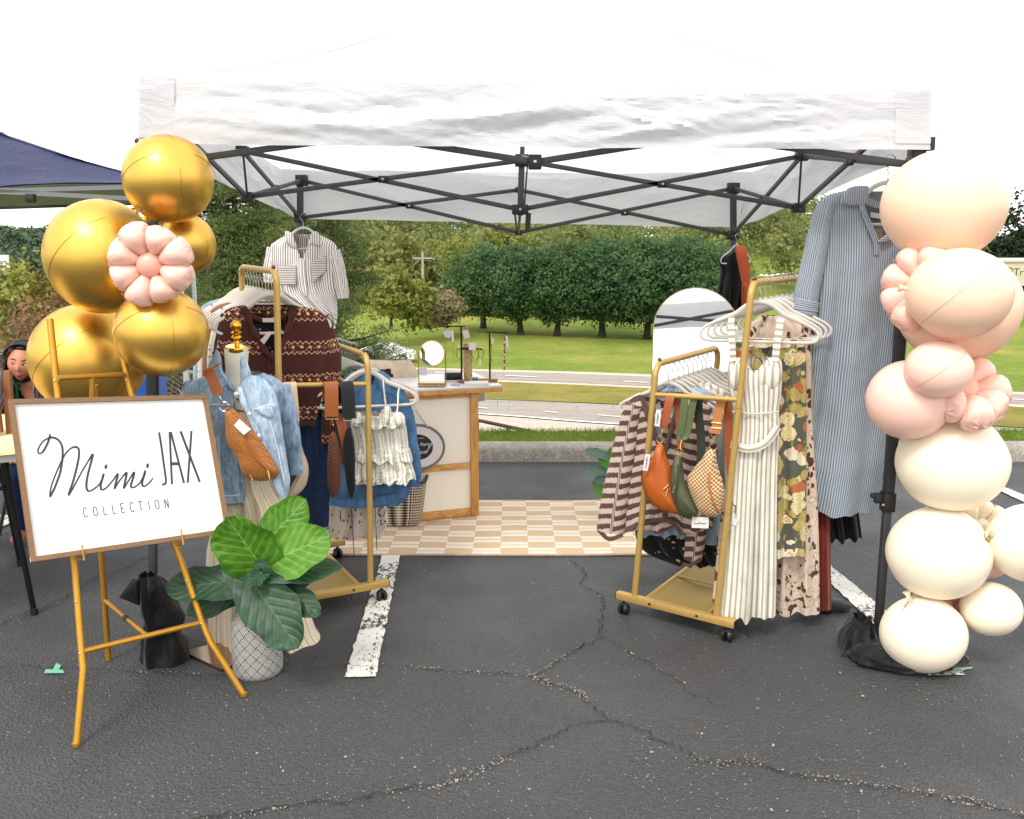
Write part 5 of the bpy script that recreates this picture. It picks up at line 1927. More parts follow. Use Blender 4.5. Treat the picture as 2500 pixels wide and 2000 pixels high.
dr = thing('dress', 'long cream dress with brown stripes on the mannequin', 'dress', G(610, 1625))
pd = Pl(590, 3.68, -.05)
mb = garment([(968, 578, 640, 1.2), (1000, 560, 660, 2.1), (1060, 540, 672, 2.3), (1130, 548, 662, 2.0), (1180, 556, 668, 2.0), (1240, 545, 700, 2.1), (1330, 512, 724, 2.3), (1450, 515, 738, 2.5), (1545, 512, 766, 2.6), (1590, 510, 796, 2.6), (1612, 520, 790, 2.4), (1624, 540, 740, 2.0)], pd, .05, (4, .02), 4, 72, 90, follow=.85, hem=.004, grow=(.08, 1.3))
do = ob('skirt', mb, CREAMD, dr)
mb = MB()
for y_, o_ in ((968, .07), (990, .1)):
    mb.tube([pd(592, y_ - 1, o_), pd(612, y_ + 1, o_ + .012), pd(640, y_ - 1, o_)], .004, 8, .4, fn=pd.n, smooth=4)
ob('neck_trim', mb, simple('brown_trim', '#8d7252', .9), dr)

jk = thing('denim_jacket', 'light acid-wash denim jacket draped open on the mannequin', 'jacket', pm(580, 1208))
pj = Pl(590, 3.66, -.05)
# back and shoulders
mb = garment([(912, 520, 640, 1.4), (928, 474, 676, 1.8), (950, 462, 694, 2.3), (1000, 462, 690, 2.6), (1080, 476, 684, 2.5), (1160, 484, 690, 2.4), (1208, 486, 694, 2.3)], pj, .05, (3, .008), 6, 56, 60, cut=[(560, 905), (628, 905), (640, 930), (665, 1010), (692, 1090), (720, 1230), (616, 1230), (614, 1170), (600, 1040), (598, 960), (575, 935)], grow=(.3, 1))
ob('body', mb, DENIM_L, jk)
# left front panel edge, right front panel with button band, empty right sleeve
mb = puff([(548, 932), (586, 948), (600, 1000), (606, 1060), (614, 1130), (618, 1205), (560, 1208), (552, 1120), (545, 1020), (540, 960)], pj, .012, .105, seed=2, power=.3, wr=.006)
ob('front_panel', mb, DENIM_L, jk)
mb = puff([(612, 930), (640, 905), (680, 924), (700, 965), (712, 1030), (722, 1100), (730, 1150), (722, 1196), (714, 1196), (700, 1160), (684, 1110), (662, 1050), (640, 1000), (620, 955)], pj, .028, .125, seed=7, power=.35, wr=.009)
ob('front_panel', mb, DENIM_L2, jk)
mb = puff([(612, 938), (622, 934), (644, 985), (666, 1035), (690, 1090), (708, 1135), (724, 1188), (716, 1196), (700, 1162), (682, 1115), (660, 1060), (636, 1000)], pj, .012, .157, seed=12, power=.3, wr=.012, center=(672, 1066))
ob('button_band', mb, DENIM_L2, jk)
BTN = simple('pearl_button', '#cfd3d4', .25, .4)
for p in ((614, 944), (644, 991), (666, 1042), (696, 1110), (525, 998)):
    mb = MB(); mb.lathe(pj(p[0], p[1], .176 if p[0] > 600 else .15), [(.008, 0), (.0085, .003), (.006, .005)], 14, pj.n); ob('button', mb, BTN, jk)
mb = sleeve([(478, 938, 24), (462, 985, 26), (452, 1040, 26), (452, 1090, 24)], pj, .8, .01, seed=3)
ob('sleeve', mb, DENIM_L, jk)
mb = sleeve([(680, 945, 24), (698, 1010, 24), (712, 1090, 20), (722, 1160, 16)], pj, .8, -.02, seed=5)
ob('sleeve', mb, DENIM_L, jk)
# collar: standing wings left and right of the neck
mb = puff([(541, 850), (550, 862), (556, 900), (580, 935), (586, 950), (572, 946), (540, 925), (522, 895), (532, 868)], pj, .016, .06, seed=4, power=.4, wr=.01)
ob('collar', mb, DENIM_L, jk)
mb = puff([(608, 858), (620, 870), (630, 900), (634, 922), (612, 936), (604, 940), (606, 915), (606, 880)], pj, .014, .09, seed=6, power=.4, wr=.01)
ob('collar', mb, DENIM_L2, jk)
mb = puff([(517, 985), (552, 982), (556, 1000), (540, 1012), (518, 1010)], pj, .012, .118, seed=9, power=.35); ob('pocket_flap', mb, DENIM_L, jk)
mb = puff([(656, 978), (690, 975), (698, 995), (690, 1002), (664, 990)], pj, .01, .16, seed=9, power=.35); ob('pocket_flap', mb, DENIM_L2, jk)
sw = MB()
for pts in ([(525, 973), (555, 974), (590, 975)], [(650, 982), (680, 972), (702, 972)], [(553, 1012), (556, 1100), (560, 1190)], [(561, 1012), (564, 1100), (568, 1190)], [(556, 1186), (590, 1190), (614, 1186)], [(466, 936), (478, 960), (474, 1000)], [(690, 1010), (708, 1080), (722, 1150)]):
    sw.tube([pj(x, y, .128 if x < 630 else .16) for x, y in pts], .0022, 5, smooth=4)
ob('seam_stitching', sw, STITCH, jk, kind='stuff')
mb = strap_px([(556, 1196, .122), (585, 1199, .126), (617, 1194, .12)], pj, 22, .004)
mb = MB(); ribbon([pj(490, 1197, .1), pj(555, 1200, .125), pj(617, 1196, .12)], .036, .006, (0, 0, 1), mb); ob('waistband', mb, DENIM_L, jk)

def weave_mat(name, c1, c2, sc, bump=.8):
    def bl(m, u, v):
        b = m.node('ShaderNodeTexBrick', {'Vector': m.comb(u, v), 'Color1': lin(c1), 'Color2': lin(c2), 'Mortar': tuple(x * .45 for x in lin(c1)[:3]) + (1,), 'Scale': sc, 'Mortar Size': .045, 'Brick Width': .6, 'Row Height': .3})
        return b.outputs['Color']
    return cloth(name, c1, .5, 10, .3, .02, build=bl, weave=False)
TANW = weave_mat('tan_woven_leather', '#a9682f', '#b5763a', 42)
TANL = simple('tan_leather', '#95501f', .5, var=.08, vs=20, bump=.1, bs=200, bd=.001)
bag = thing('crossbody_bag', 'tan woven sling bag across the denim jacket', 'bag', pj(600, 1172), 'sling bags')
pb = Pl(590, 3.48, -.05)
X2 = lambda x, y: (440 + x * .23774, 830 + y * .23768)
out = [X2(*p) for p in ((455, 700), (470, 690), (540, 700), (620, 780), (720, 890), (800, 990), (880, 1110), (950, 1230), (1010, 1350), (990, 1410), (900, 1445), (790, 1450), (700, 1425), (650, 1360), (610, 1260), (550, 1150), (490, 1070), (465, 980), (460, 850))]
mb = puff(out, pb, .045, 0, seed=3, power=.42, sm=4, wr=.006, center=X2(690, 1100)); ob('bag_body', mb, TANW, bag)
mb = MB(); mb.tube([pb(*X2(*p), o) for p, o in (((690, 945), .04), ((760, 1090), .05), ((840, 1210), .048), ((930, 1310), .035))], .0035, 6, smooth=5); ob('zipper', mb, TANL, bag)
mb = MB(); mb.tube([pb(*X2(930, 1315), .04), pb(*X2(945, 1350), .045), pb(*X2(955, 1415), .045)], .004, 6); ob('zip_pull', mb, GOLDHW, bag)
mb = MB(); ribbon([pb(*X2(330, 280), -.06), pb(*X2(285, 300), -.005), pb(*X2(345, 400), .015), pb(*X2(415, 555), .02)], pb.m(27, 530, 940), .004, (1, 0, .45), mb); ob('strap', mb, TANL, bag)
mb = ringloop(pb(*X2(470, 675), .02), .018, pb, .0028)
mb.tube([pb(*X2(370, 555), .02), pb(*X2(372, 575), .02), pb(*X2(470, 572), .02), pb(*X2(475, 550), .02)], .0022, 6)
mb.tube([pb(*X2(425, 572), .022), pb(*X2(440, 600), .022), pb(*X2(435, 630), .022)], .004, 6); ob('buckle_ring', mb, CHROME, bag)
mb = MB()
for p in ((750, 1376), (760, 1394), (769, 1412)):
    mb.ball(pb(*X2(*p), .032), .0045, 8, 6)
ob('stud', mb, GOLDHW, bag)
def tag(p4, pl_, off, parent, mat=TAGM, lines=True):
    mb = MB()
    vs = [pl_(x, y, off) for x, y in p4]
    vs2 = [v - pl_.n * .0012 for v in vs]
    mb.add(vs + vs2, [(0, 1, 2, 3), (7, 6, 5, 4)] + [(i, 4 + i, 4 + (i + 1) % 4, (i + 1) % 4) for i in range(4)])
    o = ob('price_tag', mb, mat, parent, smooth=False)
    return o
tag([X2(660, 780), X2(780, 885), X2(705, 945), X2(605, 845)], pb, .06, bag)

# ================================================================== GARMENT RACKS
GOLDR = simple('gold_rack_paint', '#bd9b57', .45, .35, var=.05, vs=20)
def rack(lab, FL, FR, A, TL, TR, cross_z, name='garment_rack', shelf=True):
    """FL, FR: feet of the front posts on the beam; A: vector to the rear pair; TL, TR: tops of the front posts"""
    FL, FR, A, TL, TR = map(Vector, (FL, FR, A, TL, TR))
    c = (FL + FR) / 2 + A / 2
    t = thing(name, lab, 'clothes rack', (c.x, c.y, 0), 'gold garment racks')
    zb = .085
    bdir = (FR - FL).normalized(); bdir.z = 0; bdir.normalize()
    for off, nm in ((Vector((0, 0, 0)), 'front'), (A, 'rear')):
        a = FL + off - bdir * .085; b = FR + off + bdir * .085
        a.z = b.z = zb
        mb = MB(); mb.bar(a, b, .032, .032, bev=.002); bo = ob('base_beam', mb, GOLDR, t)
        for q, s in ((a, -1), (b, 1)):
            mb = MB(); mb.bar(q, q + bdir * s * .003, .03, .03); ob('end_cap', mb, BLKP, bo)
        for q in (a.lerp(b, .3), a.lerp(b, .7)):
            mb = MB(); mb.lathe(q - Vector((0, 0, 0)) + A.normalized() * -.0165, [(.006, 0), (.006, .002)], 10, -A.normalized()); ob('bolt', mb, BLKP, bo)
        for q in (a.lerp(b, .06), a.lerp(b, .94)):
            ca = thing_part('caster', t)
            mb = MB(); mb.tube([q - Vector((0, 0, .016)), q - Vector((0, 0, .03))], .007, 8)
            mb.box(q - Vector((0, 0, .037)), (.03, .024, .014), bev=.004)
            for s in (-1, 1):
                mb.lathe(Vector((q.x, q.y, .026)) + A.normalized() * .004, [(.012, 0), (.026, .003), (.0265, .014), (.02, .021), (.004, .022)], 22, bdir * s + A.normalized() * .25)
            ob('caster', mb, BLKP, t)
    dz = Vector((0, 0, 1))
    ad = A.normalized()
    for Fp, Tp in ((FL, TL), (FR, TR)):
        r = .055
        bend = []
        for i in range(7):
            an = math.pi / 2 * i / 6
            bend.append(Tp - dz * r + ad * (r - r * math.cos(an)) + dz * r * math.sin(an))
        f0 = Fp.copy(); f0.z = zb + .014
        mb = MB(); mb.tube([f0, f0.lerp(bend[0], .3), f0.lerp(bend[0], .66)] + bend, .0135, 14); po = ob('post', mb, GOLDR, t)
        mb = MB()
        for k in (.34, .67):
            p = f0.lerp(bend[0], k); d = (bend[0] - f0).normalized()
            mb.tube([p, p + d * .0015], .0138, 14)
        mb.ball(bend[-2] + dz * .018, .0085, 10, 8)
        ob('tube_joint', mb, BLKP if False else simple('rack_seam', '#6b5220', .5, .5), po)
        rb = [p + (A - 2 * (p - Fp).dot(ad) * ad) if False else None for p in bend]
        bend2 = [Tp + A - dz * r - ad * (r - r * math.cos(math.pi / 2 * i / 6)) + dz * r * math.sin(math.pi / 2 * i / 6) for i in range(7)]
        f1 = f0 + A
        mb = MB(); mb.tube([f1, f1.lerp(bend2[0], .5)] + bend2, .0135, 14); ob('post', mb, GOLDR, t)
        mb = MB(); mb.tube([bend[-1], bend2[-1]], .0135, 14); ob('rail', mb, GOLDR, t)
    for off in (Vector((0, 0, 0)), A):
        ka = (cross_z[0] - zb) / (TL.z - zb); kb = (cross_z[1] - zb) / (TR.z - zb)
        l0, r0 = FL.copy(), FR.copy(); l0.z = r0.z = zb
        mb = MB(); mb.tube([l0.lerp(TL, ka) + off, r0.lerp(TR, kb) + off], .0105, 12); ob('crossbar', mb, GOLDR, t)
    # fabric shelf between the beams
    a, b = FL.copy(), FR.copy(); a.z = b.z = zb + .004
    a = a.lerp(b, .12); b2 = FL.lerp(FR, .88); b2.z = a.z
    mb = MB()
    mb.grid(lambda u, v: a.lerp(b2, u) + A * (.02 + .96 * v) - Vector((0, 0, .018 * math.sin(math.pi * u) * math.sin(math.pi * v))), 12, 16)
    ob('shelf', mb, simple('shelf_gold_cloth', '#9a8144', .6, .2), t)
    for e in (a, b2):
        mb = MB(); mb.tube([e, e + A], .008, 8); ob('shelf_rail', mb, GOLDR, t)
    mb = MB(); mb.tube([a + A * .5, b2 + A * .5], .006, 8); ob('shelf_rail', mb, GOLDR, t)
    return t
def thing_part(n, t): return None

# ---- left rack: high side at the left, low side at the right
RcL, RcRear = G(931, 1474), G(823, 1368)
AL = (RcRear - RcL); AL.z = 0
bL = Vector((AL.y, -AL.x, 0)).normalized()          # to the right
FRl = G(905, 1430, .085)
FLl = FRl - bL * .43
kL = bL.y / bL.x
pL0 = Pl(900, FRl.y, kL); pL0.p0 = FRl.copy()
TLl = pL0(674, 663); TRl = pL0(897, 868)
TLl = Vector((TLl.x, TLl.y, TLl.z)); TRl = Vector((TRl.x, TRl.y, TRl.z))
print('LRACK', FLl, FRl, AL, TLl, TRl, kL)
FLl = Vector((TLl.x * .5 + FLl.x * .5, TLl.y * .5 + FLl.y * .5, FLl.z))
czL = pL0(691, 940).z, pL0(896, 938).z
rack('gold two-height garment rack at the left, its low side to the right', FLl, FRl, AL, TLl, TRl, czL)
# ---- right rack: low side left, high side right
q0, q1 = G(1515, 1502), G(1764, 1561)
bR = (q1 - q0); bR.z = 0; bR.normalize()
AR = Vector((-bR.y, bR.x, 0)) * .72
FLr, FRr = G(1549, 1462, .085), G(1748, 1512, .085)
kR = bR.y / bR.x
pR0 = Pl(1700, 3.8, kR); pR0.p0 = FRr.copy()
TLr_, TRr_ = pR0(1600, 890), pR0(1834, 692)
czR = pR0(1601, 964).z, pR0(1812, 977).z
print('RRACK', FLr, FRr, AR, TLr_, TRr_, kR)
rack('gold two-height garment rack at the right, its high side to the right', FLr, FRr, AR, TLr_, TRr_, czR)

# ================================================================== PATTERNED CLOTHS
def stripes(c1, c2, period, duty, horiz=False, wav=0.0):
    def bl(m, u, v):
        a = v if horiz else u
        if wav:
            a = m.math('ADD', a, m.math('MULTIPLY', m.math('SUBTRACT', m.noise(m.comb(u, v), 9), .5), wav))
        f = m.math('GREATER_THAN', m.math('FRACT', m.math('ADD', m.math('MULTIPLY', a, 1 / period), 40.0)), duty)
        return m.mix(f, lin(c1), lin(c2))
    return bl
def fairisle(m, u, v):
    base = m.mix(m.noise(m.comb(m.math('MULTIPLY', u, 1.0), v), 160, 2), lin('#3a1e1b'), lin('#502b26'))
    P_ = .145
    fv = m.math('FRACT', m.math('ADD', m.math('MULTIPLY', v, 1 / P_), 20.35))          # band position
    zz = m.math('PINGPONG', m.math('ADD', u, 5.0), .0125)
    hv = m.math('MULTIPLY', fv, P_)
    out = base
    for c, s in ((.012, 1), (.07, -1)):
        d = m.math('ABSOLUTE', m.math('SUBTRACT', m.math('ADD', hv, m.math('MULTIPLY', zz, -1.0 * s)), c))
        out = m.mix(m.math('LESS_THAN', d, .0022), out, lin('#d0a084'))
    inb = m.math('MULTIPLY', m.math('GREATER_THAN', hv, .016), m.math('LESS_THAN', hv, .062))
    dots = m.math('LESS_THAN', m.vor(m.comb(u, v), 120), .23)
    out = m.mix(m.math('MULTIPLY', inb, dots), out, lin('#d9b18f'))
    cu = m.math('SUBTRACT', m.math('PINGPONG', m.math('ADD', u, 5.0), .0185), .0)
    cv = m.math('ABSOLUTE', m.math('SUBTRACT', hv, .038))
    star = m.math('LESS_THAN', m.math('ADD', m.math('MULTIPLY', cu, 1.0), cv), m.math('ADD', .008, m.math('MULTIPLY', m.math('SUBTRACT', m.noise(m.comb(u, v), 230, 1), .5), .016)))
    out = m.mix(m.math('MULTIPLY', inb, star), out, lin('#e0a76f'))
    return out
BROWNK = cloth('brown_fair_isle_knit', '#40211d', .95, 12, .4, .02, build=fairisle)
RIB = cloth('brown_rib_knit', '#49261f', .95, 60, .6, .006)
def floral(bg, petals, leafc, dark, sc, amt=.36):
    def bl(m, u, v):
        vec = m.comb(u, v)
        dv = m.node('ShaderNodeVectorMath', {0: vec, 1: m.node('ShaderNodeVectorMath', {0: m.node('ShaderNodeTexNoise', {'Vector': vec, 'Scale': sc * 1.5, 'Detail': 2}).outputs['Color'], 1: (.8 / sc, .8 / sc, 0)}, operation='MULTIPLY').outputs[0]}, operation='ADD').outputs[0]
        vn = m.node('ShaderNodeTexVoronoi', {'Vector': dv, 'Scale': sc})
        d = vn.outputs['Distance']
        cr, cg, cb = m.xyz(vn.outputs['Color'])
        pet = m.ramp(cr, [(i / len(petals), c) for i, c in enumerate(petals)], 'CONSTANT')
        rg_ = m.math('ADD', d, m.math('MULTIPLY', m.math('SINE', m.math('MULTIPLY', d, 60)), .02))
        out = lin(bg)
        leafn = m.vor(m.vscale(dv, (1, .55, 1)), sc * 2.1, 'Distance')
        out = m.mix(m.math('LESS_THAN', leafn, .32), out, lin(leafc))
        out = m.mix(m.math('LESS_THAN', rg_, amt + .045), out, lin(dark))
        out = m.mix(m.math('LESS_THAN', rg_, amt), out, pet)
        inner = m.math('LESS_THAN', m.math('ABSOLUTE', m.math('SUBTRACT', m.math('FRACT', m.math('MULTIPLY', d, 5)), .5)), .09)
        out = m.mix(m.math('MULTIPLY', m.math('MULTIPLY', inner, m.math('LESS_THAN', d, amt)), .4), out, lin(dark))
        return out
    return bl
def sprig(bg, cols, sc, thr=.2, keep=.5):
    def bl(m, u, v):
        vn = m.node('ShaderNodeTexVoronoi', {'Vector': m.comb(u, v), 'Scale': sc})
        cr, cg, cb = m.xyz(vn.outputs['Color'])
        n = m.noise(m.comb(u, v), sc * 5, 2)
        f = m.math('LESS_THAN', m.math('ADD', vn.outputs['Distance'], m.math('MULTIPLY', m.math('SUBTRACT', n, .5), .5)), thr)
        f = m.math('MULTIPLY', f, m.math('LESS_THAN', cg, keep))
        return m.mix(f, lin(bg), m.ramp(cr, [(i / len(cols), c) for i, c in enumerate(cols)], 'CONSTANT'))
    return bl
def camistripe(m, u, v):
    base = m.mix(m.noise(m.comb(u, v), 40, 3), lin('#dad5c6'), lin('#eae7dc'))
    su = m.math('FRACT', m.math('ADD', m.math('MULTIPLY', u, 19.0), 30.0))
    col = m.math('LESS_THAN', m.math('ABSOLUTE', m.math('SUBTRACT', su, .5)), .16)
    n = m.math('GREATER_THAN', m.noise(m.comb(u, v), 240, 2), .53)
    base = m.mix(m.math('MULTIPLY', col, n), base, lin('#4c4a40'))
    ln = m.math('LESS_THAN', m.math('ABSOLUTE', m.math('SUBTRACT', su, .06)), .025)
    return m.mix(ln, base, lin('#5a5648'))
OLIVEF = cloth('olive_floral', '#7d7440', .85, 8, .4, .02, build=floral('#55564b', ['#dccb9a', '#bda765', '#e2d3b6', '#ad9a56', '#d2bb8c', '#b5653c'], '#8d8443', '#3b3b36', 21, .6))
BROWNF = cloth('brown_floral', '#b99f88', .85, 8, .4, .02, build=floral('#d0bba8', ['#dcc9b8', '#d2bda8', '#5b3522', '#d9c6b4'], '#4b2b1d', '#3b2118', 22, .42))
WHITEF = cloth('white_sprig_cotton', '#d6d0c6', .85, 12, .4, .02, build=sprig('#d6cfc6', ['#5a4a4a', '#7a4d44', '#4a4a52'], 55, .26, .45))
SKIRTF = cloth('cream_sprig_cotton', '#cfc0b2', .85, 10, .4, .02, build=sprig('#cdbfb2', ['#5b4630', '#4d4127', '#6b4d35'], 34, .27, .6))
BLKF = cloth('black_sprig_cotton', '#1c1c1d', .85, 10, .5, .02, build=sprig('#1b1b1c', ['#b5ad98', '#8d866f', '#c5bda8'], 42, .24, .5))
POLKA = cloth('black_polka', '#15161c', .8, 10, .4, .02, build=sprig('#14151b', ['#b9bbc0'], 40, .16, .45))
CAMI = cloth('white_printed_gauze', '#d6d1c2', .85, 22, .7, .02, build=camistripe)
SHIRTS = cloth('grey_striped_shirting', '#cfc8c2', .85, 7, .5, .03, build=stripes('#e8e3de', '#84797a', .0145, .6))
SHIRTH = cloth('grey_striped_shirting_across', '#cfc8c2', .85, 7, .3, .03, build=stripes('#d3ccc6', '#7d726d', .0145, .62, True))
PINST = cloth('navy_pinstripe_denim', '#8d9aab', .9, 6, .5, .03, build=stripes('#a9b1b8', '#6f7a88', .0088, .47))
PINSTH = cloth('navy_pinstripe_denim_across', '#8d9aab', .9, 6, .3, .03, build=stripes('#a9b1b8', '#6f7a88', .0088, .47, True))
LINEN = cloth('beige_striped_linen', '#d5cfbf', .9, 9, .45, .03, build=stripes('#e2ded3', '#aaa28d', .03, .62))
LINENH = cloth('beige_striped_linen_across', '#d5cfbf', .9, 9, .3, .03, build=stripes('#e2ded3', '#aaa28d', .026, .6, True))
def cardi(m, u, v):
    a = m.math('ADD', v, m.math('MULTIPLY', m.math('ABSOLUTE', u), -.28))
    nz_ = m.math('MULTIPLY', m.math('SUBTRACT', m.noise(m.vscale(m.comb(u, v), (260, 60, 1)), 1, 1), .5), .016)
    a = m.math('ADD', a, nz_)
    f = m.math('GREATER_THAN', m.math('FRACT', m.math('ADD', m.math('MULTIPLY', a, 1 / .047), 50.0)), .5)
    return m.mix(f, lin('#c3ada2'), lin('#57423a'))
CARDI = cloth('brown_cream_striped_knit', '#8d776c', .95, 30, .5, .012, build=cardi)
CARDIRIB = cloth('brown_knit_rib', '#5e4a41', .95, 60, .6, .006)
RUST = cloth('rust_corduroy', '#7d2f20', .9, 8, .5, .03)
CREAMC = cloth('cream_crepe', '#c4b08c', .85, 10, .5, .03)
BLACKC = cloth('black_crepe', '#0d0e11', .75, 7, .6, .04)
WHITEC = cloth('white_cotton', '#dcdad5', .85, 8, .4, .03)
CREAMK = cloth('cream_cable_knit', '#cbb9a2', .95, 40, .8, .012)
LBLUE = denim_mat('pale_chambray', '#7f93a8', '#a5b6c6')
TANC = cloth('tan_knit', '#8a6a52', .95, 30, .5, .01)

# ================================================================== CLOTHES ON THE LEFT RACK
kk = .25
ps = Pl(670, 4.12, kk)
sw = thing('sweater', 'brown patterned v-neck sweater hanging at the front of the left rack', 'sweater', ps(670, 1030))
vcut = [(594, 742), (716, 735), (712, 770), (700, 812), (676, 862), (655, 862), (626, 815), (606, 775)]
mb = garment([(746, 590, 722, .5), (752, 572, 760, .7), (764, 553, 786, 1), (790, 547, 800, 1.1), (860, 552, 800, 1.1), (940, 556, 792, 1.1), (1000, 562, 780, 1.1), (1030, 568, 770, 1.1)], ps, .035, (3, .008), 21, 70, 80, cut=vcut, grow=(.2, 1), hem=.006)
ob('body', mb, BROWNK, sw)
mb = sleeve([(780, 775, 22), (806, 850, 24), (812, 920, 22), (806, 1000, 19), (800, 1085, 16)], ps, .6, -.01, seed=4); ob('sleeve', mb, BROWNK, sw)
mb = sleeve([(562, 775, 18), (548, 850, 20), (545, 930, 20), (550, 1010, 18)], ps, .6, -.01, seed=5); ob('sleeve', mb, BROWNK, sw)
mb = MB()
edge = [(594, 748), (606, 775), (626, 815), (652, 860), (676, 862), (700, 812), (712, 772), (718, 744)]
e3, _ = spline([ps(x, y, .042) for x, y in edge], [0] * len(edge), 6)
mb.tube(e3, [.0135 + .0035 * math.sin(i * 1.25) for i in range(len(e3))], 8, .5, fn=ps.n)
mb.tube([ps(594, 750, .02), ps(620, 776, -.01), ps(660, 784, -.02), ps(700, 772, -.01), ps(717, 746, .02)], .011, 8, .5, fn=ps.n, smooth=6)
ob('neckband', mb, RIB, sw)
mb = MB()
hm = [ps(566 + i * 5.2, 1030 + 3 * abs(math.sin(i * .8)), .036) for i in range(40)]
mb.tube(hm, [.007 + .003 * abs(math.sin(i * .8)) for i in range(40)], 6, .5, fn=ps.n); ob('hem_trim', mb, RIB, sw)
mb = MB(); mb.tube([ps(664, 866, .05), ps(656, 880, .055), ps(660, 900, .055), ps(668, 880, .055), ps(664, 866, .05), ps(690, 890, .055), ps(692, 930, .055)], .0025, 6, smooth=5); ob('neck_tie', mb, RIB, sw)
tag([(657, 805), (664, 810), (645, 837), (635, 828)], ps, .06, sw, TAGPK)
mb = MB(); mb.box(ps(655, 782, -.005), (.05, .003, .018)); ob('care_label', mb, TAGPK, sw)
hanger(ps(664, 719, .004), kk, 1.22, 'white hanger carrying the brown patterned sweater', 'hangers on the high rail of the left rack')

ORD = ['first', 'second', 'third', 'fourth', 'fifth', 'sixth', 'seventh', 'eighth', 'ninth', 'tenth']
# clothes packed behind the sweater
names = [('blouse', 'black polka dot blouse behind the brown sweater', POLKA, 'blouse'), ('blouse', 'white sprigged blouse just behind the polka dot one', WHITEF, 'blouse'), ('jumper', 'tan knit top among the blouses behind the brown sweater', TANC, 'top'), ('blouse', 'white sprigged blouse farther back on the high left rail', WHITEF, 'blouse'), ('blouse', 'pale blue shirt at the back of the high left rail', LBLUE, 'shirt')]
axis_d = AL.normalized()
for i in range(9):
    off = axis_d * (.055 + .06 * i)
    hp = ps(664, 719, .004) + off
    hanger(hp, kk, 1.2, 'white hanger on the high left rail, %s behind the one of the brown sweater' % ORD[i], 'hangers on the high rail of the left rack')
    if i % 2 == 0 and i // 2 < 5:
        nm, lb, mt, ct = names[i // 2]
        pp = Pl(664, 4.12, kk); pp.p0 = ps.p0 + off
        # same pixel size, farther back: build about the hanger in metres
        g = MB()
        n0 = [(746, 600, 722, .5), (754, 570, 766, .7), (772, 546, 790, 1), (850, 548, 792, 1), (960, 556, 784, 1), (1040, 562, 776, 1)]
        mbg = garment(n0, ps, .018, (3, .006), 40 + i, 36, 40, grow=(.2, 1))
        sleeve([(562, 772, 16), (546, 850, 17), (540, 920, 16), (538, 990, 14)], ps, .5, 0, seed=i, mb=mbg)
        mbg.v = [tuple(Vector(p) + off) for p in mbg.v]
        gt = thing(nm, lb, ct, ps(664, 1040) + off, 'tops packed behind the brown sweater')
        ob('body', mbg, mt, gt)

je = thing('jeans', 'dark blue jeans hanging below the brown sweater', 'jeans', Pl(765, 4.2, kk)(765, 1288))
pj2 = Pl(765, 4.2, kk)
mb = garment([(1000, 700, 800, 1), (1060, 702, 802, 1), (1160, 704, 804, 1), (1270, 708, 804, 1), (1286, 708, 802, 1)], pj2, .03, (2, .012), 31, 40, 40, grow=(.6, 1)); ob('legs', mb, DENIM_D, je)
mb = MB(); ribbon([pj2(706, 1284, .036), pj2(760, 1290, .04), pj2(804, 1284, .03)], .016, .004, (0, 0, 1), mb); ob('cuff', mb, denim_mat('denim_inside', '#5b6f86', '#7d90a6'), je)
mb = MB(); mb.tube([pj2(762, 1010, .045), pj2(764, 1150, .05), pj2(766, 1280, .045)], .0016, 5); ob('side_seam', mb, simple('navy_seam', '#0c1830', .9), je)

# low rail: denim jacket, camisole, skirt
pd2 = Pl(900, 4.3, kk)
dj = thing('denim_jacket', 'blue denim jacket on the low rail of the left rack', 'jacket', pd2(910, 1235))
mb = garment([(905, 858, 935, .6), (925, 838, 958, .8), (950, 822, 972, 1), (1000, 808, 988, 1.1), (1080, 800, 996, 1.1), (1150, 798, 1002, 1.1), (1205, 800, 1000, 1.1), (1232, 803, 975, 1)], pd2, .045, (3, .012), 33, 56, 56, grow=(.3, 1), hem=.01, cut=[(880, 890), (925, 890), (905, 940)]); ob('body', mb, DENIM_M, dj)
mb = sleeve([(968, 950, 18), (990, 1010, 19), (1002, 1080, 18), (1012, 1150, 17), (1006, 1185, 16)], pd2, .6, .01, seed=8); ob('sleeve', mb, DENIM_M, dj)
mb = MB(); ribbon([pd2(802, 1214, .05), pd2(880, 1222, .06), pd2(960, 1205, .055), pd2(996, 1190, .04)], .045, .006, (0, 0, 1), mb); ob('waistband', mb, DENIM_M, dj)
sm_ = MB()
for pts in ([(888, 950), (889, 1080), (892, 1210)], [(898, 950), (899, 1080), (902, 1210)], [(806, 1204), (880, 1212), (960, 1196)], [(915, 945), (950, 958), (975, 975)], [(835, 1000), (885, 1002)]):
    sm_.tube([pd2(x, y, .062) for x, y in pts], .0016, 5, smooth=4)
ob('seam_stitching', sm_, simple('denim_blue_seam', '#243f66', .9), dj, kind='stuff')
mb = MB(); mb.box(pd2(878, 960, .03), (.04, .003, .02)); ob('care_label', mb, TAGM, dj)
hanger(pd2(898, 902, .01), kk, 1.12, 'white hanger of the blue denim jacket', 'hangers on the low rail of the left rack')
pc = Pl(930, 4.22, kk)
cm = thing('camisole', 'white ruffled camisole with dark print on the low left rail', 'top', pc(930, 1180))
mb = garment([(1006, 866, 972, .5), (1016, 860, 984, .8), (1040, 858, 992, 1), (1085, 866, 998, 1.1), (1110, 866, 1000, 1.2), (1150, 860, 1010, 1.5), (1178, 868, 996, 1.5)], pc, .035, (3, .012), 35, 64, 60, follow=.36, hem=.012, grow=(.5, 1.4), cut=[(880, 990), (935, 990), (930, 1020), (908, 1034), (885, 1026)], crumple=.012); ob('body', mb, CAMI, cm)
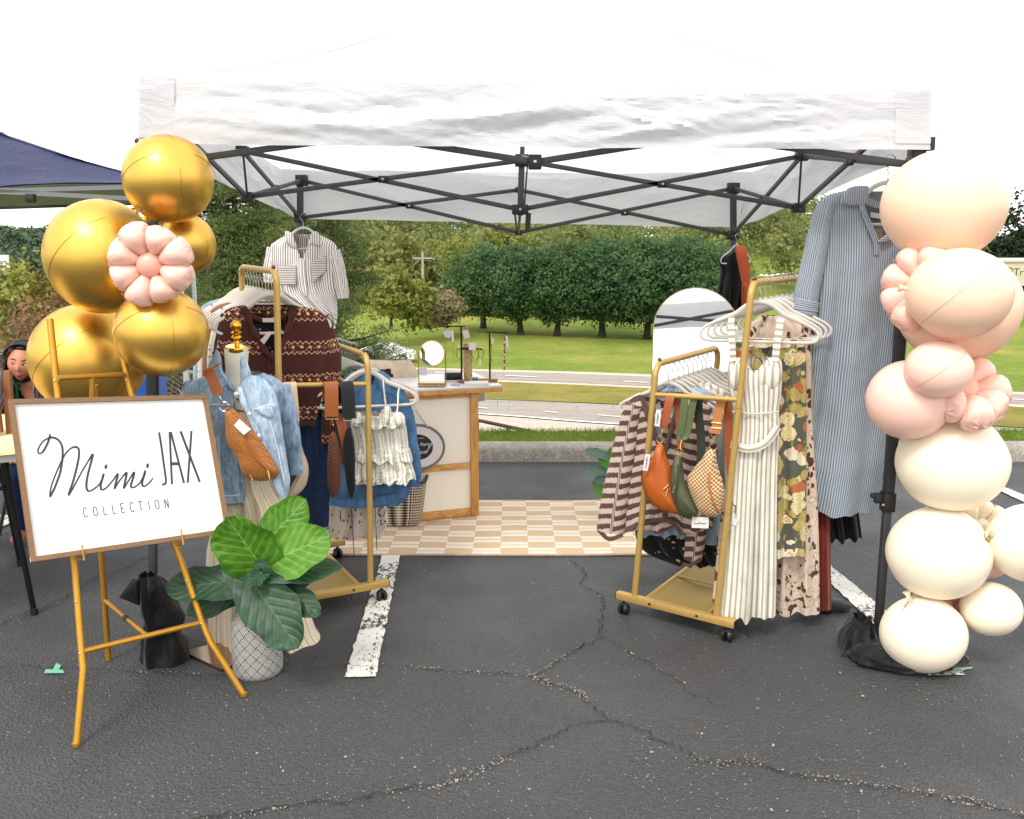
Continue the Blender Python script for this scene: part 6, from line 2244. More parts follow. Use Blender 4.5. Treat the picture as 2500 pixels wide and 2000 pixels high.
for (y0, x0, x1, h_, sd_) in ((1012, 862, 982, 26, 1), (1092, 866, 1004, 30, 2), (1140, 862, 1012, 30, 3)):
    mb = garment([(y0, x0 + 4, x1 - 4, 1), (y0 + h_ * .5, x0 - 1, x1 + 1, 1.25), (y0 + h_, x0 - 4, x1 + 4, 1.5)], pc, .045, (4, .012), 70 + sd_, 64, 12, follow=.4, hem=.016, grow=(.4, 1.5), crumple=.012); ob('ruffle', mb, CAMI, cm)
mb = puff([(912, 1045), (925, 1005), (938, 988), (950, 990), (952, 1010), (940, 1030), (925, 1050)], pc, .02, .045, seed=5, wr=.014); ob('ruffle', mb, CAMI, cm)
mb = puff([(952, 1016), (972, 1002), (984, 1012), (986, 1030), (974, 1036), (958, 1032)], pc, .02, .045, seed=6, wr=.014); ob('ruffle', mb, CAMI, cm)
mb = MB()
ribbon([pc(941, 990, .04), pc(938, 965, .03), pc(936, 935, .01), pc(938, 925, 0)], .009, .003, (1, 0, 0), mb)
ribbon([pc(966, 1010, .04), pc(970, 985, .03), pc(972, 960, .01), pc(976, 945, 0)], .009, .003, (1, 0, 0), mb)
ribbon([pc(866, 1008, .04), pc(862, 990, .02), pc(860, 960, .0)], .009, .003, (1, 0, 0), mb); ob('strap', mb, CAMI, cm)
for i, (hx, hy, oo) in enumerate(((890, 908, .0), (900, 914, -.06))):
    hanger(pc(hx, hy, oo), kk, 1.15, ['white hanger with the ruffled camisole', 'white hanger right behind the one with the ruffled camisole'][i], 'hangers on the low rail of the left rack')
for i in range(10):
    o_ = axis_d * (.2 + .045 * i)
    hanger(pd2(898, 902, .01) + o_, kk, 1.1, 'white hanger on the low left rail, %s behind the one of the denim jacket' % ORD[i], 'hangers on the low rail of the left rack')
pk_ = Pl(870, 4.45, kk)
sk = thing('skirt', 'cream sprigged skirt under the blue denim jacket', 'skirt', pk_(870, 1312))
mb = garment([(1200, 806, 940, 1), (1240, 800, 944, 1), (1280, 796, 946, 1), (1312, 792, 930, 1)], pk_, .04, (4, .014), 44, 50, 30, follow=.55, hem=.01, grow=(.6, 1)); ob('body', mb, SKIRTF, sk)
mb = MB()
for pts in ([(855, 1225), (858, 1290), (862, 1355)], [(912, 1225), (914, 1280), (916, 1330)], [(925, 1228), (918, 1245), (930, 1250), (938, 1232)], [(828, 1236), (829, 1260)]):
    mb.tube([pk_(x, y, .08) for x, y in pts], .0022, 5, smooth=4)
ob('drawstring', mb, simple('navy_cord', '#3a4458', .9), sk)

# bags on the front bar of the left rack
def hang_strap(pl_, x0, y0, x1, y1, wpx, mat, parent, back=None):
    mb = MB()
    pts = [pl_(x0 + (x1 - x0) * .3, y0 + (y1 - y0) * .6, -.03), pl_(x0, y0 + 6, -.02), pl_(x0, y0 - 2, .0), pl_(x0, y0 + 6, .022), pl_((x0 + x1) / 2, (y0 + y1) / 2, .03), pl_(x1, y1, .03)]
    ribbon(pts, pl_.m(wpx, x0, y0), .0035, pl_.t, mb)
    return ob('strap', mb, mat, parent)
pbk = Pl(800, FLl.y + .18, kL); pbk.p0 = FLl.lerp(FRl, .5); pbk.k = kL
pbk = Pl(800, 4.0, .42); pbk.p0 = FLl.lerp(FRl, .5) + Vector((0, -.012, 0))
CREAMST = simple('cream_webbing', '#c9b797', .85, bump=.2, bs=300, bd=.001)
CREAML = simple('cream_nylon', '#c7b5a0', .6, var=.06, vs=14, bump=.4, bs=25, bd=.01)
def houndstooth(m, u, v):
    a = m.math('FRACT', m.math('ADD', m.math('MULTIPLY', m.math('ADD', m.math('MULTIPLY', v, 1.0), m.math('MULTIPLY', m.math('ABSOLUTE', m.math('SUBTRACT', u, -.97)), -1.0)), 75.0), 40.0))
    return m.mix(m.math('GREATER_THAN', a, .5), lin('#7a4630'), lin('#1d1512'))
HOUND = cloth('brown_black_woven', '#5a3424', .6, 10, .3, .01, build=houndstooth, weave=False)
t = thing('crossbody_bag', 'cream sling bag on the left rack beside the mannequin', 'bag', pbk(730, 1213, .03), 'sling bags')
hang_strap(pbk, 706, 936, 712, 1028, 32, CREAMST, t)
mb = puff([(716, 1062), (726, 1065), (738, 1100), (750, 1135), (746, 1175), (728, 1200), (702, 1214), (698, 1208), (712, 1190), (722, 1160), (722, 1110)], pbk, .03, .03, seed=3, power=.5, center=(731, 1150)); ob('bag_body', mb, CREAML, t)
mb = ringloop(pbk(722, 1062, .03), .01, pbk, .002); mb.tube([pbk(700, 1030, .032), pbk(700, 1034, .034), pbk(726, 1032, .034), pbk(726, 1026, .032)], .002, 6); mb.tube([pbk(716, 1034, .034), pbk(720, 1052, .034)], .003, 6); ob('clasp', mb, GOLDHW, t)
t = thing('crossbody_bag', 'brown and black woven sling bag with a brown strap on the left rack', 'bag', pbk(812, 1211, .03), 'sling bags')
hang_strap(pbk, 806, 934, 806, 1014, 33, TANL, t)
mb = puff([(800, 1062), (806, 1050), (816, 1056), (824, 1090), (828, 1140), (826, 1185), (812, 1210), (804, 1205), (796, 1180), (795, 1130), (797, 1090)], pbk, .028, .035, seed=5, power=.5); ob('bag_body', mb, HOUND, t)
mb = MB(); ribbon([pbk(826, 1010, .0), pbk(836, 1050, .005), pbk(842, 1090, .005), pbk(828, 1130, .01)], .04, .0035, pbk.t, mb); ob('strap', mb, TANL, t)
mb = MB(); mb.tube([pbk(791, 1014, .034), pbk(791, 1020, .036), pbk(822, 1020, .036), pbk(822, 1012, .034)], .002, 6); mb.tube([pbk(806, 1020, .036), pbk(802, 1034, .036), pbk(810, 1036, .036), pbk(806, 1022, .036)], .002, 6); ob('clasp', mb, GOLDHW, t)
t = thing('crossbody_bag', 'black sling bag with a black strap on the left rack', 'bag', pbk(848, 1211, .03), 'sling bags')
BLKW = simple('black_webbing', '#101113', .7, bump=.2, bs=300, bd=.001)
hang_strap(pbk, 844, 934, 849, 1020, 33, BLKW, t)
mb = puff([(840, 1050), (850, 1040), (858, 1065), (863, 1110), (862, 1160), (862, 1195), (853, 1212), (844, 1190), (836, 1140), (832, 1090)], pbk, .026, .035, seed=7, power=.5); ob('bag_body', mb, BLACKC, t)
mb = MB(); ribbon([pbk(832, 1000, 0), pbk(830, 1060, .0), pbk(836, 1120, .005)], .035, .0035, pbk.t, mb); ob('strap', mb, BLKW, t)
mb = MB(); mb.tube([pbk(835, 1016, .034), pbk(835, 1024, .036), pbk(862, 1024, .036)], .002, 6); mb.tube([pbk(850, 1022, .036), pbk(846, 1038, .036), pbk(854, 1040, .036), pbk(850, 1024, .036)], .002, 6); ob('clasp', mb, GOLDHW, t)

# ================================================================== OUTFITS HUNG FROM THE TENT
ph = Pl(740, 6.12)
sh = thing('shirt', 'white and grey striped shirt hanging from the rear left tent leg', 'shirt', ph(745, 800))
mb = garment([(572, 706, 774, .5), (582, 690, 796, .7), (596, 664, 818, 1), (620, 658, 824, 1.1), (670, 666, 820, 1.1), (712, 676, 822, 1.1), (728, 700, 822, 1.1), (745, 728, 823, 1), (775, 785, 823, .9), (802, 804, 818, .6)], ph, .05, (3, .016), 51, 60, 60, cut=[(714, 560), (766, 560), (762, 590), (752, 612), (744, 632), (728, 600)], grow=(.3, 1)); ob('body', mb, SHIRTS, sh)
mb = sleeve([(668, 606, 16), (660, 650, 17), (658, 690, 15)], ph, .6, .0, seed=2); ob('sleeve', mb, SHIRTS, sh)
mb = sleeve([(814, 612, 18), (826, 660, 19), (834, 700, 17), (838, 728, 15)], ph, .6, .01, seed=3); ob('sleeve', mb, SHIRTS, sh)
mb = puff([(700, 566), (716, 570), (728, 600), (722, 606), (704, 590)], ph, .01, .05, seed=1, power=.4); ob('collar', mb, SHIRTS, sh)
mb = puff([(768, 566), (782, 570), (786, 600), (764, 596), (754, 604), (760, 580)], ph, .01, .05, seed=1, power=.4); ob('collar', mb, SHIRTS, sh)
mb = puff([(684, 648), (728, 646), (728, 696), (686, 696)], ph, .008, .062, seed=1, power=.2, sm=1); ob('pocket', mb, SHIRTH, sh)
mb = puff([(762, 640), (800, 622), (802, 660), (768, 690)], ph, .008, .062, seed=1, power=.2, sm=1); ob('pocket', mb, SHIRTH, sh)
mb = MB(); ribbon([ph(744, 632, .068), ph(746, 670, .072), ph(752, 720, .07)], .02, .004, (1, 0, 0), mb); ob('placket', mb, SHIRTS, sh)
hanger(ph(741, 557, .005), 0, .95, 'white hanger of the striped shirt at the rear left leg', 'hangers tied to the tent legs')
pw = Pl(760, 6.2)
wp = thing('trousers', 'white trousers hanging under the striped shirt', 'trousers', pw(765, 1000))
mb = garment([(700, 708, 812, 1), (780, 716, 812, 1), (860, 720, 812, 1), (1000, 722, 812, 1)], pw, .04, (2, .012), 55, 40, 30); ob('legs', mb, WHITEC, wp)
pt = Pl(1790, 6.1)
bk = thing('blouse', 'black sleeveless top hanging from the rear right tent leg', 'top', pt(1785, 783))
mb = garment([(616, 1782, 1806, .6), (626, 1762, 1818, .8), (640, 1754, 1824, 1), (660, 1760, 1826, 1), (690, 1754, 1820, 1.1), (730, 1749, 1815, 1.1), (765, 1754, 1805, 1), (783, 1762, 1796, .8)], pt, .07, (3, .02), 57, 50, 50, grow=(.4, 1)); ob('body', mb, BLACKC, bk)
hanger(pt(1797, 600, .01), .9, .8, 'white hanger of the black top at the rear right leg', 'hangers tied to the tent legs')
ORW = weave_mat('orange_woven_leather', '#a8431a', '#b9501f', 40)
ORL = simple('orange_leather', '#b04a1d', .5)
t = thing('handbag', 'orange woven bag hanging in front of the black top', 'bag', pt(1812, 762, .1), 'sling bags')
mb = puff([(1801, 688), (1812, 686), (1821, 686), (1821, 720), (1818, 745), (1812, 762), (1802, 760), (1800, 730), (1800, 705)], pt, .05, .12, seed=2, power=.4, sm=3); ob('bag_body', mb, ORW, t)
mb = MB(); ribbon([pt(1814, 688, .13), pt(1808, 650, .13), pt(1799, 612, .12), pt(1798, 600, .08), pt(1797, 615, .07), pt(1806, 690, .11)], [.02, .05, .06, .05, .04, .02], .003, (1, -.3, 0), mb); ob('strap', mb, ORL, t)

# blue pinstripe shirt dress at the right
pb2 = Pl(2080, 3.92)
sd2 = thing('shirt_dress', 'navy pinstriped shirt dress hanging at the right of the tent', 'dress', pb2(2060, 1245))
ncut = [(2098, 440), (2215, 440), (2215, 540), (2160, 560), (2126, 600), (2112, 560), (2092, 520), (2088, 490)]
mb = garment([(466, 2060, 2205, .6), (474, 2026, 2220, .8), (492, 2006, 2228, 1), (540, 2003, 2228, 1.15), (640, 2000, 2226, 1.2), (780, 1990, 2216, 1.25), (900, 1972, 2206, 1.35), (1060, 1946, 2192, 1.5), (1180, 1926, 2172, 1.6), (1243, 1921, 2158, 1.6)], pb2, .055, (2, .016), 61, 80, 110, cut=ncut, grow=(.12, 1.35), hem=.012); ob('body', mb, PINST, sd2)
mb = sleeve([(2012, 495, 20), (1996, 560, 26), (1980, 640, 29), (1966, 710, 30), (1958, 760, 30)], pb2, .75, .03, seed=6, seg=28); ob('sleeve', mb, PINST, sd2)
mb = sleeve([(1964, 732, 31), (1959, 752, 32), (1956, 768, 31)], pb2, .8, .032, seed=7, seg=28); ob('cuff', mb, PINSTH, sd2)
mb = sleeve([(2222, 500, 16), (2232, 560, 20), (2240, 660, 22)], pb2, .6, -.02, seed=6); ob('sleeve', mb, PINST, sd2)
mb = puff([(2038, 500), (2054, 462), (2100, 456), (2104, 470), (2096, 502)], pb2, .014, .075, seed=3, power=.35, sm=3); ob('collar', mb, PINST, sd2)
mb = MB(); ribbon([pb2(2098, 470, .07), pb2(2086, 500, .08), pb2(2102, 545, .076), pb2(2122, 590, .07), pb2(2124, 622, .064)], [.02, .02, .024, .026, .02], .004, (1, 0, .1), mb); ob('placket', mb, PINST, sd2)
mb = puff([(2124, 592), (2150, 568), (2175, 545), (2180, 565), (2150, 590)], pb2, .008, .075, seed=3, power=.35, sm=2); ob('lapel', mb, PINSTH, sd2)
mb = MB(); ribbon([pb2(2094, 478, .0), pb2(2140, 498, -.02), pb2(2180, 500, -.02)], .03, .005, (0, 0, 1), mb); ob('collar_band', mb, PINSTH, sd2)
tag([(2132, 518), (2180, 524), (2180, 538), (2132, 530)], pb2, -.03, sd2)
tag([(2120, 562), (2160, 556), (2160, 600), (2122, 594)], pb2, -.025, sd2, simple('kraft_card', '#c9a987', .8))
hanger(pb2(2166, 447, .005), .05, 1.2, 'pale hanger of the pinstriped shirt dress', 'hangers tied to the tent legs')
mb = MB(); mb.tube([pb2(2166, 430, .004), pb2(2170, 400, .002), pb2(2174, 385, 0)], .0018, 5); ob('hanger_extension', mb, CHROME, label='thin wire loop from the tent bar to the shirt dress hanger', cat='wire')

# ================================================================== CLOTHES ON THE RIGHT RACK
kr = -.3
pq = Pl(1630, 4.0, kr)
cd = thing('cardigan', 'brown and cream striped knit cardigan on the low right rail', 'cardigan', pq(1620, 1300))
ccut = [(1572, 950), (1660, 950), (1652, 1000), (1636, 1060), (1624, 1094), (1606, 1060), (1586, 1010)]
mb = garment([(958, 1560, 1690, .5), (966, 1544, 1712, .8), (984, 1532, 1730, 1), (1040, 1528, 1738, 1.1), (1120, 1520, 1742, 1.15), (1200, 1508, 1742, 1.2), (1262, 1504, 1740, 1.2), (1290, 1510, 1736, 1.2)], pq, .04, (3, .012), 81, 70, 76, cut=ccut, grow=(.2, 1.2), hem=.02, follow=None); ob('body', mb, CARDI, cd)
mb = sleeve([(1550, 984, 20), (1532, 1060, 26), (1516, 1150, 31), (1502, 1230, 34), (1494, 1292, 34)], pq, .6, .03, seed=4, seg=28); ob('sleeve', mb, CARDI, cd)
mb = sleeve([(1720, 985, 16), (1728, 1080, 20), (1716, 1200, 22), (1700, 1300, 24), (1690, 1368, 22)], pq, .6, .0, seed=5, seg=28); ob('sleeve', mb, CARDI, cd)
mb = MB()
e3, _ = spline([pq(x, y, .05) for x, y in ((1572, 962), (1586, 1012), (1606, 1062), (1624, 1096), (1638, 1060), (1654, 1000), (1662, 962))], [0] * 7, 5)
mb.tube(e3, .011, 8, .5, fn=pq.n)
mb.tube([pq(1624, 1096, .05), pq(1626, 1180, .058), pq(1628, 1260, .058)], .012, 8, .4, fn=pq.n); ob('neckband', mb, CARDIRIB, cd)
mb = MB(); ribbon([pq(1466, 1284, .05), pq(1492, 1306, .06), pq(1526, 1296, .06)], .018, .006, (0, 0, 1), mb); ribbon([pq(1534, 1286, .06), pq(1580, 1262, .07), pq(1640, 1262, .07), pq(1670, 1296, .06)], .018, .006, (0, 0, 1), mb); ribbon([pq(1668, 1374, .02), pq(1690, 1374, .03), pq(1712, 1360, .02)], .014, .006, (0, 0, 1), mb); ob('hem_band', mb, CARDIRIB, cd)
tag([(1614, 986), (1634, 990), (1632, 1000), (1612, 996)], pq, .0, cd, BLKW)
hanger(pq(1632, 935, .01), kr, 1.05, 'white hanger of the striped cardigan', 'hangers on the low rail of the right rack')
ard = AR.normalized()
low_items = [('shirt', 'pale blue shirt behind the striped cardigan', LBLUE, 'shirt', [(950, 1600, 1680, .6), (966, 1570, 1716, .9), (990, 1552, 1730, 1), (1100, 1548, 1736, 1), (1230, 1546, 1740, 1), (1318, 1545, 1742, 1)]),
             ('skirt', 'black sprigged skirt showing below the cardigan', BLKF, 'skirt', [(1150, 1560, 1700, 1), (1240, 1530, 1720, 1), (1320, 1514, 1728, 1), (1370, 1540, 1732, 1), (1402, 1620, 1735, .9)]),
             ('blouse', 'pale striped blouse at the back of the low right rail', LINEN, 'blouse', [(950, 1600, 1680, .6), (966, 1570, 1716, .9), (990, 1552, 1730, 1), (1250, 1548, 1738, 1)])]
for i, (nm, lb, mt, ct, rw) in enumerate(low_items):
    o_ = ard * (.08 + .07 * i)
    mb = garment(rw, pq, .035, (4, .014), 90 + i, 50, 44, grow=(.3, 1), hem=.012)
    if nm == 'shirt':
        sleeve([(1716, 990, 16), (1726, 1100, 17), (1722, 1240, 16), (1716, 1340, 17)], pq, .6, 0, seed=3, mb=mb)
    mb.v = [tuple(Vector(p) + o_) for p in mb.v]
    t = thing(nm, lb, ct, pq(1640, 1300) + o_)
    ob('body', mb, mt, t)
for i in range(9):
    hanger(pq(1632, 935, .01) + ard * (.06 + .055 * i), kr, 1.05, 'white hanger on the low right rail, %s behind the one of the striped cardigan' % ORD[i], 'hangers on the low rail of the right rack')

# high rail: striped dress in front
pz = Pl(1840, 3.72, -.28)
ld = thing('dress', 'long white dress with beige stripes at the front of the right rack', 'dress', pz(1830, 1500))
mb = garment([(872, 1786, 1900, .6), (884, 1779, 1908, .9), (930, 1776, 1909, 1.2), (970, 1783, 1906, 1.1), (1000, 1789, 1902, 1.0), (1050, 1788, 1902, 1.0), (1150, 1780, 1898, 1.1), (1300, 1770, 1896, 1.25), (1420, 1760, 1895, 1.35), (1500, 1752, 1893, 1.4)], pz, .045, (3, .015), 101, 72, 110, follow=.32, hem=.014, grow=(.05, 1.5), cut=[(1800, 850), (1888, 850), (1866, 884), (1843, 902), (1822, 886)]); ob('body', mb, LINEN, ld)
for cx_, o_ in ((1809, .035), (1877, .035)):
    mb = MB()
    c = pz(cx_, 920, .022)
    mb.ball(c, (pz.m(31, cx_, 918), .034, pz.m(36, cx_, 918)), 24, 14, fn=lambda d: 1.0)
    for i in range(len(mb.v)):
        v = Vector(mb.v[i]); mb.uv[i] = ((v - c).dot(pz.t) + .01, v.z)
    ob('bust_cup', mb, LINEN, ld)
mb = MB(); ribbon([pz(1791, 880, .03), pz(1788, 830, .03), pz(1786, 790, .02), pz(1786, 772, -.01), pz(1790, 800, -.04)], pz.m(15, 1790, 830), .003, pz.t, mb); ob('strap', mb, LINENH, ld)
mb = MB(); ribbon([pz(1892, 880, .03), pz(1898, 830, .03), pz(1904, 790, .02), pz(1906, 774, -.01), pz(1904, 800, -.04)], pz.m(17, 1895, 830), .003, pz.t, mb); ob('strap', mb, LINENH, ld)
mb = MB(); ribbon([pz(1786, 1078, .05), pz(1830, 1086, .075), pz(1870, 1072, .07), pz(1900, 1036, .05)], .03, .006, (0, 0, 1), mb); ob('sash', mb, LINEN, ld)
mb = MB(); ribbon([pz(1789, 1000, .05), pz(1845, 1004, .06), pz(1902, 1000, .05)], .006, .003, (0, 0, 1), mb); ob('waist_seam', mb, LINEN, ld)
mb = MB(); mb.tube([pz(1788, 1265, .06), pz(1784, 1280, .062), pz(1800, 1270, .062)], .0015, 5); ob('tag_thread', mb, TAGM, ld)
hanger(pz(1856, 738, .0), -.28, 1.13, 'white hanger of the long striped dress', 'hangers on the high rail of the right rack')
hi = [('trousers', 'olive floral wide trousers behind the striped dress', OLIVEF, 'trousers', [(826, 1800, 1960, 1), (850, 1792, 1966, 1.1), (1000, 1780, 1968, 1.2), (1200, 1774, 1968, 1.2), (1352, 1770, 1966, 1.2)], .06),
      ('dress', 'brown and cream floral dress behind the olive trousers', BROWNF, 'dress', [(770, 1860, 1930, .6), (800, 1822, 1972, 1), (1000, 1800, 1980, 1.1), (1250, 1760, 1996, 1.3), (1492, 1735, 2000, 1.5)], .13),
      ('dress', 'cream dress with a gathered hem next to the rust trousers', CREAMC, 'dress', [(800, 1880, 1980, 1), (1000, 1880, 1986, 1), (1230, 1900, 1990, 1.1), (1340, 1905, 1990, 1.2), (1392, 1900, 1994, 1.4)], .2),
      ('trousers', 'rust red corduroy trousers at the back of the high rail', RUST, 'trousers', [(800, 1900, 2000, 1), (1000, 1905, 2014, 1), (1250, 1925, 2026, 1), (1486, 1930, 2030, 1)], .27),
      ('skirt', 'black skirt with a scalloped hem behind the shirt dress', BLACKC, 'skirt', [(900, 1960, 2060, 1), (1100, 1970, 2080, 1), (1250, 1984, 2096, 1), (1312, 1990, 2104, 1)], .4)]
for i, (nm, lb, mt, ct, rw, dz_) in enumerate(hi):
    pp = Pl(1870, 3.72 + dz_ * 1.0, -.2)
    mb = garment(rw, pp, .03 if i < 4 else .05, (4, .016), 110 + i, 56, 70, grow=(.3, 1.2), hem=.012)
    t = thing(nm, lb, ct, pp((rw[-1][1] + rw[-1][2]) / 2, rw[-1][0]))
    ob('body', mb, mt, t)
    if i == 0:
        b_ = MB(); b_.lathe(pp(1866, 852, .036), [(.011, 0), (.012, .003), (.008, .005), (.004, .003)], 18, pp.n); ob('button', b_, simple('dark_button', '#2b2b30', .3), t)
        b_ = MB(); ribbon([pp(1797, 836, .03), pp(1880, 838, .04), pp(1962, 836, .03)], .03, .004, (0, 0, 1), b_); ob('waistband', b_, OLIVEF, t)
    if i == 2:
        b_ = puff([(1905, 1372), (1930, 1366), (1965, 1366), (1992, 1372), (1990, 1392), (1960, 1404), (1925, 1402), (1906, 1392)], pp, .05, .02, seed=3, wr=.01); ob('gathered_hem', b_, CREAMC, t)
for i in range(8):
    hanger(pz(1856, 738, .0) + ard * (.06 + .075 * i), -.28, 1.1, 'white hanger on the high right rail, %s behind the one of the long dress' % ORD[i], 'hangers on the high rail of the right rack')
mb = MB(); c = G(2030, 1488); c.z = .02
mb.ball(c, (.09, .06, .022), 24, 10, fn=lambda d: 1 + .2 * noise.noise(d * 3)); ob('dropped_cloth', mb, BLACKC, label='small black cloth lying on the asphalt under the rust trousers', cat='cloth')

# bags on the front bar of the right rack
pbr = Pl(1700, 3.8, kR); pbr.p0 = FLr.lerp(FRr, .5) + Vector((-.004, -.016, 0))
pbr = Pl(1700, pbr.p0.y, -.45)
B3 = lambda x, y: (1560 + x * .20867, 930 + y * .2087)
OLIVE = simple('olive_nylon', '#4b4f34', .55, var=.1, vs=16, bump=.35, bs=22, bd=.01)
OLIVEW = simple('olive_webbing', '#4f5a34', .6, bump=.2, bs=300, bd=.001)
CAMEL = simple('camel_leather', '#ad5416', .42, var=.07, vs=12, bump=.08, bs=200, bd=.001)
CAMELD = simple('camel_strap', '#964a1c', .55)
TANWEB = simple('tan_webbing', '#b0703a', .7, bump=.2, bs=300, bd=.001)
def checkb(m, u, v):
    a = m.math('GREATER_THAN', m.math('FRACT', m.math('ADD', m.math('MULTIPLY', m.math('ADD', u, v), 62.0), 60.0)), .5)
    b = m.math('GREATER_THAN', m.math('FRACT', m.math('ADD', m.math('MULTIPLY', m.math('SUBTRACT', u, v), 62.0), 60.0)), .5)
    x = m.math('ABSOLUTE', m.math('SUBTRACT', a, b))
    ck = m.node('ShaderNodeTexChecker', {'Vector': m.comb(u, v), 'Color1': lin('#d8bd94'), 'Color2': lin('#8a5f36'), 'Scale': 120.0})
    return ck.outputs['Color']
CHECK = cloth('cream_brown_check', '#c8ac84', .6, 12, .3, .01, build=checkb, weave=False)
def stp(pts, w, mat, parent, pl_=pbr, dirn=None):
    mb = MB(); ribbon([pl_(*B3(x, y), o) for x, y, o in pts], pl_.m(w * .2087, 1680, 1000), .0035, dirn or pl_.t, mb); return ob('strap', mb, mat, parent)
t = thing('crossbody_bag', 'smooth camel leather sling bag on the right rack', 'bag', pbr(1620, 1247, .05), 'sling bags')
stp([(410, 300, -.02), (395, 190, -.015), (390, 145, .0), (380, 200, .024), (340, 400, .034), (312, 515, .036)], 100, CAMELD, t)
stp([(430, 180, -.012), (445, 330, -.01), (470, 560, -.005), (490, 780, .0)], 80, CAMELD, t)
mb = puff([B3(*p) for p in ((260, 712), (325, 715), (345, 800), (380, 890), (425, 1000), (450, 1150), (500, 1350), (560, 1520), (430, 1505), (290, 1460), (170, 1360), (105, 1220), (78, 1080), (110, 980), (190, 880))], pbr, .05, .06, seed=2, power=.42, sm=4, wr=.003, center=B3(290, 1180)); bo_ = ob('bag_body', mb, CAMEL, t)
mb = MB(); mb.tube([pbr(*B3(*p), .1) for p in ((125, 985), (108, 1090), (150, 1240), (230, 1380), (300, 1445))], .002, 6, smooth=5); ob('zipper', mb, simple('dark_zip', '#4a260f', .6), t)
mb = ringloop(pbr(*B3(285, 660), .05), .014, pbr, .0025); mb.tube([pbr(*B3(275, 515), .042), pbr(*B3(280, 550), .044), pbr(*B3(345, 555), .044), pbr(*B3(352, 525), .042)], .002, 6); mb.tube([pbr(*B3(310, 555), .044), pbr(*B3(300, 590), .046), pbr(*B3(290, 630), .046)], .004, 6); ob('clasp', mb, GOLDHW, t)
tag([B3(178, 780), B3(238, 785), B3(203, 970), B3(145, 965)], pbr, .13, t)
tag([B3(238, 312), B3(300, 320), B3(280, 512), B3(220, 500)], pbr, .05, t)
def tag_script(pts, off, parent):
    mb = MB(); mb.tube([pbr(*B3(*p), off) for p in pts], .0011, 4, smooth=5); ob('tag_script', mb, TAGINK, parent)
tag_script([(265, 350), (255, 375), (272, 385), (252, 400), (270, 415), (250, 425), (262, 445), (246, 455), (262, 475)], .0525, t)
tag_script([(205, 810), (190, 835), (208, 845), (186, 862), (202, 878), (182, 890), (196, 910), (176, 925), (190, 945)], .1325, t)
t = thing('crossbody_bag', 'olive green nylon sling bag between the camel and the checked one', 'bag', pbr(1690, 1254, .05), 'sling bags')
stp([(600, 180, .0), (590, 170, .012), (560, 190, .026), (540, 400, .036), (510, 600, .04), (530, 640, .042), (580, 600, .036), (620, 400, .03), (660, 180, .02), (665, 168, .0)], 85, OLIVEW, t)
stp([(690, 190, -.01), (690, 400, -.012), (720, 700, -.01), (720, 980, .0)], 100, simple('dark_olive_webbing', '#23281a', .7), t)
mb = puff([B3(*p) for p in ((465, 850), (535, 845), (545, 1000), (580, 1120), (640, 1250), (700, 1380), (745, 1500), (690, 1530), (600, 1545), (530, 1500), (480, 1380), (440, 1260), (418, 1100), (440, 980))], pbr, .045, .075, seed=4, power=.45, sm=4, wr=.006, center=B3(560, 1250)); ob('bag_body', mb, OLIVE, t)
mb = MB(); mb.tube([pbr(*B3(*p), .125) for p in ((545, 900), (540, 1080), (520, 1250), (540, 1430), (600, 1540))], .0022, 6, smooth=5); ob('zipper', mb, simple('olive_zip', '#2b2f1c', .6), t)
mb = MB()
for p in ((502, 1165), (494, 1192), (487, 1220)): mb.ball(pbr(*B3(*p), .118), .004, 8, 6)
mb.tube([pbr(*B3(420, 1150), .1), pbr(*B3(370, 1195), .11)], .003, 6); mb.tube([pbr(*B3(415, 1190), .1), pbr(*B3(400, 1275), .11)], .003, 6); ob('stud', mb, GOLDHW, t)
mb = ringloop(pbr(*B3(515, 790), .06), .013, pbr, .0025); mb.tube([pbr(*B3(540, 655), .05), pbr(*B3(525, 720), .055), pbr(*B3(530, 770), .06)], .004, 6); ob('clasp', mb, GOLDHW, t)
tag([B3(668, 1540), B3(860, 1540), B3(858, 1672), B3(662, 1665)], pbr, .07, t)
tag_script([(690, 1610), (740, 1612), (758, 1600), (770, 1612), (830, 1612)], .0725, t)
t = thing('crossbody_bag', 'cream and brown checked sling bag on the right rack', 'bag', pbr(1735, 1254, .05), 'sling bags')
stp([(1010, 330, -.02), (1000, 230, -.015), (985, 188, .0), (975, 240, .022), (940, 400, .03), (920, 600, .034)], 105, TANWEB, t)
stp([(1030, 230, -.012), (1040, 600, -.01), (1060, 1000, -.005), (1120, 1290, .0)], 85, CAMELD, t)
mb = puff([B3(*p) for p in ((850, 775), (930, 780), (945, 900), (980, 1030), (1020, 1150), (1035, 1280), (1010, 1430), (970, 1530), (870, 1545), (760, 1500), (690, 1390), (630, 1240), (605, 1090), (680, 990), (770, 880))], pbr, .05, .06, seed=6, power=.42, sm=4, wr=.005, center=B3(840, 1220)); ob('bag_body', mb, CHECK, t)
mb = MB(); mb.tube([pbr(*B3(*p), o) for p, o in (((885, 960), .095), ((890, 1100), .112), ((920, 1270), .112), ((960, 1400), .1), ((995, 1480), .08))], .0045, 6, smooth=5); ob('zipper', mb, TANWEB, t)
mb = ringloop(pbr(*B3(900, 735), .045), .017, pbr, .0025); mb.tube([pbr(*B3(870, 600), .04), pbr(*B3(872, 630), .042), pbr(*B3(960, 632), .042), pbr(*B3(966, 600), .04)], .0025, 6)
for y_ in (470, 530): mb.tube([pbr(*B3(868, y_), .036), pbr(*B3(985, y_ + 8), .036)], .0028, 6)
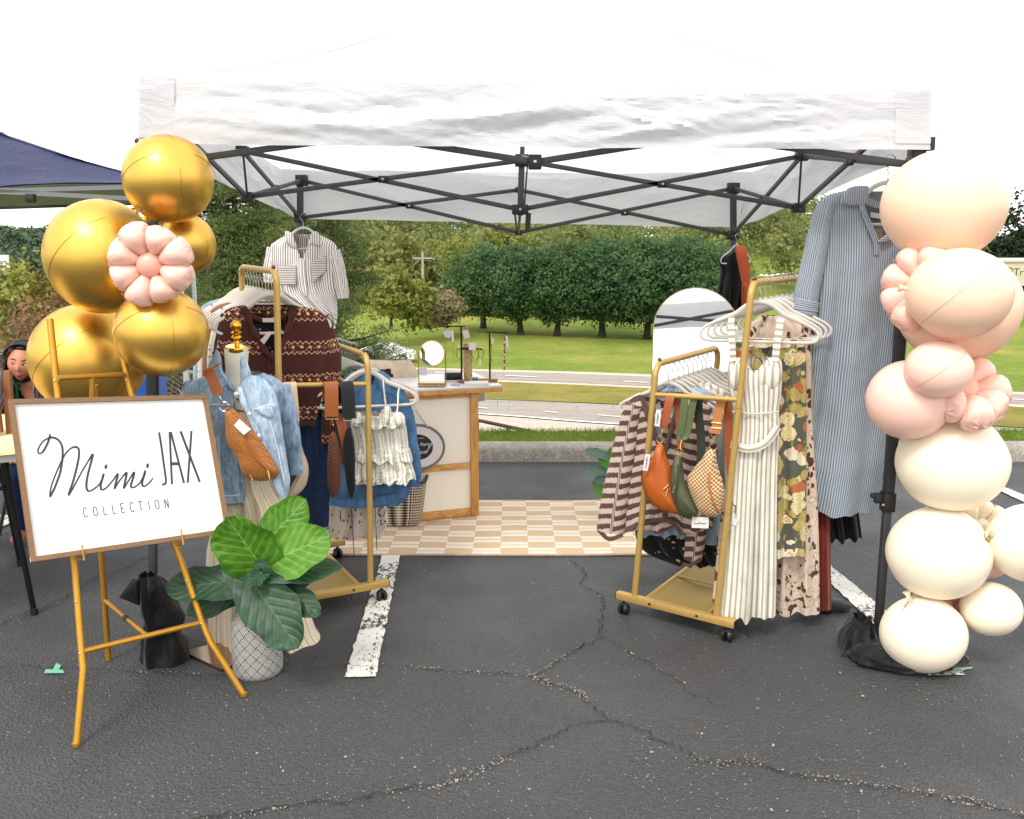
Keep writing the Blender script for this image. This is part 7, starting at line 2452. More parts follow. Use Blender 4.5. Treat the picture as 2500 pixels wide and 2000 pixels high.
mb.tube([pbr(*B3(905, 632), .043), pbr(*B3(905, 690), .045)], .005, 6); mb.tube([pbr(*B3(1120, 1310), .02), pbr(*B3(1110, 1420), .03), pbr(*B3(1150, 1440), .03), pbr(*B3(1140, 1520), .03)], .003, 6); ob('clasp', mb, GOLDHW, t)
tag([B3(1150, 1580), B3(1185, 1600), B3(1140, 1680), B3(1095, 1640)], pbr, .03, t)

# ================================================================== ARCHED MIRROR, RUG, SMALL PLANT
MIRR = simple('mirror_glass', '#e9ecec', .01, 1.0)
GOLDT = simple('thin_gold_frame', '#b39a63', .3, .9)
base_l, base_r = P(1556, 1180, 5.44), P(1742, 1180, 5.36)
mw = base_r - base_l
mw.z = 0
mwn = mw.normalized()
pmr = P(1700, 707, 5.62)
lean_ = Vector((mwn.y, -mwn.x, 0)) * -1.0
if lean_.y < 0: lean_ = -lean_
c0 = (base_l + base_r) / 2; c0.z = .005
Wm = .248
topz = pmr.z
upv = Vector((pmr.x - c0.x, pmr.y - c0.y, topz)).normalized()
upv = (Vector((0, 0, 1)) + lean_ * .25).normalized()
c0 = P(1692, 1000, 5.5); c0 = Vector((c0.x - .02, 5.4, .006))
Hm = (P(1700, 706, 5.74).z) / upv.z
nm_ = mwn.cross(upv)
if nm_.y > 0: nm_ = -nm_
outl = [(-Wm, 0), (Wm, 0)] + [(Wm * math.cos(a), Hm - Wm + Wm * math.sin(a)) for a in [i / 24 * math.pi for i in range(25)]]
mi = thing('arched_mirror', 'tall arched mirror with a thin gold frame leaning behind the right rack', 'mirror', c0)
mb = MB()
fr_ = [c0 + mwn * x + upv * z for x, z in outl]
n_ = len(fr_)
mb.add([p + nm_ * .004 for p in fr_] + [p - nm_ * .02 for p in fr_], [tuple(range(n_)), tuple(range(2 * n_ - 1, n_ - 1, -1))] + [(i, n_ + i, n_ + (i + 1) % n_, (i + 1) % n_) for i in range(n_)])
ob('glass', mb, MIRR, mi, smooth=False)
mb = MB(); mb.tube(fr_, .0045, 8, closed=True); ob('frame', mb, GOLDT, mi)
mb = MB(); mb.tube([c0 + upv * Hm * .7 - nm_ * .02, c0 - nm_ * .45 + Vector((0, 0, .005))], .008, 8); ob('stand', mb, BLKP, mi)

def mat_rug():
    m = Mt('woven_rug', .95)
    u, v, _ = m.xyz(m.tc('UV'))
    x = m.math('ADD', m.math('MULTIPLY', u, 1 / .147), 20.0); y = m.math('ADD', m.math('MULTIPLY', v, 1 / .098), 20.0)
    nz_ = m.math('MULTIPLY', m.math('SUBTRACT', m.noise(m.comb(u, v), 40, 2), .5), .12)
    fx = m.math('FLOOR', m.math('ADD', x, nz_)); fy = m.math('FLOOR', m.math('ADD', y, nz_))
    ck = m.math('GREATER_THAN', m.math('FRACT', m.math('MULTIPLY', m.math('ADD', fx, fy), .5)), .25)
    fyr = m.math('FRACT', m.math('ADD', y, nz_))
    lines = m.math('LESS_THAN', m.math('ABSOLUTE', m.math('SUBTRACT', fyr, .5)), .05)
    tan = m.mix(m.noise(m.vscale(m.comb(u, v), (40, 260, 1)), 1, 2), lin('#b59a7a'), lin('#c9b190'))
    wht = m.mix(lines, m.mix(m.noise(m.vscale(m.comb(u, v), (60, 200, 1)), 1, 2), lin('#d3c2ae'), lin('#e2d4c3')), lin('#b19d88'))
    m.color(m.mix(ck, wht, tan))
    m.bump(m.noise(m.vscale(m.comb(u, v), (500, 300, 1)), 1, 1), .5, .003)
    return m.m
a, b = G(742, 1358), G(1655, 1362)
dpt = G(1300, 1228).y - G(1300, 1360).y
RUGM = mat_rug()
rug = thing('rug', 'tan and cream checkered woven rug under the tent', 'rug', (0, a.y + dpt / 2, 0))
mb = MB()
W_ = b.x - a.x
def fr2(u, v):
    x = a.x + W_ * u; y = a.y + dpt * v
    return Vector((x, y + .01 * noise.noise(Vector((x * 3, v * 3, 1))) * (1 if v in (0, 1) else .3), .013 + .006 * noise.noise(Vector((x * 2.5, y * 3, 0)))))
mb.grid(fr2, 60, 30, lambda u, v: (W_ * u, dpt * v))
ob('pile', mb, RUGM, rug)
mb = MB()
mb.tube([fr2(i / 60, 0) - Vector((0, 0, .005)) for i in range(61)], .007, 6, .8)
mb.tube([fr2(i / 60, 1) - Vector((0, 0, .005)) for i in range(61)], .007, 6, .8); mb.tube([fr2(0, i / 20) - Vector((0, 0, .005)) for i in range(21)], .007, 6); mb.tube([fr2(1, i / 20) - Vector((0, 0, .005)) for i in range(21)], .007, 6)
ob('bound_edge', mb, cloth('rug_edge', '#b9a48e', .95, 60, .8, .01), rug)

pp_ = G(1488, 1268)
sp2 = thing('potted_plant', 'small leafy plant in a pale pot beside the striped cardigan', 'plant', pp_)
mb = MB(); mb.lathe(pp_ + Vector((.012, 0, .014)), [(.045, 0), (.055, .06), (.062, .115), (.056, .116), (.05, .1)], 28, capt=False); ob('pot', mb, simple('pale_pink_pot', '#cbb9bd', .5), sp2)
mb = MB(); mb.lathe(pp_ + Vector((.012, 0, .1)), [(.054, 0), (.054, .004)], 20); ob('soil', mb, simple('dark_soil', '#2b2119', .95), sp2)
LF_S = mat_leafp('teal_leaf', '#4d6b5b', '#6d8a78', '#8fa796', .5, .2)
LF_S2 = mat_leafp('fresh_leaf', '#3f7a24', '#5f9a35', '#8fb866', .4, .25)
for i, (bx_, tx_, w, mt) in enumerate([((1488, 1115), (1428, 1100), 26, LF_S), ((1486, 1150), (1424, 1150), 28, LF_S), ((1488, 1120), (1512, 1085), 26, LF_S2), ((1486, 1165), (1446, 1180), 22, LF_S), ((1490, 1150), (1520, 1130), 24, LF_S2), ((1488, 1225), (1448, 1178), 30, LF_S2), ((1490, 1190), (1520, 1160), 30, LF_S2), ((1488, 1140), (1460, 1120), 20, LF_S2)]):
    leaf(bx_, tx_, w, 5.35, 5.33, mt, sp2, (0, -.8, .6), .15, .04, i * 2, heart=.05)
mb = MB(); mb.tube([pp_ + Vector((.012, 0, .1)), P(1488, 1190, 5.37), P(1487, 1110, 5.37), P(1490, 1090, 5.37)], [.004, .0035, .003, .002], 8, smooth=4); ob('stem', mb, simple('stem_green2', '#5d7a45', .5), sp2)

# ================================================================== COUNTER
def mat_pine():
    m = Mt('pine_wood', .55)
    p = m.tc()
    g = m.noise(m.vscale(p, (26, 26, 3.2)), 1.6, 5, .6, 1.2)
    w = m.node('ShaderNodeTexWave', {'Vector': m.vscale(p, (18, 18, 1.6)), 'Scale': 1.2, 'Distortion': 5.0, 'Detail': 2}).outputs['Fac']
    c = m.mix(m.mapr(g, .35, .65), lin('#b9803f'), lin('#d3a05c'))
    m.color(m.mix(m.mapr(w, .6, 1, 0, .45), c, lin('#a3672c')))
    return m.m
PINE = mat_pine()
def mat_pineh():
    m = Mt('pine_wood_across', .55)
    p = m.tc()
    w = m.node('ShaderNodeTexWave', {'Vector': m.vscale(p, (1.6, 18, 18)), 'Scale': 1.2, 'Distortion': 5.0, 'Detail': 2}).outputs['Fac']
    g = m.noise(m.vscale(p, (3.2, 26, 26)), 1.6, 5, .6, 1.2)
    c = m.mix(m.mapr(g, .35, .65), lin('#b9803f'), lin('#d3a05c'))
    m.color(m.mix(m.mapr(w, .6, 1, 0, .45), c, lin('#a3672c')))
    return m.m
PINEH = mat_pineh()
PANEL = simple('cream_panel', '#efe5d6', .6, var=.02, vs=3)
TOPW = simple('white_laminate', '#d6d4d0', .35)
fr0, fl0 = G(1168, 1262), G(1034, 1276)
dk = (fl0 - fr0); dk.z = 0; dk.normalize()                # to the left along the front
dback = Vector((-dk.y, dk.x, 0))
if dback.y < 0: dback = -dback
Wd = .78
ztop_ = P(1170, 948, fr0.y).z
dsk = thing('counter', 'pine framed counter with cream panels and a white top', 'counter', fr0 + dk * Wd / 2)
def dp(x, y, z):      # x metres to the left of the right front corner, y back, z up
    return fr0 + dk * x + dback * y + Vector((0, 0, z + .016))
def dbar(nm, a, b, w, t, mat, up=(0, 0, 1)):
    mb = MB(); mb.bar(dp(*a), dp(*b), w, t, up=up, bev=.0025); return ob(nm, mb, mat, dsk)
hz = ztop_ - .03
dbar('stile', (.024, .0, 0), (.024, .0, hz), .03, .048, PINE, up=dk)
dbar('stile', (.004, .035, 0), (.004, .035, hz), .03, .03, PINE, up=dk)
dbar('stile', (Wd - .024, .0, 0), (Wd - .024, .0, hz), .03, .048, PINE, up=dk)
dbar('stile', (.004, .48, 0), (.004, .48, hz), .03, .03, PINE, up=dk)
dbar('stile', (Wd - .004, .48, 0), (Wd - .004, .48, hz), .03, .03, PINE, up=dk)
for z_, t_ in ((.022, .044), (.305, .034), (hz - .016, .032)):
    dbar('rail', (.05, .0, z_), (Wd - .05, .0, z_), .026, t_, PINEH)
for z0, z1 in ((.044, .288), (.322, hz - .032)):
    mb = MB(); c = dp(Wd / 2, .008, (z0 + z1) / 2); mb.bar(dp(.048, .008, (z0 + z1) / 2), dp(Wd - .048, .008, (z0 + z1) / 2), .008, z1 - z0 - .002); ob('panel', mb, PANEL, dsk)
dbar('rail', (.004, .06, .03), (.004, .46, .03), .024, .04, PINE)
mb = MB(); mb.bar(dp(.004, .05, hz * .5), dp(.004, .465, hz * .5), .008, hz - .1); ob('side_panel', mb, PANEL, dsk)
# top with overhang to the right
ov = .14
mb = MB(); mb.bar(dp(-ov, .24, hz + .006), dp(Wd + .05, .24, hz + .006), .56, .026, bev=.002); ob('top_board', mb, PINEH, dsk)
mb = MB(); mb.bar(dp(-ov + .002, .24, hz + .026), dp(Wd + .05, .24, hz + .026), .556, .014, bev=.003); ob('laminate', mb, TOPW, dsk)
mb = MB()
ribbon([dp(-.05, .28, hz - .01), dp(-.05, .28, hz - .08), dp(-.052, .285, hz - .12)], .17, .003, dk, mb)
ob('hanging_paper', mb, cloth('line_drawn_paper', '#a89c8a', .8, 14, .3, .01, build=lambda m, u, v: m.mix(m.math('GREATER_THAN', m.math('FRACT', m.math('MULTIPLY', m.noise(m.comb(u, v), 14, 2), 14.0)), .85), lin('#b9ad9a'), lin('#5d5648'))), dsk)
mb = MB(); mb.tube([dp(-.13, .02, hz - .01), dp(-.13, .02, hz - .11)], .003, 6); ob('support_rod', mb, TAGM, dsk)
ZT = hz + .033 + .016
# things on the counter
def ct(px, y_back):
    """point on the counter top seen in photo column px, y_back metres behind the front edge"""
    base = dp(0, y_back, 0)
    d = ray(px, 900)
    # intersect vertical plane through base along dk
    nrm = dback
    t_ = (base - CAM).dot(nrm) / d.dot(nrm)
    p = CAM + d * t_
    return Vector((p.x, p.y, ZT + .001 + fr0.z))
BRASS = simple('brushed_brass', '#b79a52', .3, .9)
BLKM = simple('black_metal', '#111214', .4, .3)
c = ct(1055, .06)
pxm = (c - CAM).dot(FW) / FPX
tm = thing('table_mirror', 'round gold vanity mirror standing on the counter', 'mirror', c, 'things on the counter')
cz = P(1055, 863, c.y).z
rad_ = 32 * pxm
tilt_ = Matrix.Rotation(R(-6), 3, 'X')
mb = MB(); mb.lathe(Vector((c.x, c.y, cz)), [(rad_ - .006, .004), (rad_ - .006, .005), (.001, .005)], 48, tilt_ @ Vector((0, -1, 0)), capb=False); ob('glass', mb, MIRR, tm, smooth=False)
mb = MB(); mb.lathe(Vector((c.x, c.y, cz)), [(rad_ - .007, -.006), (rad_, -.006), (rad_, .007), (rad_ - .007, .007), (rad_ - .007, -.006)], 48, tilt_ @ Vector((0, -1, 0)), capb=False, capt=False); mb.lathe(Vector((c.x, c.y, cz)), [(rad_ - .004, -.005), (rad_ - .004, -.004)], 48, tilt_ @ Vector((0, -1, 0))); ob('frame', mb, BRASS, tm)
for s in (-1, 1):
    mb = MB(); x = c.x + s * (33 * pxm); mb.tube([(x, c.y, ZT), (x, c.y, cz)], .003, 8); mb.ball((x + s * .004, c.y, cz), .006, 10, 8); ob('post', mb, BRASS, tm)
mb = MB(); mb.box((c.x, c.y - .01, ZT + .018 + fr0.z), (66 * pxm, .1, .008), bev=.002)
for i in range(9):
    mb.tube([(c.x - 30 * pxm + i * 7.5 * pxm, c.y - .06, ZT + .008), (c.x - 30 * pxm + i * 7.5 * pxm, c.y - .06, ZT + .02)], .004, 6)
mb.box((c.x, c.y - .06, ZT + .004), (66 * pxm, .004, .005)); mb.box((c.x, c.y - .06, ZT + .022), (66 * pxm, .004, .005)); ob('tray', mb, BRASS, tm)
def card(px, py, w, h, Y, parent, rot=0.0, mat=TAGPK, nm='price_tag'):
    p = P(px, py, Y)
    k = (p - CAM).dot(FW) / FPX
    mb = MB(); mb.box(p, (w * k, .0015, h * k), Matrix.Rotation(rot, 3, 'Y')); return ob(nm, mb, mat, parent, smooth=False)
tc_ = thing('price_card', 'small white card leaning in the tray of the table mirror', 'card', ct(1032, .03), 'things on the counter')
card(1033, 906, 18, 22, c.y - .075, tc_, 0, TAGM, 'card')
def tstand(px0, px1, px_post, ytop, lab, yb):
    c = ct(px_post, yb)
    t = thing('jewelry_stand', lab, 'jewelry stand', c, 'things on the counter')
    zt = P(px_post, ytop, c.y).z
    a, b = P(px0, ytop, c.y), P(px1, ytop, c.y)
    mb = MB(); mb.tube([(c.x, c.y, ZT), (c.x, c.y, zt)], .0055, 8); ob('post', mb, BLKM, t)
    mb = MB(); mb.tube([(a.x, c.y, zt), (b.x, c.y, zt)], .0045, 8); ob('arm', mb, BLKM, t)
    mb = MB(); mb.box((c.x + .01, c.y - .01, ZT + .009), (.07, .05, .016), bev=.002); ob('foot', mb, simple('walnut_block', '#7d5a3e', .6), t)
    return t, c
t1, c1 = tstand(1071, 1136, 1127, 797, 'tall black t-shaped jewelry stand beside the round table mirror', .12)
NECK = simple('gold_chain', '#c2a046', .3, .9)
for px_, y1, y2 in ((1087, 797, 880), (1106, 797, 872), (1130, 797, 838)):
    mb = MB(); mb.tube([P(px_, y1 - 3, c1.y - .008), P(px_ + 1, (y1 + y2) / 2, c1.y - .008), P(px_ + 1, y2, c1.y - .008)], .0022, 6); ob('necklace', mb, NECK, t1)
card(1094, 816, 14, 18, c1.y - .012, t1, .25); card(1087, 814, 8, 13, c1.y - .014, t1, -.5); card(1105, 821, 5, 28, c1.y - .013, t1, -.05, TAGM); card(1138, 816, 15, 20, c1.y - .012, t1, -.3)
t2, c2 = tstand(1189, 1241, 1196, 812, 'shorter black jewelry stand at the right end of the counter', .1)
mb = MB(); mb.tube([P(1198, 812, c2.y - .008), P(1198, 850, c2.y - .01), P(1194, 888, c2.y - .008), P(1199, 886, c2.y - .008), P(1200, 850, c2.y - .008), P(1199, 814, c2.y - .008)], .0022, 6); ob('necklace', mb, NECK, t2)
card(1202, 832, 4.5, 15, c2.y - .012, t2, .05, TAGM)
rr = random.Random(5)
for i in range(17):
    p = P(1232 + rr.uniform(-.8, .8), 821 + i * 5.0, c2.y - .006)
    mb = MB(); mb.ball(p, .0065, 10, 7); ob('bead', mb, simple('bead', rr.choice(['#7d4a3c', '#b5694f', '#c9a98b', '#5d3a30', '#d6c6ae', '#a0503f']), .4), t2)
card(1238, 834, 5, 28, c2.y - .01, t2, -.12, TAGM)
c3 = ct(1141, .14)
t3 = thing('bracelet_stand', 'tan patterned display block with a black bracelet bar', 'jewelry stand', c3, 'things on the counter')
a_, b_ = P(1131, 838, c3.y), P(1152, 838, c3.y)
zt = a_.z
mb = MB(); mb.box(((a_.x + b_.x) / 2, c3.y + .012, (ZT + zt) / 2), (b_.x - a_.x, .03, zt - ZT), bev=.008); ob('block', mb, cloth('kraft_print', '#a08458', .8, 10, .1, .01, build=sprig('#b59a6e', ['#8d744a'], 60, .4, .7)), t3)
mb = MB(); mb.tube([P(1116, 851, c3.y - .012), P(1178, 852, c3.y - .012)], .007, 10); ob('bar', mb, BLKM, t3)
for px_, rr_ in ((1120, 13), (1160, 16), (1174, 13)):
    p = P(px_, 862, c3.y - .014); k = (p - CAM).dot(FW) / FPX
    mb = MB(); mb.tube([p + Vector((rr_ * k * .5 * math.cos(q), -.01 * math.sin(q), rr_ * k * math.sin(q))) for q in [i / 16 * 6.2832 for i in range(16)]], .003, 6, closed=True); ob('bracelet', mb, NECK, t3)
card(1153, 846, 17, 18, c3.y - .03, t3, 0, TAGM); card(1172, 885, 5, 15, c3.y - .03, t3, .08, TAGM); card(1121, 847, 8, 8, c3.y - .03, t3, 0, TAGM)
c4 = ct(1108, .2)
mb = MB(); mb.tube([c4 + Vector((-.055, 0, .026)), c4 + Vector((.05, 0, .026))], .024, 16); ob('speaker_roll', mb, BLKM, label='black cylinder lying on the counter behind the tall jewelry stand', cat='cylinder', group='things on the counter')
def flatbox(px, yb, size, mat, lab, cat, nm):
    p = ct(px, yb)
    mb = MB(); mb.box(p + Vector((0, 0, size[2] / 2)), size, Matrix.Rotation(.05, 3, 'Z'), .0015); ob(nm, mb, mat, label=lab, cat=cat, group='things on the counter')
flatbox(1163, .03, (.14, .1, .012), TAGM, 'flat white box at the front of the counter', 'box', 'flat_box')
flatbox(1112, .04, (.05, .06, .008), simple('lilac_card', '#b6a6bd', .7), 'small lilac card on the counter by the tall jewelry stand', 'card', 'flat_card')
flatbox(1160, .17, (.035, .04, .02), simple('green_glass', '#3f7a5c', .2), 'small green box behind the bracelet stand', 'box', 'small_box')
flatbox(1180, .17, (.06, .03, .012), BRASS, 'short gold tray of rings near the right end of the counter', 'tray', 'ring_tray')
flatbox(990, .03, (.1, .07, .003), TAGM, 'loose white papers on the counter left of the table mirror', 'paper', 'loose_paper')
# folded knit sweater at the back of the counter
pf = Pl(960, 5.75, 0)
ks = thing('knit_sweater', 'cream cable-knit sweater slung behind the left end of the counter', 'sweater', pf(960, 935))
mb = garment([(878, 905, 1000, .7), (890, 890, 1010, 1.1), (910, 880, 1020, 1.3), (940, 876, 1028, 1.4)], pf, .05, (3, .012), 131, 50, 30, cut=[(918, 898), (960, 896), (968, 930), (930, 930)], crumple=.012); ob('body', mb, CREAMK, ks)
mb = puff([(916, 898), (950, 894), (968, 905), (972, 930), (914, 930)], pf, .012, .02, seed=2); ob('lining', mb, cloth('brown_lining', '#54322a', .9), ks)
# oval hanging sign on the counter front
po = Pl(1040, fr0.y - .02, 0); po.p0 = dp(.3, -.03, .5); po.k = dk.y / dk.x; po.n = -dback; po.t = -dk
oc = po(1019, 1091)
hs = thing('oval_plaque', 'oval white plaque with a black centre hung on the counter front', 'sign', po(1019, 1145), 'things on the counter')
def oval(rx, ry, off, n=56):
    return [po(1019 + rx * math.cos(a) , 1091 - ry * math.sin(a) , off) for a in [i / n * 6.2832 for i in range(n)]]
mb = MB(); o1, o2 = oval(62, 51, .008), oval(62, 51, -.004); mb.add(o1 + o2, [tuple(range(56)), tuple(range(111, 55, -1))] + [(i, 56 + i, 56 + (i + 1) % 56, (i + 1) % 56) for i in range(56)]); ob('board', mb, simple('plaque_white', '#d3cbca', .6), hs, smooth=False)
mb = MB(); mb.tube(oval(64, 53, .004), .0085, 8, closed=True); ob('frame', mb, simple('grey_frame', '#6e6a64', .6), hs)
mb = MB(); mb.add(oval(37, 31, .0095), [tuple(range(56))]); ob('black_centre', mb, simple('plaque_black', '#161618', .5), hs, smooth=False)
WL = simple('white_print', '#dcdcd8', .7)
kpo = po.m(1, 1019, 1091)
for s, px_, py_, h_ in (('NEW CLOTHING', 1019, 1071, 4.2), ('Host a Party', 1020, 1089, 12.0), ('WITH', 1019, 1097, 4.0), ('Mimi JAX', 1020, 1108, 11.0), ('STYLE', 1019, 1116, 6.0)):
    tx = text_mb(s, po(px_, py_, .0105), po.t, (0, 0, 1), h_ * kpo, 'CENTER'); ob('lettering', tx, WL, hs, smooth=False)
mb = MB()
for i in range(7):
    p = po(1040 + i * 2.2, 1103 - i * 3.6, .0112); mb.ball(p, (.006, .0012, .0025), 8, 5, Matrix.Rotation(R(40 if i % 2 else -20), 3, 'Y'))
ob('printed_leaf', mb, WL, hs)
for s in (-1, 1):
    for i in range(10):
        f = i / 9
        mb = MB(); mb.ball(po(1011 + s * (4 + 27 * f), 1002 + 38 * f, .01), .006, 8, 6); ob('bead', mb, simple('wood_bead', '#c5b7a6', .7), hs)
mb = MB(); mb.box(po(1009, 990, .008), (.014, .008, .03), bev=.002); mb.tube([po(1006, 990, .012), po(1006, 1004, .014), po(1014, 1004, .014)], .002, 6); ob('wall_hook', mb, TAGM, hs)

# checked basket
def mat_basket():
    m = Mt('checked_basket', .7)
    u, v, _ = m.xyz(m.tc('UV'))
    ck = m.node('ShaderNodeTexChecker', {'Vector': m.comb(m.math('ADD', u, v), m.math('SUBTRACT', u, v)), 'Color1': lin('#c9b8a2'), 'Color2': lin('#241f1c'), 'Scale': 62.0})
    m.color(ck.outputs['Color'])
    m.bump(ck.outputs['Fac'], .4, .004)
    return m.m
bc_ = G(968, 1296); bc_ = Vector((bc_.x, bc_.y + .12, .018))
bk_ = thing('basket', 'dark and cream checked woven basket beside the counter', 'basket', bc_)
mb = MB()
hb = .26
def bfn(u, v):
    a = u * 6.2832
    ca, sa = math.cos(a), math.sin(a)
    e = .35
    rx = (.13 + .035 * v) * (abs(ca) ** e) * (1 if ca > 0 else -1); ry = (.1 + .02 * v) * (abs(sa) ** e) * (1 if sa > 0 else -1)
    k = .88 + .12 * min(1, v * 6)
    return bc_ + Vector((rx * k, ry * k, hb * v))
mb.grid(bfn, 64, 12, lambda u, v: (u * .9, v * hb)); mb.add([bfn(i / 64, 0) for i in range(64)], [tuple(range(64))]); ob('basket_body', mb, mat_basket(), bk_)
mb = MB(); mb.tube([bfn(i / 64, 1) for i in range(64)], .009, 6, closed=True); ob('rim', mb, BLKP, bk_)

# ================================================================== LEFT NEIGHBOUR: TABLE, DISPLAY, WOMAN
TBW = simple('grey_plastic_top', '#c9c6bf', .6)
la, lb_ = G(84, 1500), G(50, 1381)
la.z = lb_.z = 0
tdir = (lb_ - la).normalized()
tdl = Vector((-tdir.y, tdir.x, 0))
if tdl.x > 0: tdl = -tdl
tb = thing('folding_table', 'folding table with black legs at the left edge under a yellow cloth', 'table', la + tdl * .6)
ht = .72
q0 = la - tdir * .1 - tdl * .05
mb = MB()
cc = [q0, q0 + tdir * 1.0, q0 + tdir * 1.0 + tdl * 1.5, q0 + tdl * 1.5]
mb.add([Vector((p.x, p.y, ht + h)) for h in (.03, 0) for p in cc], [(0, 1, 2, 3), (7, 6, 5, 4)] + [(i, 4 + i, 4 + (i + 1) % 4, (i + 1) % 4) for i in range(4)]); ob('top', mb, TBW, tb, smooth=False)
for p in (la, lb_, la + tdl * 1.35, lb_ + tdl * 1.35):
    up2 = Vector((p.x, p.y, ht)) + tdl * .06
    mb = MB(); mb.tube([Vector((p.x, p.y, .01)), up2.lerp(Vector((p.x, p.y, 0)), .45), up2], [.0125, .0125, .016], 10); l_ = ob('leg', mb, BLKM, tb)
    mb = MB(); mb.lathe(Vector((p.x, p.y, .001)), [(.017, 0), (.017, .028), (.013, .03)], 12); ob('foot_cap', mb, BLKP, l_)
mb = MB(); mb.tube([Vector((la.x, la.y, ht - .1)) + tdl * .05, Vector((lb_.x, lb_.y, ht - .1)) + tdl * .05], .011, 8); mb.tube([Vector((la.x, la.y, ht - .14)) + tdl * .05, Vector((la.x, la.y, ht - .02)) + tdl * .5], .009, 8); ob('brace', mb, BLKM, tb)
YCL = cloth('yellow_printed_cloth', '#c9ac6b', .85, 8, .4, .02, build=lambda m, u, v: m.mix(m.mapr(m.noise(m.comb(u, v), 9, 3), .4, .6), lin('#d0b070'), lin('#d9cda6')))
mb = MB()
def tcf(u, v):
    p = q0 - tdl * .02 - tdir * .02 + tdir * 1.04 * u
    if v < .55:
        r = p + tdl * 1.2 * (1 - v / .55); return Vector((r.x, r.y, ht + .035))
    k = (v - .55) / .45
    r = p - tdl * (.015 + .012 * math.sin(u * 30) * k)
    return Vector((r.x, r.y, ht + .035 - k * (.13 + .01 * math.sin(u * 12))))
mb.grid(tcf, 40, 20, lambda u, v: (u, v)); ob('tablecloth', mb, YCL, tb)
WOODB = simple('stained_board', '#8d5a36', .6, var=.15, vs=8)
pwd = Pl(15, 4.25)
wd = thing('wooden_display', 'brown wooden display stand with shaped boards on the neighbour table', 'display stand', pwd(10, 1108))
for pts, o_ in (([(10, 905), (26, 905), (32, 1010), (38, 1112), (22, 1112), (14, 1000)], .0), ([(-30, 905), (2, 925), (14, 930), (16, 945), (8, 952), (14, 1000), (20, 1050), (-30, 1050)], .05), ([(-30, 1062), (-4, 1060), (30, 1098), (34, 1118), (-30, 1118)], .1)):
    a_ = [pwd(x, y, o_ + .012) for x, y in pts]; b_ = [pwd(x, y, o_ - .012) for x, y in pts]
    n_ = len(pts)
    mb = MB(); mb.add(a_ + b_, [tuple(range(n_)), tuple(range(2 * n_ - 1, n_ - 1, -1))] + [(i, n_ + i, n_ + (i + 1) % n_, (i + 1) % n_) for i in range(n_)]); ob('board', mb, WOODB, wd, smooth=False)
mb = MB(); a_ = [pwd(x, y, .06) for x, y in ((-30, 1030), (2, 1050), (26, 1085), (0, 1070), (-30, 1064))]; b_ = [v + Vector((0, .01, 0)) for v in a_]
mb.add(a_ + b_, [tuple(range(5)), tuple(range(9, 4, -1))] + [(i, 5 + i, 5 + (i + 1) % 5, (i + 1) % 5) for i in range(5)]); ob('white_card', mb, TAGM, label='white folded card on the wooden display at the left edge', cat='card', smooth=False)
mb = MB(); pbn = P(336, 985, 6.6)
mb.box((pbn.x, 6.6, .42), (.34, .3, .82), bev=.02); mb.box((pbn.x, 6.6, .84), (.38, .34, .05), bev=.015); ob('blue_bin', mb, simple('blue_plastic', '#1f4fa3', .5, bump=.3, bs=10, bd=.02), label='blue bin showing between the gold balloons and the tent leg', cat='bin')

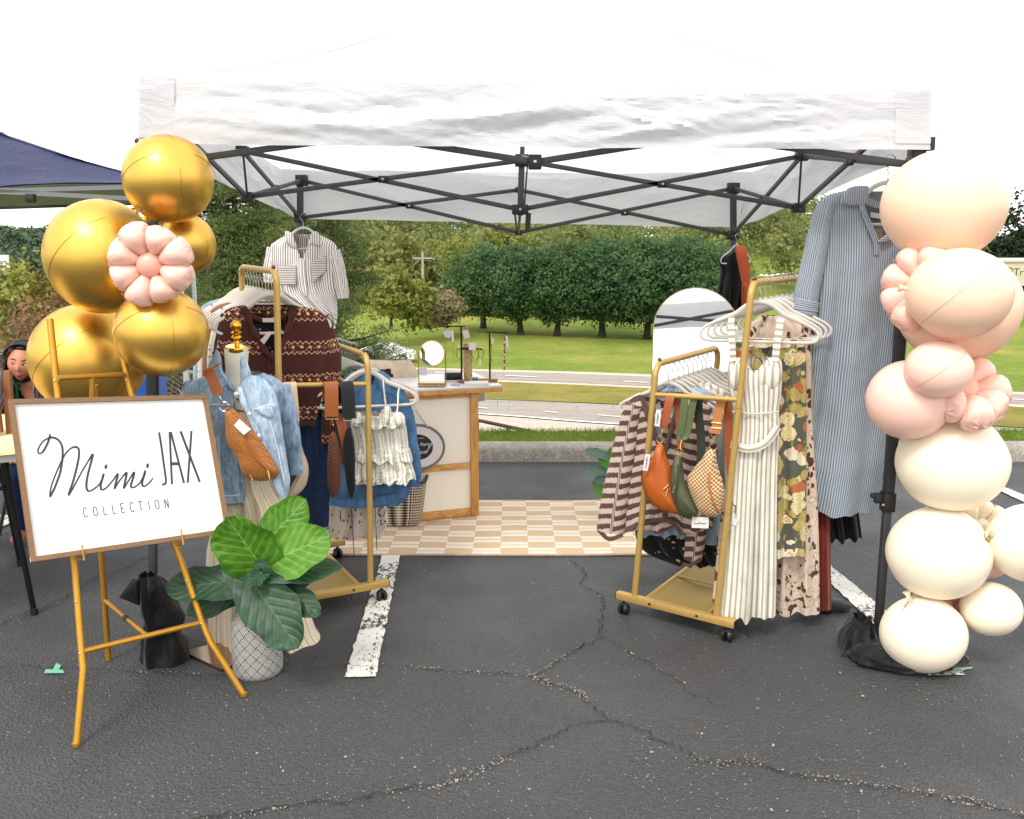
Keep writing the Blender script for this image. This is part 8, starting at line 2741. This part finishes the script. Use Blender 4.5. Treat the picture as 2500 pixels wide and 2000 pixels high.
# ---- the woman
def build_woman():
    Yw = 5.15
    hc = P(55, 886, Yw)                    # middle of the head
    t = thing('person', 'woman with long black hair and dark headband peering out beside the gold balloons', 'person', (hc.x + .05, Yw + .12, 0))
    SK = Mt('skin', .5); SK.color(SK.mix(SK.noise(SK.tc(), 9, 3), lin('#b8755a'), lin('#c98a6e'))); SK.b.inputs['Subsurface Weight'].default_value = .15; SK.b.inputs['Subsurface Radius'].default_value = (.02, .008, .004)
    # body skeleton (seated, leaning to her right)
    J = {'pel': (.12, .2, -.52), 'sp': (.10, .16, -.34), 'ch': (.07, .12, -.24), 'nk': (.035, .06, -.14), 'hd': (.01, .03, -.06),
         'sL': (.22, .12, -.21), 'eL': (.27, .03, -.42), 'wL': (.15, -.14, -.46), 'sR': (-.09, .10, -.2), 'eR': (-.13, .02, -.42), 'wR': (.0, -.16, -.46),
         'hL': (.2, .19, -.54), 'kL': (.2, -.22, -.56), 'aL': (.2, -.2, -.9), 'tL': (.2, -.32, -.93), 'hR': (.04, .19, -.54), 'kR': (.03, -.22, -.56), 'aR': (.03, -.2, -.9), 'tR': (.03, -.32, -.93)}
    rad = {'pel': .13, 'sp': .115, 'ch': .125, 'nk': .05, 'hd': .05, 'sL': .055, 'eL': .04, 'wL': .028, 'sR': .055, 'eR': .04, 'wR': .028, 'hL': .09, 'kL': .06, 'aL': .04, 'tL': .035, 'hR': .09, 'kR': .06, 'aR': .04, 'tR': .035}
    E = [('pel', 'sp'), ('sp', 'ch'), ('ch', 'nk'), ('nk', 'hd'), ('ch', 'sL'), ('sL', 'eL'), ('eL', 'wL'), ('ch', 'sR'), ('sR', 'eR'), ('eR', 'wR'), ('pel', 'hL'), ('hL', 'kL'), ('kL', 'aL'), ('aL', 'tL'), ('pel', 'hR'), ('hR', 'kR'), ('kR', 'aR'), ('aR', 'tR')]
    for w, s in (('wL', -1), ('wR', 1)):
        b = Vector(J[w])
        J['p' + w] = tuple(b + Vector((s * .02, -.05, -.01))); rad['p' + w] = .026; E.append((w, 'p' + w))
        for i in range(5):
            f0 = b + Vector((s * .02 + (i - 2) * .018, -.085 if i else -.05, -.012))
            f1 = f0 + Vector((s * .012 + (i - 2) * .002, -.03 + .004 * abs(i - 2), -.012)); f2 = f1 + Vector((s * .006, -.012, -.02))
            for k, f in enumerate((f0, f1, f2)):
                J['%s%d%d' % (w, i, k)] = tuple(f); rad['%s%d%d' % (w, i, k)] = .0085
            E += [('p' + w, '%s%d0' % (w, i)), ('%s%d0' % (w, i), '%s%d1' % (w, i)), ('%s%d1' % (w, i), '%s%d2' % (w, i))]
    ks = list(J)
    me = bpy.data.meshes.new('skeleton')
    zo = hc.z
    me.from_pydata([Vector(J[k]) + hc if (Vector(J[k]) + hc).z > .03 else Vector((J[k][0] + hc.x, J[k][1] + hc.y, .03)) for k in ks], [(ks.index(a), ks.index(b)) for a, b in E], [])
    o = bpy.data.objects.new('skeleton', me); COL.objects.link(o)
    md = o.modifiers.new('s', 'SKIN')
    for i, k in enumerate(ks):
        sv = me.skin_vertices[0].data[i]; sv.radius = (rad[k], rad[k] * (.8 if k in ('pel', 'sp', 'ch') else 1)); sv.use_root = (k == 'pel')
    o.modifiers.new('u', 'SUBSURF').levels = 2
    ev = bpy.data.meshes.new_from_object(o.evaluated_get(bpy.context.evaluated_depsgraph_get()))
    body = MB(); body.add([v.co.copy() for v in ev.vertices], [tuple(p.vertices) for p in ev.polygons])
    bpy.data.objects.remove(o); bpy.data.meshes.remove(me); bpy.data.meshes.remove(ev)
    # head: turned a little to her right (photo left), tilted
    rot = Matrix.Rotation(R(8), 3, 'Y') @ Matrix.Rotation(R(14), 3, 'Z')
    def hf(d):
        k = 1.0
        if d.z < 0: k *= 1 - .24 * (-d.z) ** 1.5 * (abs(d.x) ** .8 + .2)      # jaw narrows
        fr = max(0, -d.y)
        k *= 1 + .0 * fr
        k += .13 * math.exp(-((d.x / .13) ** 2 + ((d.z + .12) / .17) ** 2)) * (1 if d.y < 0 else 0)     # nose
        k += .05 * math.exp(-((d.x / .1) ** 2 + ((d.z + .2) / .08) ** 2)) * (1 if d.y < 0 else 0)
        k += .05 * math.exp(-((d.x / .2) ** 2 + ((d.z + .50) / .09) ** 2)) * (1 if d.y < 0 else 0)     # lips
        k += .05 * math.exp(-((d.x / .2) ** 2 + ((d.z + .82) / .14) ** 2)) * (1 if d.y < 0 else 0)     # chin
        for s in (-1, 1):
            k -= .05 * math.exp(-(((d.x - s * .36) / .17) ** 2 + ((d.z - .08) / .11) ** 2)) * (1 if d.y < 0 else 0)   # eye sockets
            k += .03 * math.exp(-(((d.x - s * .5) / .2) ** 2 + ((d.z + .2) / .2) ** 2)) * (1 if d.y < 0 else 0)       # cheeks
        return k
    body.ball(hc, (.074, .092, .105), 56, 44, rot, hf)
    ob('body', body, SK.m, t)
    def hp(x, z, out=1.0):
        y2 = max(0.02, 1 - (x / .074) ** 2 - (z / .105) ** 2)
        d = Vector((x / .074, -math.sqrt(y2), z / .105)).normalized()
        return hc + rot @ (Vector((d.x * .074, d.y * .092, d.z * .105)) * hf(d) * out)
    WH = simple('eye_white', '#d9d2cc', .3); IR = simple('eye_dark', '#1d120d', .2); LIP = simple('lips', '#a0483f', .4); BR = simple('brow', '#2a1c17', .8); HR = Mt('black_hair', .35)
    HR.color(HR.mix(HR.noise(HR.vscale(HR.tc(), (90, 90, 4)), 1, 3), lin('#0b0a0b'), lin('#2b211c')))
    for s in (-1, 1):
        c = hp(s * .029, .004, .985)
        mb = MB(); mb.ball(c, (.0108, .006, .0034), 14, 10, rot); eo = ob('eye', mb, WH, t)
        mb = MB(); mb.ball(c + rot @ Vector((-.003, -.005, 0)), (.0058, .003, .0036), 12, 8, rot); ob('iris', mb, IR, eo)
        mb = MB(); mb.tube([hp(s * .029 + x, z + .006, 1.0) for x, z in ((-.014, .0), (-.005, .004), (.006, .004), (.014, 0))], .0022, 6, .5); ob('upper_lid', mb, BR, t)
        mb = MB(); mb.tube([hp(s * .03 + x, .026 + z, 1.012) for x, z in ((-.017, -.002 if s > 0 else .0), (-.006, .004), (.006, .005), (.017, 0))], [.002, .0036, .0034, .0018], 6, .5); ob('eyebrow', mb, BR, t)
    mb = MB(); mb.tube([hp(-.018, -.056, 1.0), hp(-.008, -.0515, 1.02), hp(0, -.053, 1.025), hp(.008, -.0515, 1.02), hp(.018, -.056, 1.0)], [.002, .0042, .004, .0042, .002], 8, .7); mb.tube([hp(-.017, -.058, 1.0), hp(0, -.065, 1.025), hp(.017, -.058, 1.0)], [.002, .006, .002], 8, .8, smooth=4); ob('lips', mb, LIP, t)
    mb = MB(); mb.ball(hp(0, -.0575, 1.015), (.009, .003, .0022), 10, 6, rot); ob('mouth_opening', mb, IR, t)
    mb = MB()
    for s in (-1, 1):
        mb.ball(hc + rot @ Vector((s * .0035, -.108, -.03)) + rot @ Vector((s * .006, 0, 0)), (.003, .002, .002), 8, 6)
    ob('nostril', mb, BR, t)
    # hair: cap plus long strands over both shoulders
    hb_ = MB()
    def hair(d):
        return 1.10 if (d.y > -.35 or d.z > .62) else .9
    hb_.ball(hc + rot @ Vector((0, .012, .008)), (.08, .092, .112), 40, 30, rot, hair)
    rr = random.Random(9)
    for i in range(260):
        s = -1 if i % 2 else 1
        a0 = rr.uniform(.0, 1.0)
        st = hc + rot @ Vector((s * (.03 + .05 * a0) , -.045 + .12 * rr.random(), .085 - .05 * a0))
        m1 = hc + rot @ Vector((s * (.083 + .012 * rr.random()), -.03 + .1 * rr.random(), -.02))
        e1 = hc + Vector((s * (.075 + .035 * rr.random()) + .02, -.1 + .13 * rr.random(), -.14))
        e2 = hc + Vector((s * (.09 + .05 * rr.random()) + .05, -.16 + .15 * rr.random(), -.26 - .1 * rr.random()))
        hb_.tube([st, m1, e1, e2], [.004, .007, .007, .002], 5, smooth=3)
    ob('hair', hb_, HR.m, t)
    mb = MB()
    arc = [hc + rot @ Vector((.083 * math.cos(a), -.052 + .0 * a, .03 + .082 * math.sin(a))) for a in [R(5 + 170 * i / 20) for i in range(21)]]
    ribbon(arc, .03, .006, Vector((0, 1, -.2)), mb, 2); ob('headband', mb, simple('dark_green_headband', '#16241f', .4), t)
    # black top: shell round the torso and upper arms
    tp = MB()
    tp.tube([hc + Vector(J['pel']) + Vector((0, 0, .02)), hc + Vector(J['sp']), hc + Vector(J['ch']), hc + Vector((.05, .1, -.185))], [.15, .145, .17, .095], 22, .85, fn=(0, 1, 0), smooth=5)
    for a, b in (('sL', 'eL'), ('sR', 'eR')):
        tp.tube([hc + Vector(J['ch']).lerp(Vector(J[a]), .5), hc + Vector(J[a]), hc + Vector(J[b])], [.07, .072, .05], 14, smooth=4)
    ob('top', tp, BLACKC, t)
    pn = MB()
    for h_, k_, a_ in (('hL', 'kL', 'aL'), ('hR', 'kR', 'aR')):
        pn.tube([Vector((hc + Vector(J[h_])))] + [hc + Vector(J[k_])] + [Vector((hc.x + J[a_][0], hc.y + J[a_][1], .08))], [.11, .078, .05], 14, smooth=4)
    ob('trousers', pn, DENIM_D, t)
    # the green camp chair she sits on
    GR = cloth('green_chair_cloth', '#1f5a3c', .8, 8, .5, .02, build=stripes('#22603f', '#5d9a74', .03, .75))
    ch = thing('camp_chair', 'green folding chair behind the wooden display at the left', 'chair', (hc.x + .05, Yw + .2, 0))
    zs = hc.z - .62
    mb = MB(); mb.grid(lambda u, v: Vector((hc.x - .16 + .5 * u, Yw + .36 + .05 * v - .03 * math.sin(u * 3.14), zs + .02 + (.52) * v)), 12, 12, lambda u, v: (u * .5, v)); ob('back_cloth', mb, GR, ch)
    mb = MB(); mb.grid(lambda u, v: Vector((hc.x - .16 + .5 * u, Yw - .08 + .44 * v, zs - .03 * math.sin(u * 3.14))), 12, 12, lambda u, v: (u * .5, v)); ob('seat_cloth', mb, GR, ch)
    for x in (hc.x - .17, hc.x + .35):
        for y0, y1, zt_ in ((Yw + .38, Yw - .1, zs), (Yw - .1, Yw + .42, hc.z - .06)):
            mb = MB(); mb.tube([(x, y0, .005), (x, y1, zt_)], .011, 8); ob('leg', mb, BLKM, ch)
    px = P(33, 950, Yw - .12)
    mb = MB(); mb.grid(lambda u, v: Vector((P(24, 950, Yw).x + .045 * u, Yw - .02 + .02 * u, P(30, 920 + 70 * v, Yw).z)), 4, 6, lambda u, v: (u * .045, v)); ob('arm_cloth', mb, GR, ch)
build_woman()
